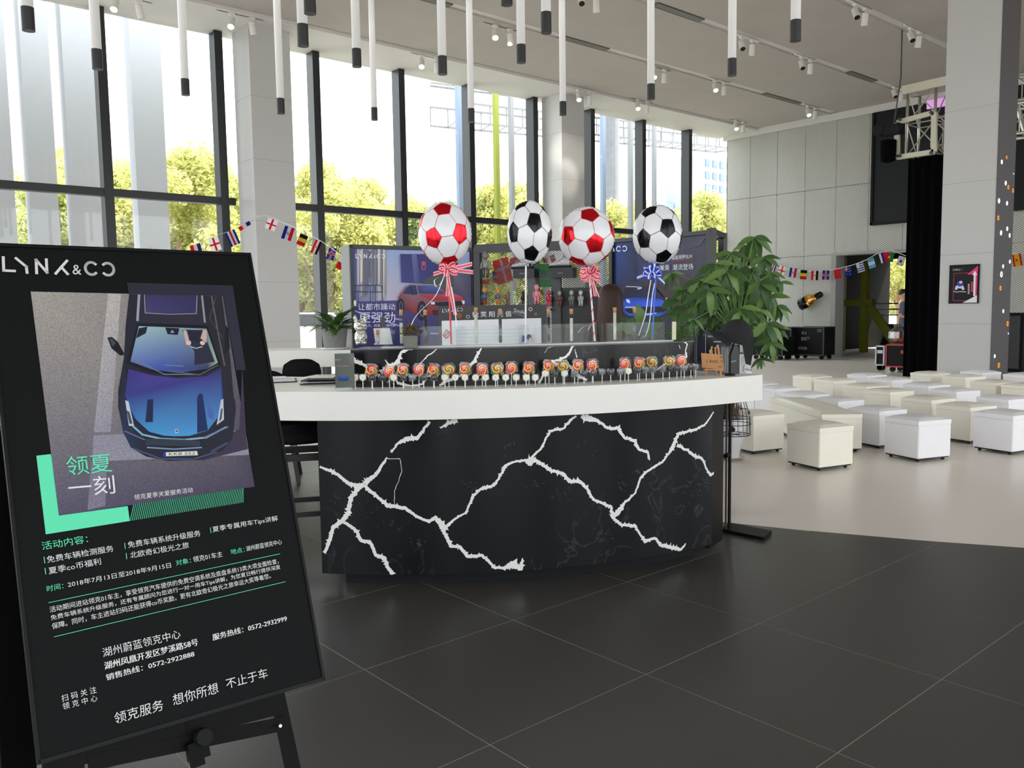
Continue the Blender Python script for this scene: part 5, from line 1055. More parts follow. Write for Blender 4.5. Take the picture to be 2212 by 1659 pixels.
# shoe boxes and shoes
SBX = mat('shoe_box_black', (32, 33, 36), .5); SHS = mat('shoe_silver', (190, 190, 194), .45, .3, bump=.8, scale=60, var=.3)
def ubox(px0, px1, pyt, pyb, d0, d1, m, nm, par=None):
    p, q = Sheet(A+n*d1, ux, (0, 0, 1)).px(*K(px0, pyt)), Sheet(A+n*d1, ux, (0, 0, 1)).px(*K(px1, pyb)); b = MB()
    b.obox(A+ux*(p[0]+q[0])/2+n*(d0+d1)/2+Vector((0, 0, (p[1]+q[1])/2)), ux*(q[0]-p[0])/2, n*(d1-d0)/2, Vector((0, 0, (p[1]-q[1])/2))); return b.build(nm, m, par), p, q
for i, (x0, x1, yt, yb, lab) in enumerate(((608, 925, 425, 550, 'left'), (1175, 1500, 408, 545, 'right'))):
    o, p, q = ubox(x0, x1, yt, yb, .01, .16, SBX, 'box_body'); o.name = 'shoe_box'; tag(o, 'black shoe box fixed to the mesh rack, %s of two' % lab, 'box', 'shoe boxes on the rack')
    S = Sheet(A+n*.161, ux, (0, 0, 1), .001, .0005); lx = x0+(x1-x0)*.32
    if S.n.dot(n) < 0: S.h = -.001
    S.logo(S.px(*K(lx, yb-55)), S.px(*K(lx+75, yb-57)), S.px(*K(lx, yb-68)), (210, 210, 210)); lg = S.build('logo', o)
    t = thing('shoe', 'silver and black trainer standing on the %s shoe box' % lab, 'shoe', tuple(A+ux*(p[0]+q[0])/2+n*.09+Vector((0, 0, p[1]))), 'trainers on the shoe boxes')
    c = A+ux*((p[0]*.75+q[0]*.25)+.02)+n*.09+Vector((0, 0, p[1]+.001)); b = MB(); vs = []; rows = []
    prof = [(-.115, .02, .02), (-.10, .03, .045), (-.05, .036, .055), (.0, .032, .07), (.04, .03, .095), (.085, .028, .10), (.10, .02, .085)]
    for x, wd, h in prof:
        for k in range(10):
            a_ = PI*2*k/10; vs.append(c+ux*x+n*(wd*math.cos(a_))+Vector((0, 0, h/2+.012+(h/2)*math.sin(a_))))
    m_ = len(prof); fs = [(i_*10+k, i_*10+(k+1) % 10, (i_+1)*10+(k+1) % 10, (i_+1)*10+k) for i_ in range(m_-1) for k in range(10)]+[tuple(range(10)), tuple((m_-1)*10+k for k in range(10))[::-1]]
    b.add(vs, fs); b.build('upper', SHS if i < 2 else BLK, t, smooth=True)
    b = MB(); b.obox(c+Vector((0, 0, .012)), ux*.115, n*.036, Vector((0, 0, .012))); b.build('sole', BLKS, t, bevel=.006)
# plain toy figures standing along the rack
def figure(px, pyt, pyb, cols, lab, cap=None):
    S = Sheet(A+n*.07, ux, (0, 0, 1)); top = S.px(*K(px, pyt)); bot = S.px(*K(px, pyb)); h = top[1]-bot[1]; c = A+ux*top[0]+n*.07+Vector((0, 0, bot[1]))
    t = thing('toy_figure', lab, 'figurine', tuple(c), 'plain vinyl figures on the mesh rack'); m = [mat('toy_%d_%d_%d' % q, q, .35, var=.03) for q in cols]
    P = lambda x, y, z: c+ux*x*h+n*y*h+Vector((0, 0, z*h))
    b = MB(); b.sph(P(0, 0, .82), (.125*h, .125*h, .16*h), 16, 10); b.build('head', m[0], t, smooth=True)
    b = MB(); b.tube([P(0, 0, .36), P(0, 0, .42), P(0, 0, .55), P(0, 0, .66)], [.09*h, .125*h, .115*h, .07*h], 14); b.build('body', m[1], t, smooth=True)
    for s_ in (-1, 1):
        b = MB(); b.tube([P(s_*.07, 0, .40), P(s_*.075, 0, .2), P(s_*.08, 0, .05)], [.065*h, .058*h, .05*h], 10); b.sph(P(s_*.085, .03, .035), (.055*h, .055*h, .035*h), 10, 6); b.build('leg', m[2], t, smooth=True)
        b = MB(); b.tube([P(s_*.10, 0, .62), P(s_*.165, .01, .5), P(s_*.15, .05, .40)], [.04*h, .038*h, .034*h], 8); b.sph(P(s_*.15, .055, .38), .042*h, 8, 6); b.build('arm', m[1], t, smooth=True)
    if cap: b = MB(); b.lathe([(.17*h, .86*h), (.12*h, .90*h), (.09*h, .97*h), (.0001, .99*h)], c, 14); b.build('cap', mat('toy_cap', cap, .4), t, smooth=True)
GY = (120, 120, 122)
for a in ((195, 150, 560, (GY, (150, 150, 150), (84, 84, 86)), 'tall grey vinyl figure standing high at the left of the rack'), (182, 690, 965, ((236, 150, 90), (70, 110, 150), (150, 40, 44)), 'small figure in blue and red wearing a yellow hat, leftmost', (206, 166, 70)), (385, 705, 955, ((236, 150, 90), (90, 110, 140), (206, 120, 70)), 'small figure in a yellow hat, second from the left', (206, 166, 70)),
          (635, 745, 950, ((200, 214, 160),)*3, 'pale green vinyl figure left of the black one'), (760, 750, 945, ((34, 34, 36),)*3, 'black vinyl figure behind the white balloon stick'), (962, 640, 945, ((240, 150, 164),)*3, 'large pink vinyl figure'), (1145, 740, 985, ((196, 40, 76),)*3, 'crimson vinyl figure right of the pink one'), (1305, 740, 980, ((170, 164, 130), (110, 80, 80), (120, 60, 56)), 'brown and grey vinyl figure'), (1483, 735, 980, ((180, 186, 160), (120, 122, 124), (104, 106, 108)), 'grey vinyl figure with a pale head'), (1620, 735, 975, ((206, 206, 206), (170, 170, 170), (200, 200, 200)), 'white vinyl figure, rightmost')): figure(*a)
rb(.03, Wd*.55, 1.435, 1.45, 0, .14, 'shelf'); rb(.03, Wd*.9, 1.78, 1.79, 0, .12, 'shelf') if False else None
# ================================================================== SMILE WHITEBOARD
A2, B2 = plane_pts(945, 6.35, 1180, 6.35, 1.5); zt2 = 1.482; ux2 = (B2-A2).normalized(); n2 = Vector((-ux2.y, ux2.x, 0)); n2 = -n2 if n2.dot(A2) > 0 else n2; W2 = (B2-A2).length
t = thing('notice_board', 'dark grey notice board with a white writing area and round stickers behind the counter', 'board', ((A2.x+B2.x)/2, (A2.y+B2.y)/2, 0))
b = MB(); b.obox((A2+B2)/2-n2*.015+Vector((0, 0, zt2/2+.2)), ux2*W2/2, n2*.015, Vector((0, 0, zt2/2-.2))); b.build('board_panel', mat('board_grey', (66, 67, 71), .6), t)
for u in (.06, W2-.06): b = MB(); b.obox(A2+ux2*u-n2*.05+Vector((0, 0, .22)), ux2*.02, n2*.2, Vector((0, 0, .22))); b.build('foot', BLK, t)
S_ = Sheet(A2, ux2, (0, 0, 1), .001, .0006)
def C6(*a): return [S_.px(*K(x, y)) for x, y in a]
wa = [S_.px(954, 693), S_.px(1169, 687)]; S_.poly([(wa[0][0], .5), (wa[1][0], .5), wa[1], wa[0]], (240, 240, 246))
WT = (230, 230, 230); S_.logo(S_.px(955.6, 675), S_.px(999.5, 672), S_.px(955.6, 667.8), WT)
S_.text('微 笑 阳 光 值', S_.px(1020, 685.5), S_.px(1104.5, 684), S_.px(1020, 673), WT, .01)
S_.text('Smile', *C6((612, 1066), (790, 1100), (626, 1008)), (206, 206, 206), .04); S_.text('& ur makeup', *C6((600, 1086), (778, 1140), (606, 1068)), (206, 206, 206), .03)
for px, py, r, c in ((992.5, 682, 5.5, (206, 70, 40)), (992.5, 682, 3.6, (90, 110, 50)), (1011, 684, 4, (196, 196, 190)), (1011, 684, 2.6, (50, 60, 60)), (1146, 668, 4.4, (206, 206, 200)), (1146, 668, 2.8, (150, 50, 50)), (1157.5, 678.5, 2.8, (196, 130, 90)), (1157.5, 678.5, 1.3, (80, 60, 50))): S_.disc(S_.px(px, py), r/FPX*6.35, r/FPX*6.35, c)
for k in range(6): S_.stroke([(wa[0][0]+.1, 1.30-.028*k), (wa[1][0]-.02, 1.30-.028*k)], .0015, (214, 214, 222))
S_.stroke([S_.px(958, 724), S_.px(965, 712), S_.px(973, 722), S_.px(964, 731), S_.px(958, 724)], .006, (196, 50, 60)); S_.stroke([S_.px(960, 727), S_.px(971, 716)], .006, (196, 50, 60))
S_.poly([S_.px(1126, 722), S_.px(1151, 722), S_.px(1149, 744), S_.px(1124, 744)], (214, 210, 214)); S_.poly([S_.px(1128, 726), S_.px(1136, 724), S_.px(1136, 738), S_.px(1127, 738)], (90, 120, 180)); S_.disc(S_.px(1143, 728), .018, .022, (70, 60, 66)); S_.disc(S_.px(1145, 733), .011, .013, (226, 190, 176))
S_.build('board_print', t)

# ================================================================== LOLLIPOPS ALONG THE COUNTER EDGE
def candy_mat(name, cols):
    m = bpy.data.materials.new(name); m.use_nodes = True; n = m.node_tree; b = n.nodes['Principled BSDF']; L = n.links; b.inputs['Roughness'].default_value = .2
    tc = n.nodes.new('ShaderNodeTexCoord'); sp = n.nodes.new('ShaderNodeSeparateXYZ'); L.new(tc.outputs['Object'], sp.inputs[0])
    def mt(op, a, c=None):
        q = n.nodes.new('ShaderNodeMath'); q.operation = op
        for i, x in enumerate((a, c)):
            if x is None: continue
            if isinstance(x, (int, float)): q.inputs[i].default_value = x
            else: L.new(x, q.inputs[i])
        return q.outputs[0]
    an = mt('DIVIDE', mt('ARCTAN2', sp.outputs[2], sp.outputs[0]), 2*PI); r = mt('SQRT', mt('ADD', mt('MULTIPLY', sp.outputs[0], sp.outputs[0]), mt('MULTIPLY', sp.outputs[2], sp.outputs[2])))
    v = mt('FRACT', mt('ADD', mt('MULTIPLY', an, 1.0), mt('MULTIPLY', r, 30)))
    cr = n.nodes.new('ShaderNodeValToRGB'); cr.color_ramp.interpolation = 'CONSTANT'; e = cr.color_ramp.elements; e[0].color = lin(cols[0])
    e[1].position = 1/len(cols); e[1].color = lin(cols[1])
    for k in range(2, len(cols)): q = e.new(k/len(cols)); q.color = lin(cols[k])
    L.new(v, cr.inputs[0]); L.new(cr.outputs[0], b.inputs['Base Color']); L.new(cr.outputs[0], b.inputs['Emission Color']); b.inputs['Emission Strength'].default_value = 0; return m
RDc, ORc, YLc, GNc, PKc, WHc = (222, 40, 36), (240, 130, 40), (244, 214, 90), (70, 160, 60), (232, 110, 110), (240, 220, 200)
CM = [candy_mat('candy_a', [RDc, YLc, RDc, GNc, ORc, RDc]), candy_mat('candy_b', [RDc, YLc, GNc, RDc, YLc, GNc]), candy_mat('candy_c', [RDc, PKc, RDc, YLc, RDc, WHc])]
STKM = mat('lolly_stick_white', (232, 232, 234), .4)
def lolly(big, m):
    t = thing('lollipop', '', 'lollipop', (0, 0, 0)); r = .028 if big else .0165; h = .085 if big else .052
    b = MB(); b.tube([(0, 0, 0), (0, 0, h)], .0022, 6); b.build('stick', STKM, t, origin=(0, 0, 0))
    b = MB(); vs = [(0, -.006, 0)]; N = 24
    for k in range(N): vs.append((r*math.cos(2*PI*k/N), -.005, r*math.sin(2*PI*k/N)))
    for k in range(N): vs.append((r*math.cos(2*PI*k/N), .005, r*math.sin(2*PI*k/N)))
    vs.append((0, .006, 0)); fs = [(0, 1+(k+1) % N, 1+k) for k in range(N)]+[(1+k, 1+(k+1) % N, 1+N+(k+1) % N, 1+N+k) for k in range(N)]+[(1+2*N, 1+N+k, 1+N+(k+1) % N) for k in range(N)]
    b.add(vs, fs); o = b.build('candy_disc', m, t, origin=(0, 0, 0)); o.location = (0, 0, h+r*.9)
    b = MB(); q = r*1.22; z = h+r*.9; rr = random.Random(int(r*1e5)+len(bpy.data.objects)); pts = []; n_ = 12
    for k in range(n_):
        a = 2*PI*k/n_; s_ = q*(1.0+.22*abs(math.sin(2*a)))*rr.uniform(.95, 1.06); pts.append((s_*math.cos(a), rr.uniform(-.002, .002), z+s_*math.sin(a)))
    for sg in (-1, 1): b.add([(0, sg*.0085, z)]+[(x, y+sg*.0005, z_) for x, y, z_ in pts], [(0, 1+k, 1+(k+1) % n_) for k in range(n_)])
    b.add([(0, 0, z-q*1.1), (-q*.55, .004, z-q*1.75), (-.1*q, -.003, z-q*1.6), (q*.12, .002, z-q*1.65), (q*.6, -.004, z-q*1.8)], [(0, 1, 2), (0, 2, 3), (0, 3, 4)])
    b.build('wrapper', FILM, t, origin=(0, 0, 0)); return t
WCD = mat('candy_white', (226, 226, 208), .3); DCD = mat('candy_dark', (44, 42, 42), .3); CCD = mat('candy_clear', (120, 120, 124), .15)
P_ = {('b', 0): lolly(1, CM[0]), ('b', 1): lolly(1, CM[1]), ('b', 2): lolly(1, CM[2]), ('s', 'W'): lolly(0, WCD), ('s', 'D'): lolly(0, DCD), ('s', 'C'): lolly(0, CCD)}
BIG = [(803.7, 800, 0), (841.7, 803, 2), (871, 799, 0), (905.7, 799, 2), (937, 799, 0), (970, 798, 1), (1005.5, 797, 0), (1042, 798, 2), (1075, 797, 1), (1105, 795, 2), (1143, 795, 0), (1186, 791, 0), (1216.5, 791, 1), (1248.5, 790, 0), (1279.4, 789, 2), (1350, 786, 2), (1381.4, 785, 0), (1408.4, 783, 1), (1446, 780.6, 1), (1471, 779, 2)]
SM = [(405, 'W'), (480, 'W'), (575, 'D'), (675, 'D'), (788, 'W'), (885, 'D'), (975, 'C'), (1085, 'D'), (1190, 'D'), (1297, 'W'), (1398, 'W'), (1495, 'W'), (1600, 'W'), (1700, 'W'), (1800, 'W'), (1900, 'W'), (2005, 'W'), (2105, 'W'), (2195, 'W')]
SM = [(x/4.608+680, 815.5, k) for x, k in SM]+[(x/3.814+1120, 660+y/3.814, k) for x, y, k in ((222, 560, 'W'), (300, 565, 'D'), (380, 560, 'W'), (462, 560, 'C'), (540, 560, 'D'), (615, 555, 'D'), (690, 545, 'C'), (760, 548, 'D'), (840, 545, 'C'), (905, 540, 'W'), (980, 535, 'D'), (1052, 530, 'C'), (1112, 530, 'C'), (1190, 525, 'C'), (1243, 520, 'D'), (1305, 515, 'D'), (1365, 515, 'C'), (1420, 505, 'D'), (1460, 505, 'C'))]
ORDL = [(x, y, 'b', m) for x, y, m in BIG]+[(x, y, 's', m) for x, y, m in SM]
OL2 = ['first', 'second', 'third', 'fourth', 'fifth', 'sixth', 'seventh', 'eighth', 'ninth', 'tenth', 'eleventh', 'twelfth', 'thirteenth', 'fourteenth', 'fifteenth', 'sixteenth', 'seventeenth', 'eighteenth', 'nineteenth', 'twentieth']
nb = ns = 0; cn_ = {}
for x, y, k, m in ORDL:
    rr_ = 3.13 if k == 'b' else 3.17; p = on_circle(x, 838, C1, rr_)
    a = math.atan2(p.y-C1[1], p.x-C1[0])
    z = at(x, y, y=p.y).z; f_ = Vector((p.x, p.y, 0)).normalized(); rz = math.atan2(f_.y, f_.x)-PI/2+random.uniform(-.35, .35); key = (k, m); cn_[key] = cn_.get(key, 0)+1
    if k == 'b': nb += 1; lab = 'big swirl lollipop in clear wrap, %s from the left along the counter' % OL2[nb-1]; gp = 'big swirl lollipops on the counter'; h0 = .085+.0252
    else: lab = 'small %s lollipop in twisted clear wrap, %s of its colour from the left' % ({'W': 'white', 'D': 'black', 'C': 'clear grey'}[m], OL2[min(19, cn_[key]-1)]); gp = 'small round lollipops on the counter'; h0 = .052+.0149
    o = dup(P_[(k, m)], (p.x, p.y, ZT+.0005), rz, lab, gp); s_ = (z-ZT)/h0; o.scale = (1, 1, max(.75, min(1.35, s_)))
    if s_ and k == 'b': o.scale = (1, 1, 1); o.location.z = ZT+.0005; 
    for c in o.children:
        if not c.name.startswith('stick'): c.location.z += (z-ZT-h0)
        else: c.scale = (1, 1, max(.3, (z-ZT)/h0*1.02))
    o.scale = (1, 1, 1)
for t in P_.values():
    for c in list(t.children): bpy.data.objects.remove(c)
    bpy.data.objects.remove(t)
# ================================================================== THINGS ON THE WORKTOP
def facing(p): f_ = Vector((p.x, p.y, 0)).normalized(); return Vector((f_.y, -f_.x, 0)), -f_      # right vector, toward camera
# brochure stand
p = at(746, 842, z=ZT); r_, n_ = facing(p); D = dp(746, 800, 1)
t = thing('leaflet_stand', 'clear stand holding a dark car leaflet on the white top, left of the lollipops', 'leaflet stand', tuple(p)); dd_ = Vector((p.x, p.y, 0)).length
Wh = 20.5/FPX*dd_*.98; Hh = .175
b = MB(); b.obox(p+Vector((0, 0, .007))+n_*0, r_*(Wh+.004), n_*.018, Vector((0, 0, .007))); b.build('acrylic_foot', ACR, t)
b = MB(); b.obox(p+Vector((0, 0, .012+Hh/2)), r_*Wh, n_*.002, Vector((0, 0, Hh/2))); b.build('leaflet', mat('leaflet_grey', (98, 98, 94), .4, var=.2), t)
b = MB(); b.obox(p+n_*.004+Vector((0, 0, .012+Hh/2)), r_*(Wh+.002), n_*.0008, Vector((0, 0, Hh/2+.002))); b.build('acrylic_sleeve', ACR, t)
S_ = Sheet(p+n_*.0022, r_, (0, 0, 1), .0004, .0002)
q_ = lambda *a: [S_.px(680+x/4.608, 660+y/4.608) for x, y in a]
S_.logo(q_((186, 545))[0], q_((258, 545))[0], q_((186, 533))[0], (220, 220, 220)); S_.poly(q_((232, 705), (300, 695), (338, 712), (336, 745), (290, 752), (228, 745)), [(50, 90, 170), (60, 110, 200), (40, 70, 140), (30, 50, 90), (50, 80, 140), (40, 60, 110)])
S_.text('领克 试乘试驾', *q_((222, 585), (340, 583), (222, 574)), (190, 80, 80)); S_.text('预约试驾  即享好礼', *q_((222, 607), (340, 606), (222, 595)), (190, 190, 190)); S_.stroke(q_((222, 700), (345, 700)), .002, (120, 130, 130)); S_.build('leaflet_print', t)
# folders and clipboard
t = thing('folder_stack', 'black folders with loose papers lying left of the leaflet stand', 'folders', tuple(at(700, 828, z=ZT)))
c = at(702, 829, z=ZT); rx_, nx_ = facing(c)
for k, (m, wd, hh, dx) in enumerate(((BLKG, .12, .006, 0), (mat('paper_blue', (200, 214, 232), .6), .10, .003, .02), (BLKS, .11, .006, .01), (mat('kraft_tab', (206, 186, 140), .6), .07, .002, .03), (mat('paper_white', (228, 230, 234), .6), .09, .004, .015))):
    b = MB(); b.obox(c+rx_*(dx-.015)-nx_*.04+Vector((0, 0, .004+k*.009)), (rx_*math.cos(k*.1)+nx_*math.sin(k*.1))*wd, (nx_*math.cos(k*.1)-rx_*math.sin(k*.1))*.09, Vector((0, 0, hh/2))); b.build('folder' if k in (0, 2) else 'paper', m, t)
c = at(603, 823, z=ZT); t = thing('clipboard', 'black clipboard with papers at the left end of the white top by the poster', 'clipboard', tuple(c)); rx_, nx_ = facing(c)
b = MB(); b.obox(c+Vector((0, 0, .003)), rx_*.10, nx_*.14, Vector((0, 0, .002))); b.build('board', BLKS, t); b = MB(); b.obox(c+Vector((0, 0, .006)), rx_*.09, nx_*.12, Vector((0, 0, .0008))); b.build('paper', mat('paper_white', (228, 230, 234), .6), t); b = MB(); b.obox(c-nx_*.12+Vector((0, 0, .013)), rx_*.04, nx_*.012, Vector((0, 0, .006))); b.build('clip', STEEL, t, bevel=.002)
# right end: catalogues, gift bags, wooden sign, cap, tag
PLN = mat('catalogue_black', (24, 27, 34), .25, var=.1); STRP = mat('spine_silver', (170, 176, 186), .3)
def standing(px, pyb, wpx, pyt, dep, m, nm, lab, cat, yaw=0, grp=None):
    p = at(px, pyb, z=ZT); r_, n_ = facing(p); r2 = r_*math.cos(yaw)+n_*math.sin(yaw); n2_ = n_*math.cos(yaw)-r_*math.sin(yaw); dd_ = Vector(p).dot(Vector(-ROT[:, 2])); Wh = wpx/2/FPX*dd_; Hh = at(px, pyt, y=p.y).z-ZT
    t = thing(nm, lab, cat, tuple(p), grp); b = MB(); b.obox(p-n2_*dep/2+Vector((0, 0, Hh/2+.001)), r2*Wh, n2_*dep/2, Vector((0, 0, Hh/2))); b.build('body', m, t, bevel=.002)
    return t, p, r2, n2_, Wh, Hh
t, p, r2, n2_, Wh, Hh = standing(1524, 786, 66, 702, .05, PLN, 'gift_box', 'tallest black gift box with light edge lines at the right end of the counter', 'box', .25, 'black gift boxes and bags')
S_ = Sheet(p+n2_*.0002-r2*Wh, r2, (0, 0, 1), .0008, .0003); S_.poly([(.02, .02), (Wh*2-.01, .02), (Wh*2-.01, Hh-.01), (.02, Hh-.01)], [(18, 20, 24), (20, 22, 28), (56, 66, 84), (30, 36, 46)]); S_.logo((Wh*.9, Hh*.82), (Wh*1.3, Hh*.82), (Wh*.9, Hh*.86), (200, 200, 206)); S_.build('front_print', t)
for k in range(4): b = MB(); q = p-r2*(Wh-.006-k*.012)+n2_*.0015; b.obox(q+Vector((0, 0, Hh/2)), r2*.0012, n2_*.001, Vector((0, 0, Hh*.46))); b.build('edge_line', STRP, t)
t, p, r2, n2_, Wh, Hh = standing(1545, 797, 48, 715, .04, PLN, 'gift_box', 'middle black gift box with printed drawing, in front of the tallest one', 'box', .15, 'black gift boxes and bags')
S_ = Sheet(p+n2_*.0002-r2*Wh, r2, (0, 0, 1), .0008, .0003); S_.logo((Wh*.3, Hh*.84), (Wh*.75, Hh*.84), (Wh*.3, Hh*.88), (200, 200, 206)); S_.stroke([(Wh*.9, Hh*.72), (Wh*1.5, Hh*.72)], .008, (190, 190, 196)); S_.disc((Wh*1.25, Hh*.6), .012, .01, (196, 196, 200)); S_.stroke([(Wh*1.0, Hh*.55), (Wh*1.6, Hh*.54)], .004, (210, 210, 214)); S_.stroke([(Wh*.12, .02), (Wh*.12, Hh-.02)], .004, (170, 174, 182)); S_.build('front_print', t)
t, p, r2, n2_, Wh, Hh = standing(1577, 808, 42, 746, .07, PLN, 'gift_bag', 'small black gift bag with white edge stripes and cord handles', 'bag', -.2, 'black gift boxes and bags')
S_ = Sheet(p+n2_*.0002-r2*Wh, r2, (0, 0, 1), .0008, .0003); S_.logo((Wh*1.05, Hh*.40), (Wh*1.6, Hh*.44), (Wh*1.05, Hh*.45), (214, 214, 220))
for k in range(6): S_.stroke([(Wh*(.08+.13*k), .01), (Wh*(.08+.13*k), Hh-.01)], .0022+.0012*(k % 2), (190, 192, 198))
S_.build('front_print', t)
for s_ in (-1, 1):
    c = p+r2*(Wh*.55)+Vector((0, 0, Hh))-n2_*(.02 if s_ == 1 else .05); b = MB(); b.tube([c-r2*.022-Vector((0, 0, .004)), c+Vector((0, 0, .075)), c+r2*.026-Vector((0, 0, .004))], .0022, 6); b.build('cord_handle', mat('cord_grey', (150, 150, 156), .6), t)
# little wooden easel sign
WOOD = mat('light_wood', (196, 142, 92), .6, var=.14, scale=30); p = at(1541, 812, z=ZT); r_, n_ = facing(p); r2 = r_*math.cos(.3)+n_*math.sin(.3)*1; n2_ = n_*math.cos(.3)-r_*math.sin(.3)
t = thing('wooden_sign', 'small wooden sign on a mini easel at the right end of the counter', 'sign', tuple(p)); zz_ = Vector((0, 0, 1))
for k in (-1, 1): b = MB(); b.bar(p+r2*(.046*k)+zz_*.0, p+r2*(.018*k)+zz_*.17-n2_*.03, .009, .007, up=n2_); b.build('leg', WOOD, t)
b = MB(); b.bar(p-n2_*.07, p+zz_*.165-n2_*.03, .008, .007); b.build('leg', WOOD, t); b = MB(); b.obox(p+zz_*.036-n2_*.002, r2*.056, n2_*.009, zz_*.004); b.build('ledge', WOOD, t)
up_ = (zz_*.97-n2_*.22).normalized(); up_ = (up_-r2*.14).normalized(); rr2 = (r2+zz_*-.07*-1*-1).normalized(); bc_ = p+up_*.086+n2_*.002
b = MB(); b.obox(bc_, rr2*.064, rr2.cross(up_).normalized()*.003, up_*.044); b.build('board', WOOD, t, bevel=.001)
nn2 = rr2.cross(up_).normalized(); nn2 = nn2 if nn2.dot(n2_) > 0 else -nn2; S_ = Sheet(bc_-rr2*.064-up_*.044+nn2*.0034, rr2, up_, .0004, .0002)
if S_.n.dot(nn2) < 0: S_.step *= -1; S_.h *= -1
S_.logo((.022, .036), (.086, .036), (.022, .05), (96, 60, 34))
for k in range(9): S_.stroke([(.098, .012+k*.008), (.118, .012+k*.008)], .0028, (110, 72, 44)) if k not in (2, 6) else None
S_.build('burnt_lettering', t)
for k in (-.012, .0, .018): b = MB(); b.bar(p+up_*.12+rr2*k-n2_*.006, p+up_*.152+rr2*(k*1.3)-n2_*.006, .004, .004); b.build('peg', mat('peg_pale', (222, 200, 160), .6), t)
# white tag-shaped card
p = at(1612, 806, z=ZT); r_, n_ = facing(p); t = thing('tag_card', 'white tag-shaped card with black letters beside the gift bags', 'card', tuple(p)); b = MB(); up_ = (zz_-n_*.2-r_*.12).normalized()
pts = [(-.03, 0), (.034, 0), (.026, .06), (.012, .098), (.002, .106), (-.012, .106), (-.022, .096), (-.026, .06)]; vs = [p+r_*x+up_*y+n_*o_ for o_ in (0, -.003) for x, y in pts]; N = len(pts); b.add(vs, [tuple(range(N)), tuple(range(N, 2*N))[::-1]]+[(k, (k+1) % N, N+(k+1) % N, N+k) for k in range(N)]); b.build('card', mat('card_white', (226, 226, 232), .5), t)
S_ = Sheet(p+n_*.001, r_, up_, .0006, .0002); S_.text('NK&', (-.01, .016), (.032, .012), (-.008, .03), (60, 60, 64)); S_.stroke([(-.012, .05), (-.02, .012), (-.008, .004)], .003, (30, 30, 32)); S_.build('lettering', t)
# black cap on a stand
pc = dp(1594, 716, 4.95); CAPF = mat('cap_cotton_black', (24, 25, 28), .85, var=.12, scale=150); t = thing('cap', 'black cotton baseball cap on a stand above the gift bags', 'cap', (pc.x, pc.y, ZT))
r_, n_ = facing(pc); b = MB(); N = 24; vs = []; rows = [(0, 1.0), (.2, 1.0), (.45, .93), (.68, .76), (.86, .5), (.96, .24), (1, .02)]; tl = (Vector((0, 0, 1))+r_*.35+n_*.25).normalized(); rx2 = (r_-tl*r_.dot(tl)).normalized(); ny2 = tl.cross(rx2)
if ny2.dot(n_) < 0: ny2 = -ny2
for q, wd in rows:
    for k in range(N): a = 2*PI*k/N; vs.append(pc+rx2*(.098*wd*math.cos(a)*(1+.02*math.cos(6*a)))+ny2*(.09*wd*math.sin(a))+tl*(-.05+.125*q))
b.add(vs, [(i*N+k, i*N+(k+1) % N, (i+1)*N+(k+1) % N, (i+1)*N+k) for i in range(6) for k in range(N)]); b.build('crown', CAPF, t, smooth=True)
b = MB(); vs = []; M = 10
for i in range(M+1):
    for j in range(5): a = PI*.86+(-.95+1.9*i/M); L_ = .092+.02*j; vs.append(pc+rx2*(L_*math.cos(a))+ny2*(L_*.9*math.sin(a))+tl*(-.046-.004*j+.02*math.cos((i/M-.5)*3)))
b.add(vs, [(i*5+j, (i+1)*5+j, (i+1)*5+j+1, i*5+j+1) for i in range(M) for j in range(4)]); b.build('visor', CAPF, t, smooth=True)
b = MB(); b.add([pc+r_*.02+n_*.06+Vector((0, 0, -.05)), pc+r_*.1+n_*.02+Vector((0, 0, -.03)), pc+r_*.075+n_*.01+Vector((0, 0, -.2)), pc+r_*.045+n_*.03+Vector((0, 0, -.19))], [(0, 1, 2, 3)]); b.build('back_strap', CAPF, t)
pk = dp(1577, 780, 4.85); b = MB(); b.tube([(pk.x, pk.y, ZT), (pk.x, pk.y, ZT+.12), (pc.x, pc.y, pc.z+.0)], .006, 10); b.lathe([(.03, ZT+.0005), (.03, ZT+.008), (.008, ZT+.012)], (pk.x, pk.y, 0), 16); b.build('stand', BLKS, t)
# ================================================================== ON THE RAISED SHELF
def leaf_mesh(L_, Wd, droop=.25, fold=.18, n=5):
    vs = []; fs = []
    for i in range(n+1):
        t_ = i/n; w_ = Wd*math.sin(PI*min(1, t_*1.02+.02))**.8 if 0 < i < n else (.12*Wd if i == 0 else .0); y = L_*t_; z = -droop*L_*t_*t_
        vs += [(-w_, y, z+fold*w_), (0, y, z), (w_, y, z+fold*w_)]
    for i in range(n):
        a = 3*i; fs += [(a, a+1, a+4, a+3), (a+1, a+2, a+5, a+4)]
    me = bpy.data.meshes.new('leaf'); me.from_pydata(vs, [], fs); me.polygons.foreach_set('use_smooth', [True]*len(fs)); me.update(); return me
def plantleaf(n, c, r=.4):
    m = mat(n, c, r, var=.25, scale=8, spec=.4); nt_ = m.node_tree; b = nt_.nodes['Principled BSDF']; t = nt_.nodes.new('ShaderNodeBsdfTranslucent'); t.inputs[0].default_value = lin(tuple(min(255, int(x*1.25)) for x in c)); x = nt_.nodes.new('ShaderNodeMixShader'); x.inputs[0].default_value = .22
    o = nt_.nodes['Material Output']; nt_.links.new(b.outputs[0], x.inputs[1]); nt_.links.new(t.outputs[0], x.inputs[2]); nt_.links.new(x.outputs[0], o.inputs[0]); return m
LG1, LG2, LG3 = plantleaf('leaf_green', (84, 116, 60)), plantleaf('leaf_deep', (62, 92, 50)), plantleaf('leaf_light', (110, 140, 76))
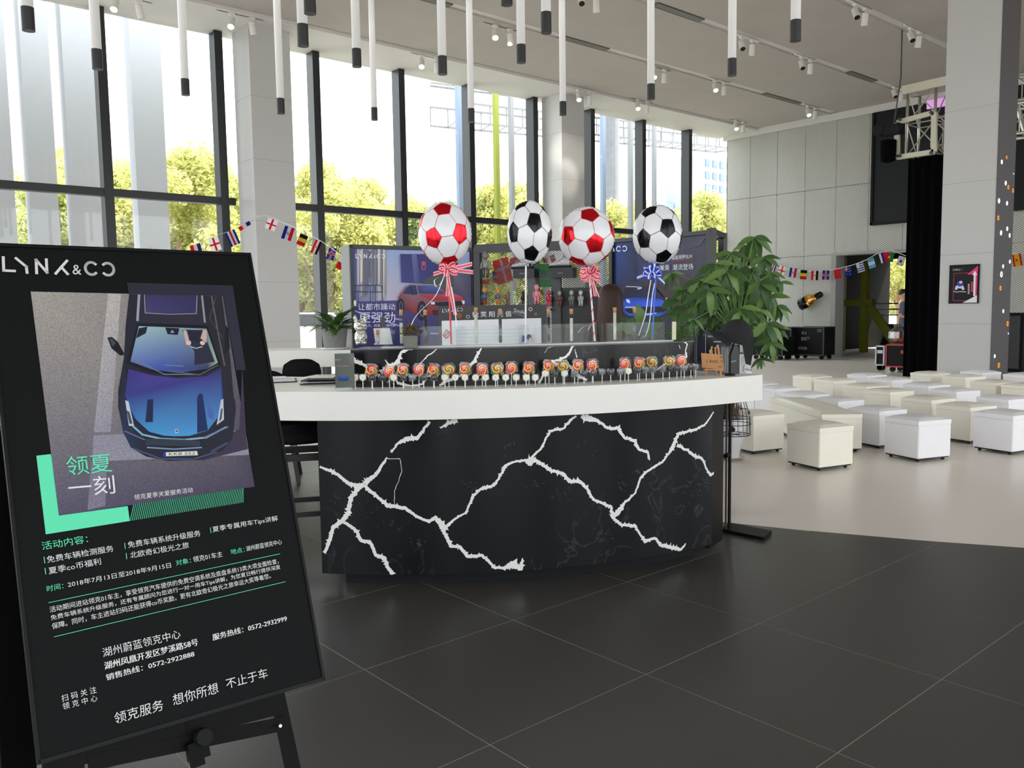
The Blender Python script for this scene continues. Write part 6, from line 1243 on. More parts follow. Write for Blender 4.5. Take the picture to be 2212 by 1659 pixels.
def put_leaf(me, m, parent, base, d, up, sc_):
    y = Vector(d).normalized(); z = Vector(up); z = (z-y*z.dot(y)).normalized(); x = y.cross(z)
    o = bpy.data.objects.new('leaf', me); col.objects.link(o); o.parent = parent
    L = Vector(base)-Vector(parent.location)
    o.matrix_basis = Matrix(((x.x*sc_, y.x*sc_, z.x*sc_, L.x), (x.y*sc_, y.y*sc_, z.y*sc_, L.y), (x.z*sc_, y.z*sc_, z.z*sc_, L.z), (0, 0, 0, 1))); return o
POTG = mat('pot_grey', (128, 128, 126), .7, var=.08, scale=30)
p = at(722, 746, z=1.09); k9 = (Vector(p).dot(Vector(-ROT[:, 2])))/4.55; p = m0+bu*0+bn_*.22; p9 = dp(722, 700, 8.13); p = Vector((p9.x, p9.y, 0)); t = thing('potted_plant', 'leafy green plant in a round grey pot on the white back counter', 'plant', (p.x, p.y, bkz))
b = MB(); b.lathe([(.11, 0), (.135, .007), (.135, .014), (.0001, .016)], (p.x, p.y, bkz+.0005), 24); b.build('saucer', WHT, t); b = MB(); b.lathe([(.105, .015), (.125, .20), (.115, .20), (.11, .18), (.0001, .18)], (p.x, p.y, bkz), 24); b.build('pot', POTG, t, smooth=False)
rr = random.Random(8); lm = []
for k in range(3):
    me = leaf_mesh(.24, .042, .45+.2*k); me.materials.append((LG1, LG2, LG3)[k]); lm.append(me)
for k in range(64):
    a = k*2.4; e_ = rr.uniform(.25, 1.25); d = Vector((math.cos(a)*math.cos(e_), math.sin(a)*math.cos(e_), math.sin(e_))); put_leaf(lm[k % 3], None, t, Vector((p.x, p.y, bkz+.19))+Vector((d.x, d.y, 0))*.05+d*rr.uniform(.0, .09), d, (0, 0, 1), rr.uniform(.55, 1.05))
b = MB(); b.tube([(p.x, p.y, bkz+.18), (p.x+.09, p.y-.07, bkz+.34), (p.x+.16, p.y-.12, bkz+.43)], .004, 5); b.build('flower_stem', LG3, t)
b = MB(); b.sph((p.x+.165, p.y-.125, bkz+.44), (.014, .014, .032), 8, 6); b.build('flower', mat('petal_white', (226, 230, 200), .5), t)
# silver dog ornament
SILV = mat('silver_crinkled', (206, 204, 200), .2, .95, bump=1.0, scale=70, var=.15); p = on_circle(780, 745, C1, RU-.10); t = thing('dog_ornament', 'crinkled silver seated dog ornament with upright ears', 'ornament', (p.x, p.y, ZU)); r_, n_ = facing(p)
def blob(b, c, r, seed):
    k0 = len(b.v); b.sph(c, r, 18, 12)
    for i in range(k0, len(b.v)):
        v = Vector(b.v[i]); q = v-Vector(c); b.v[i] = tuple(Vector(c)+q*(1+.10*mnoise.noise(v*90+Vector((seed,)*3))))
def dg(x, y, z): return p+r_*x+n_*y+Vector((0, 0, z))
b = MB(); blob(b, dg(0, 0, .042), (.034, .034, .042), 1); blob(b, dg(-.012, .018, .012), (.016, .018, .013), 2); blob(b, dg(.014, .018, .012), (.016, .018, .013), 3); b.build('body', SILV, t)
b = MB(); blob(b, dg(0, .004, .102), (.036, .033, .034), 4); blob(b, dg(0, .032, .092), (.02, .016, .015), 5); b.build('head', SILV, t)
for s_ in (-1, 1): b = MB(); b.tube([dg(s_*.022, 0, .125), dg(s_*.028, .002, .146), dg(s_*.026, .002, .162)], [.011, .011, .004], 8); b.build('ear', SILV, t)
# white display stand and clear note holders
p = on_circle(828, 744, C1, RU-.20); r_, n_ = facing(p); t = thing('card_stand', 'white slanted card stand behind the acrylic rail', 'stand', (p.x, p.y, ZU))
b = MB(); vs = [p+r_*x-n_*y+Vector((0, 0, z)) for x, y, z in ((-.042, 0, 0), (.052, 0, 0), (.038, .05, .088), (-.052, .05, .088), (-.042, .004, -.0), (.052, .004, 0), (.038, .055, .088), (-.052, .055, .088))]; b.add(vs, [(0, 1, 2, 3), (7, 6, 5, 4), (0, 3, 7, 4), (1, 5, 6, 2), (2, 6, 7, 3), (0, 4, 5, 1)]); b.build('panel', WHT, t)
b = MB(); b.obox(p+Vector((0, 0, .002))-n_*.03, r_*.05, n_*.035, Vector((0, 0, .002))); b.build('base', WHT, t); b = MB(); b.obox(p-n_*.055+Vector((-.0, 0, .12)), r_*.013, n_*.003, Vector((0, 0, .03))); b.build('card', DGREY, t)
b = MB(); b.bar(p-n_*.057, p-n_*.057+Vector((0, 0, .1)), .004, .004); b.build('card_post', STEEL, t)
# dried plant in a concrete pot
p = on_circle(887, 744, C1, RU-.03); t = thing('dried_plant', 'dry brown leafy plant in a square concrete pot on the counter rail', 'plant', (p.x, p.y, ZU)); r_, n_ = facing(p)
b = MB(); hx_ = .04; z0_ = ZU+.0005
vs = [p+r_*x*s_+n_*y*s_+Vector((0, 0, z)) for z, s_ in ((0, .88), (.065, 1.0)) for x, y in ((-hx_, -hx_), (hx_, -hx_), (hx_, hx_), (-hx_, hx_))]; vs = [Vector((v.x, v.y, v.z-p.z+z0_)) for v in vs]; b.add(vs, [(3, 2, 1, 0), (4, 5, 6, 7), (0, 1, 5, 4), (1, 2, 6, 5), (2, 3, 7, 6), (3, 0, 4, 7)]); b.build('pot', mat('concrete', (118, 118, 112), .9, var=.15, scale=40), t, bevel=.004)
DRY = plantleaf('leaf_dry', (104, 92, 62), .8); b = MB(); rr = random.Random(4)
for k in range(150):
    a = rr.uniform(0, 2*PI); e_ = rr.uniform(-.1, 1.4); R_ = rr.uniform(.03, .06); c = Vector((p.x, p.y, ZU+.075))+Vector((math.cos(a)*math.cos(e_), math.sin(a)*math.cos(e_), math.sin(e_)*.9))*R_; u = Vector((rr.gauss(0, 1), rr.gauss(0, 1), rr.gauss(0, 1))).normalized(); v = u.cross(Vector((rr.random(), rr.random(), 1))).normalized(); s_ = rr.uniform(.006, .011)
    b.add([c-u*s_, c-v*s_*.8+u.cross(v)*.003, c+u*s_, c+v*s_*.8+u.cross(v)*.003], [(0, 1, 2, 3)])
tag(b.build('dry_leaves', DRY, t), kind='stuff'); b = MB(); b.tube([(p.x, p.y, ZU+.06), (p.x-.002, p.y, ZU+.10)], .004, 6); b.build('stem', BARK, t)
p = on_circle(938, 744, C1, RU-.07)
# ================================================================== WOMAN BEHIND THE COUNTER (seen from behind)
def skin_body(name, verts, edges, radii, m, parent, sub=2, root=0):
    me = bpy.data.meshes.new(name); me.from_pydata([Vector(v) for v in verts], edges, []); o = bpy.data.objects.new(name, me); col.objects.link(o)
    md = o.modifiers.new('s', 'SKIN'); 
    for i, r in enumerate(radii): me.skin_vertices[0].data[i].radius = r if isinstance(r, tuple) else (r, r)
    me.skin_vertices[0].data[root].use_root = True
    s2 = o.modifiers.new('d', 'SUBSURF'); s2.levels = sub; s2.render_levels = sub
    dg_ = bpy.context.evaluated_depsgraph_get(); me2 = bpy.data.meshes.new_from_object(o.evaluated_get(dg_)); o.modifiers.clear(); o.data = me2; me2.materials.clear(); me2.materials.append(m) if not isinstance(m, list) else [me2.materials.append(x) for x in m]
    me2.polygons.foreach_set('use_smooth', [True]*len(me2.polygons)); bpy.data.meshes.remove(me)
    if parent: o.parent = parent
    return o
SKIN = mat('skin', (214, 164, 136), .5, var=.05)
def person(loc, rz, H, shirt, trousers, lab, hair_c, long_hair=False, arms='cross'):
    t = thing('person', lab, 'person', (0, 0, 0)); h = H/1.72
    V = [(0, 0, .95), (0, 0, 1.12), (0, .0, 1.32), (0, -.01, 1.44), (0, .0, 1.52), (0, .01, 1.60), (.09, 0, .88), (.10, .01, .48), (.10, .03, .07), (.10, -.12, .03), (-.09, 0, .88), (-.10, .01, .48), (-.10, .03, .07), (-.10, -.12, .03), (.18, 0, 1.40), (.24, .03, 1.14), (-.18, 0, 1.40), (-.24, .03, 1.14)]
    E = [(0, 1), (1, 2), (2, 3), (3, 4), (4, 5), (0, 6), (6, 7), (7, 8), (8, 9), (0, 10), (10, 11), (11, 12), (12, 13), (3, 14), (14, 15), (3, 16), (16, 17)]
    Rr = [(.13, .10), (.115, .09), (.14, .10), (.10, .075), .05, .055, .085, .06, .042, .035, .085, .06, .042, .035, .055, .042, .055, .042]
    hands = [(.06, -.20, 1.12), (-.04, -.20, 1.10)] if arms == 'cross' else [(.24, -.10, .92), (-.24, -.10, .92)]
    for e_, hd in ((15, hands[0]), (17, hands[1])):
        k = len(V); V.append(hd); E.append((e_, k)); Rr.append(.028)
        dx = Vector(hd)-Vector(V[e_]); dx.normalize()
        for f_ in range(5):
            sp_ = (f_-2)*.013; a1 = Vector(hd)+dx*.05+Vector((0, 0, sp_)); a2 = Vector(hd)+dx*(.085 if f_ else .06)+Vector((0, 0, sp_*1.2)); kk = len(V); V += [tuple(a1), tuple(a2)]; E += [(k, kk), (kk, kk+1)]; Rr += [.010, .007]
    o = skin_body('body', [Vector(v)*h for v in V], E, [tuple(x*h for x in r) if isinstance(r, tuple) else r*h for r in Rr], [SKIN, shirt, trousers, BLK], t)
    for pl in o.data.polygons:
        c = pl.center/h
        ax = abs(c.x)
        if c.z < .07: pl.material_index = 3
        elif c.z < .93 and not (ax > .19 and c.z > .8): pl.material_index = 2
        elif c.z < 1.47 and not (ax > .17 and c.z < 1.20) and not (c.y < -.13): pl.material_index = 1
        else: pl.material_index = 0
    b = MB(); b.sph((0, -.005*h, 1.64*h), (.078*h, .095*h, .115*h), 20, 14); b.sph((0, -.10*h, 1.625*h), (.012*h, .016*h, .02*h), 8, 6)
    for s_ in (-1, 1): b.sph((s_*.078*h, .01*h, 1.63*h), (.012*h, .02*h, .03*h), 8, 6)
    b.build('head', SKIN, t, smooth=True)
    b = MB(); 
    for s_ in (-1, 1): b.sph((s_*.032*h, -.092*h, 1.645*h), (.011*h, .006*h, .007*h), 8, 6)
    b.add([(-.025*h, -.099*h, 1.585*h), (.025*h, -.099*h, 1.585*h), (.02*h, -.10*h, 1.577*h), (-.02*h, -.10*h, 1.577*h)], [(0, 1, 2, 3)]); b.build('face_features', mat('eye_dark', (40, 28, 26), .4), t)
    HM = mat('hair_%d' % hair_c[0], hair_c, .5, var=.5, scale=60, spec=.35, bump=.5)
    b = MB()
    if long_hair:
        N = 28; prof = [(.008, 1.778), (.035, 1.772), (.062, 1.757), (.083, 1.73), (.096, 1.69), (.102, 1.64), (.104, 1.57), (.108, 1.50), (.112, 1.42), (.11, 1.32), (.09, 1.22), (.05, 1.17)]; vs = []
        for r, z in prof:
            for k in range(N): a = 2*PI*k/N; q = 1+.02*math.sin(9*a+z*6)+.012*math.sin(23*a+z*3); yy = .035+r*.92*math.sin(a)*q; yy = max(yy, -.055) if z < 1.70 else yy; vs.append((r*math.cos(a)*q*h, yy*h, z*h))
        b.add(vs, [(i*N+k, i*N+(k+1) % N, (i+1)*N+(k+1) % N, (i+1)*N+k) for i in range(len(prof)-1) for k in range(N)]+[tuple(range(N))])
    else:
        N = 20; prof = [(.02, 1.765), (.06, 1.752), (.082, 1.72), (.088, 1.68), (.086, 1.63)]; vs = []
        for r, z in prof:
            for k in range(N): a = 2*PI*k/N; yy = .012+r*1.12*math.sin(a); yy = max(yy, -.085+max(0, (1.70-z))*1.4); vs.append((r*math.cos(a)*h, yy*h, z*h))
        b.add(vs, [(i*N+k, i*N+(k+1) % N, (i+1)*N+(k+1) % N, (i+1)*N+k) for i in range(len(prof)-1) for k in range(N)]+[tuple(range(N))])
    b.build('hair', HM, t, smooth=True)
    t.location = loc; t.rotation_euler = (0, 0, rz); return t
p = dp(1318, 690, 6.3); f_ = math.atan2(p.y, p.x); t = person((p.x, p.y, -.0), f_+PI/2, 1.575, mat('dark_blouse', (40, 36, 40), .8), mat('dark_trousers', (36, 38, 46), .8), 'woman with very long dark brown hair, back turned, behind the counter', (58, 36, 28), True, 'down')
# ================================================================== BIG PLANT AT THE RIGHT END
pb0 = dp(1592, 700, 5.6); pb1 = dp(1512, 900, 5.9); t = thing('money_tree_plant', 'tall plant with drooping hand-shaped green leaves at the right end of the counter', 'plant', (pb0.x, pb0.y, 0))
b = MB(); b.lathe([(.11, 0), (.12, .02), (.14, .38), (.15, .4), (.135, .4), (.12, .36), (.0001, .36)], (pb1.x, pb1.y, 0), 24); b.build('pot', mat('pot_black', (34, 35, 36), .6), t)
b = MB(); q0 = Vector((pb1.x, pb1.y, .36)); b.tube([q0, q0+Vector((.0, .0, .55)), Vector((pb0.x, pb0.y, 1.40))], [.03, .025, .02], 8); b.build('trunk', BARK, t)
lm2 = []
for k, m in enumerate((LG1, LG2, LG3, LG2)):
    me = leaf_mesh(.17, .028, .35+.15*k, .22, 6); me.materials.append(m); lm2.append(me)
hubs = [(1630, 512, .95), (1545, 570, .85), (1595, 568, 1.0), (1665, 590, .85), (1580, 545, .8), (1510, 605, .8), (1452, 590, .55), (1530, 625, .9), (1640, 610, 1.0), (1560, 610, .9), (1600, 640, .9), (1660, 640, .9), (1512, 640, .75), (1640, 670, .8), (1575, 660, .8), (1540, 670, .8), (1480, 625, .7), (1618, 700, .75), (1655, 700, .9), (1665, 740, .7), (1460, 668, .55), (1620, 545, .8), (1500, 690, .6), (1640, 775, .45), (1685, 610, .6), (1600, 605, .8), (1570, 585, .9), (1620, 580, .95), (1530, 600, .8), (1600, 665, .85), (1625, 640, .9), (1560, 640, .85), (1650, 555, .7), (1500, 650, .6), (1680, 660, .7), (1545, 700, .7), (1600, 700, .7), (1670, 705, .65), (1612, 530, .8)]
rr = random.Random(12); stm = []; vx, vy, vz = Vector(ROT[:, 0]), Vector((0, 0, 1)), Vector(ROT[:, 2])
for i, (px, py, s_) in enumerate(hubs):
    D = 5.6+rr.uniform(-.28, .3); c = dp(px, py, D); stm.append(c); nl = 6 if s_ > .6 else 5; tilt = rr.uniform(-.5, .5)
    out_ = (c-Vector((pb0.x, pb0.y, 1.5))); out_.z = 0; out_ = out_.normalized() if out_.length > .05 else vx
    for k in range(nl):
        a = -PI*.5+(k-(nl-1)/2)*(2*PI*.66/nl)+tilt*.7; d = vx*math.cos(a)*.8+vy*(math.sin(a)*.95-.25)+vz*rr.uniform(-.1, .6)+out_*.25
        put_leaf(lm2[(i+k) % 4], None, t, c, d, vz+vy*.6, s_*rr.uniform(.8, 1.12))
st_ = MB()
for c in stm:
    q0 = Vector((pb0.x, pb0.y, 1.25)); m_ = q0.lerp(c, .55)+Vector((0, 0, .12)); st_.tube([q0, m_, c], [.006, .0045, .003], 5)
tag(st_.build('leaf_stalks', LG3, t), kind='stuff')
# broad striped leaves and small bush behind the rail
p = dp(1430, 715, 5.3); t = thing('broad_leaf_plant', 'low plant with broad striped green leaves behind the acrylic rail', 'plant', (p.x, p.y, 0)); b = MB(); b.lathe([(.12, 0), (.15, 1.0), (.14, 1.0), (.0001, .98)], (p.x, p.y, 0), 20); b.build('planter', BLKS, t)
me = leaf_mesh(.16, .06, .3, .15, 6); me.materials.append(LG2); me3 = leaf_mesh(.16, .055, .5, .15, 6); me3.materials.append(LG1)
for i, (px, py) in enumerate(((1362, 712), (1372, 705), (1400, 690), (1430, 700), (1352, 722), (1390, 716), (1450, 680), (1420, 722), (1465, 700), (1384, 700), (1430, 665), (1370, 728), (1405, 730))):
    c = dp(px, py, 5.2+rr.uniform(0, .3)); put_leaf((me, me3)[i % 2], None, t, c, vx*rr.uniform(-1, 1)+vy*rr.uniform(-.2, .9)+vz*.4, vz+vy, rr.uniform(.55, .85))
b = MB()
for _ in range(260):
    c = dp(1468+rr.gauss(0, 14), 722+rr.gauss(0, 12), 5.1+rr.uniform(0, .2)); u = Vector((rr.gauss(0, 1), rr.gauss(0, 1), rr.gauss(0, 1))).normalized(); v = u.cross(Vector((.3, rr.random(), 1))).normalized(); s_ = rr.uniform(.007, .013); b.add([c-u*s_, c-v*s_, c+u*s_, c+v*s_], [(0, 1, 2, 3)])
tag(b.build('small_bush_leaves', LG1, t), kind='stuff')
# ================================================================== FLOOR STAND, WHITE VASE, WIRE CAGE
p = at(1575, 1142, z=.02); a_, b__, c_ = at(1650, 1168, z=0), at(1667, 1153, z=0), at(1562, 1150, z=0); t = thing('floor_stand', 'black floor stand with a flat base and thin twin poles right of the counter', 'stand', (p.x, p.y, 0))
ex = (Vector(b__)-Vector(a_)); ex.z = 0; ey = Vector((c_.x-a_.x, c_.y-a_.y, 0)); o_ = Vector((a_.x, a_.y, 0)); ey = ey*1.05; ex = ex*1.0
b = MB(); b.obox(o_+ex/2*1.6*.62+ey/2+Vector((0, 0, .011)), ex/2*1.0, ey/2, Vector((0, 0, .01))); b.build('base_plate', BLKS, t)
q = at(1575, 1138, z=.02); b = MB(); b.tube([(q.x, q.y, .02), (q.x, q.y, 1.3)], .0105, 12); b.build('pole', BLKS, t)
q2_ = dp(1569, 980, Vector(q).dot(Vector(-ROT[:, 2]))+.03); b = MB(); b.tube([(q2_.x, q2_.y, .02), (q2_.x, q2_.y, 1.0)], .006, 8); b.build('pole', mat('pole_rust', (60, 36, 32), .5), t)
for py in (928, 985): k = dp(1583 if py == 928 else 1567, py, Vector(q).dot(Vector(-ROT[:, 2]))); b = MB(); b.tube([Vector((q.x, q.y, k.z)), k], [.012, .016], 10); b.build('knob', BLK, t)
p = at(1578, 992, z=0); t = thing('white_vase', 'tall fluted white flower pot on a saucer behind the floor stand', 'pot', (p.x, p.y, 0)); b = MB(); N = 32
vs = []; prof = [(.085, .02), (.082, .05), (.10, .12), (.125, .22), (.14, .32), (.145, .38), (.155, .40), (.14, .40), (.12, .36)]
for r, z in prof:
    for k in range(N): a = 2*PI*k/N; q = 1+(.03*math.cos(8*a) if z > .05 and z < .39 else 0); vs.append((p.x+r*q*math.cos(a), p.y+r*q*math.sin(a), z))
b.add(vs, [(i*N+k, i*N+(k+1) % N, (i+1)*N+(k+1) % N, (i+1)*N+k) for i in range(len(prof)-1) for k in range(N)]+[tuple((len(prof)-1)*N+k for k in range(N))]); b.build('vase', mat('ceramic_white', (228, 229, 233), .2), t, smooth=True)
b = MB(); b.lathe([(.10, 0), (.125, .022), (.13, .024), (.10, .012), (.0001, .012)], (p.x, p.y, 0), 28); b.build('saucer', mat('saucer_cream', (214, 210, 190), .3), t, smooth=True)
b = MB(); rr = random.Random(9)
for _ in range(90): a = rr.uniform(0, 2*PI); r = rr.uniform(0, .08); h_ = rr.uniform(.1, .3); b.tube([(p.x+r*math.cos(a), p.y+r*math.sin(a), .38), (p.x+r*1.3*math.cos(a+.3), p.y+r*1.3*math.sin(a+.3), .38+h_)], .0035, 4)
tag(b.build('dried_stems', mat('dried_stem', (120, 92, 76), .9), t), kind='stuff')
pc_ = dp(1583, 905, 5.75); t = thing('wire_cage', 'black wire bird cage lantern hanging at the floor stand', 'cage', (pc_.x, pc_.y, pc_.z-.12)); b = MB(); WB = mat('wire_black', (22, 22, 24), .4); Rg = .118; ztp = pc_.z+.19
def ring(R_, z, w_=.003): return [(pc_.x+R_*math.cos(2*PI*k/32), pc_.y+R_*math.sin(2*PI*k/32), z) for k in range(33)]
zr = [(Rg, at(1583, 938, y=pc_.y).z), (Rg*1.02, at(1583, 915, y=pc_.y).z), (Rg*.96, at(1583, 902, y=pc_.y).z)]
for R_, z in zr: b = MB(); b.tube(ring(R_, z), .0028, 5, cap=False); b.build('hoop', WB, t)
b = MB()
for k in range(20):
    a = 2*PI*k/20; u = Vector((math.cos(a), math.sin(a), 0)); b.tube([Vector((pc_.x, pc_.y, zr[0][1]))+u*Rg, Vector((pc_.x, pc_.y, zr[2][1]))+u*Rg*.98, Vector((pc_.x, pc_.y, zr[2][1]+.12))+u*Rg*.7, Vector((pc_.x, pc_.y, zr[2][1]+.26))+u*.02], .0018, 4)
    if k % 2 == 0: b.tube([Vector((pc_.x, pc_.y, zr[0][1])), Vector((pc_.x, pc_.y, zr[0][1]))+u*Rg], .0018, 4)
    c = Vector((pc_.x, pc_.y, zr[2][1]+.035))+u*Rg*.95; tn = Vector((-u.y, u.x, 0)); b.tube([c+tn*(.014*math.cos(q*.6)*(1-q*.06))+Vector((0, 0, .014*math.sin(q*.6)*(1-q*.06))) for q in range(12)], .0015, 4)
b.build('cage_wires', WB, t); tag(t.children[-1], kind='stuff')
b = MB(); k_ = at(1575, 905, z=.9); sp_ = bpy.data.objects['floor_stand'].location; b.tube([(sp_.x, sp_.y, zr[2][1]+.27), (pc_.x, pc_.y, zr[2][1]+.262)], .005, 6); b.build('hook_arm', WB, t)
# ================================================================== FAR RIGHT BACKGROUND
# black wall screens
t = thing('wall_screen', 'large black screen high on the mesh wall left of the right pillar', 'screen', (21.9, 9.9, 3.54)); sb, st2 = at(1881, 487, x=21.9), at(1881, 243, x=21.9)
b = MB(); b.box(21.88, 21.99, sb.y-2.3, sb.y, sb.z, ZS-.14); b.build('screen_panel', mat('screen_black', (25, 27, 31), .45, spec=.2), t)
for a in ((sb.y-.06, sb.y, sb.z, ZS-.14), (sb.y-2.3, sb.y, sb.z-.0, sb.z+.06)): b = MB(); b.box(21.84, 21.995, a[0], a[1], a[2], a[3]); b.build('screen_frame', BLK, t)
r1, r2_ = at(2176, 170, x=21.9), at(2230, 452, x=21.9); b = MB(); b.box(21.88, 21.99, r2_.y-2.5, at(2176, 400, x=21.9).y, r2_.z, ZS-.14); tag(b.build('wall_screen', mat('screen_black', (25, 27, 31), .45, spec=.2)), 'black screen high on the mesh wall right of the right pillar', 'screen')
# black draped column
pa, pb_ = at(1955, 812, z=0), at(2034, 808, z=0); t = thing('draped_column', 'tall column draped in black cloth under the lighting truss', 'column', (17.4, 7.3, 0)); top = at(1961, 346, x=pa.x)
CL = mat('black_cloth', (7, 7, 8), .95, var=.3, spec=.05); b = MB(); n_ = 16; y0_, y1_ = at(2040, 600, x=17.0).y, pa.y; pts = []
for k in range(n_+1): q = k/n_; pts.append((17.0+.03*math.sin(q*26), y1_+(y0_-y1_)*q))
pts += [(17.9, y0_), (17.9, y1_)]; b.prism(pts, 0, top.z); b.build('cloth', CL, t)
# lighting truss
TRM = mat('truss_aluminium', (200, 198, 190), .3, .85); TRP = mat('truss_plate', (206, 202, 184), .45, .1)
def truss(name, lab, o, ax, L_, s_, loc_):
    t = thing(name, lab, 'truss', loc_, 'aluminium lighting trusses'); a = Vector(ax).normalized(); u = Vector((0, 0, 1)) if abs(a.z) < .9 else Vector((0, 1, 0)); v = a.cross(u).normalized(); u = v.cross(a); o = Vector(o); C_ = [(-1, -1), (1, -1), (1, 1), (-1, 1)]
    for i, j in C_: b = MB(); b.tube([o+u*(i*s_)+v*(j*s_), o+u*(i*s_)+v*(j*s_)+a*L_], .028, 10); b.build('chord', TRM, t, smooth=True)
    n = max(1, round(L_/(s_*2))); stp = L_/n; b = MB()
    for k in range(n):
        for q in range(4):
            (i, j), (i2, j2) = C_[q], C_[(q+1) % 4]; A_ = o+u*(i*s_)+v*(j*s_)+a*(k*stp); B_ = o+u*(i2*s_)+v*(j2*s_)+a*((k+1)*stp); b.tube([A_, B_], .012, 6); b.tube([A_, o+u*(i2*s_)+v*(j2*s_)+a*(k*stp)], .012, 6)
    tag(b.build('lattice_braces', TRM, t), kind='stuff'); return t
X_ = 16.6; q0 = at(1985, 345, x=X_); q1_ = at(1985, 205, x=X_)
tr = truss('vertical_truss', 'upright aluminium truss piece hanging under the ceiling beside the right pillar', (X_+.3, q0.y, q0.z+.1), (0, 0, 1), q1_.z-q0.z, .26, (X_, q0.y, q0.z))
tr2 = truss('cross_truss', 'horizontal aluminium truss running behind the top of the right pillar', (X_+.3, q0.y-.2, q0.z+.48), (0, -1, 0), 4.0, .26, (X_, q0.y-1, q0.z))
ca, cb_ = at(1938, 265, x=X_-.1), at(2022, 255, x=X_-.1); cc, cd = at(1938, 340, x=X_-.1), at(2022, 338, x=X_-.1)
t = thing('truss_box', 'pale square corner frame of the truss with bolted plates', 'truss', tuple(cc))
for nm, a_, b_ in (('plate', ca, at(2018, 243, x=X_-.1)), ('plate', cc, at(2018, 328, x=X_-.1)), ('plate', ca, cc), ('plate', at(2018, 243, x=X_-.1), at(2018, 328, x=X_-.1))): b = MB(); b.bar(a_, b_, .09, .07, up=(1, 0, 0)); b.build(nm, TRP, t)
for q in (at(1944, 258, x=X_-.15), at(2012, 243, x=X_-.15), at(1944, 337, x=X_-.15), at(2012, 330, x=X_-.15)): b = MB(); b.tube([q, q-Vector((.03, 0, 0))], .03, 10); b.build('bolt', DGREY, t)
ta, tb_ = at(1950, 196, x=X_), at(2040, 176, x=X_); b = MB(); b.bar(ta, tb_+(Vector(tb_)-Vector(ta))*1.0, .1, .16, up=(0, 0, 1)); tag(b.build('truss_top_beam', TRP), 'pale horizontal beam at the very top of the truss', 'beam')
ch0, ch1 = at(1945, 200, x=X_-.2), at(1930, 275, x=X_-.2); b = MB(); c9 = at(1946, 168, x=X_-.2); b.tube([(c9.x, c9.y, ZC), c9, ch1], .014, 6); t = thing('chain_hoist', 'black chain hoist with its round chain bag left of the truss', 'hoist', tuple(at(1920, 350, x=X_-.2))); b.build('chain', DGREY, t)
hb = at(1925, 281, x=X_-.2); b = MB(); b.box(hb.x-.12, hb.x+.12, hb.y-.22, hb.y+.12, hb.z-.1, hb.z+.09); b.tube([hb+Vector((-.13, .2, .02)), hb+Vector((.13, .2, .02))], .12, 14); b.build('hoist_motor', BLK, t, bevel=.01)
bg = at(1918, 352, x=X_-.2); bt = at(1918, 304, x=X_-.2); b = MB(); b.lathe([(.02, bg.z), (.13, bg.z+.03), (.145, bg.z+.2), (.145, bt.z), (.12, bt.z)], (bg.x, bg.y, 0), 20); b.build('chain_bag', CL, t, smooth=True)
PINK = mat('stage_screen_pink', (214, 150, 220), .5, emit=.35); pk0, pk1 = at(2002, 215, x=21.8), at(2034, 240, x=21.8)
# pink lit panel glimpsed through the truss
b = MB(); b.box(21.8, 21.86, at(2050, 230, x=21.8).y, pk0.y, at(2000, 236, x=21.8).z, at(2000, 218, x=21.8).z); tag(b.build('pink_panel', PINK), 'pink lit panel glimpsed through the truss beside the pillar', 'panel')
sa, sb2 = at(2180, 150, x=18.5), at(2215, 300, x=18.5)
t = truss('right_truss', 'aluminium truss corner at the right picture edge beyond the dotted pillar side', (18.5, at(2198, 200, x=18.5).y, at(2198, 195, x=18.5).z), (0, -1, 0), 3.0, .24, tuple(at(2200, 230, x=18.5)))
b = MB(); b.tube([at(2196, 225, x=18.2), at(2214, 285, x=18.2)], .05, 8); b.build('diagonal', TRM, t)
# pa speaker at right
p = at(2192, 803, z=0); t = thing('floor_speaker', 'tall black loudspeaker beyond the right pillar at the picture edge', 'speaker', (19.0, 5.9, 0)); q = at(2206, 800, x=19.0); tp_ = at(2206, 676, x=19.0)
b = MB(); b.box(19.0, 19.6, q.y, q.y+.9, .03, tp_.z); b.build('cabinet', BLK, t, bevel=.02); b = MB(); b.box(18.99, 19.0, q.y+.05, q.y+.85, .1, tp_.z-.06); b.build('grille', DGREY, t)
# flight cases along the mesh wall
ALU = mat('case_edge_aluminium', (168, 170, 174), .35, .8); CSK = mat('case_black', (16, 17, 19), .6, spec=.2)
def case(x, y0, y1, z1, dep, lab, body=CSK, edge=ALU, wheels=True, words=None):
    t = thing('flight_case', lab, 'case', (x, (y0+y1)/2, 0), 'black flight cases'); zb = .12
    b = MB(); b.box(x, x+dep, y0, y1, zb, z1); b.build('case_body', body, t)
    for (a, c_) in (((x, y0), (x, y1)), ((x+dep, y0), (x+dep, y1))):
        for z in (zb, z1): b = MB(); b.bar((a[0], a[1], z), (c_[0], c_[1], z), .03, .03); b.build('edge_rail', edge, t)
    for y in (y0, y1): b = MB(); b.bar((x, y, zb), (x, y, z1), .03, .03); b.build('edge_rail', edge, t)
    for y in (y0+.1, y1-.1):
        for xx in (x+.1, x+dep-.1): b = MB(); b.tube([(xx-.02, y, .06), (xx+.02, y, .06)], .06, 12); b.build('castor', BLK, t)
    b = MB(); b.box(x-.012, x, (y0+y1)/2-.06, (y0+y1)/2+.06, (zb+z1)/2+.05, (zb+z1)/2+.12); b.build('latch', edge, t)
    if words:
        S = Sheet((x-.002, y1, zb), (0, -1, 0), (0, 0, 1), .003, .002); W_d = y1-y0
        for k, (tx, u, v, s_) in enumerate(words): S.text(tx, (u*W_d, v), (u*W_d+s_*len(tx)*.8, v), (u*W_d, v+s_), (170, 170, 172))
        S.build('stencilled_lettering', t)
    return t
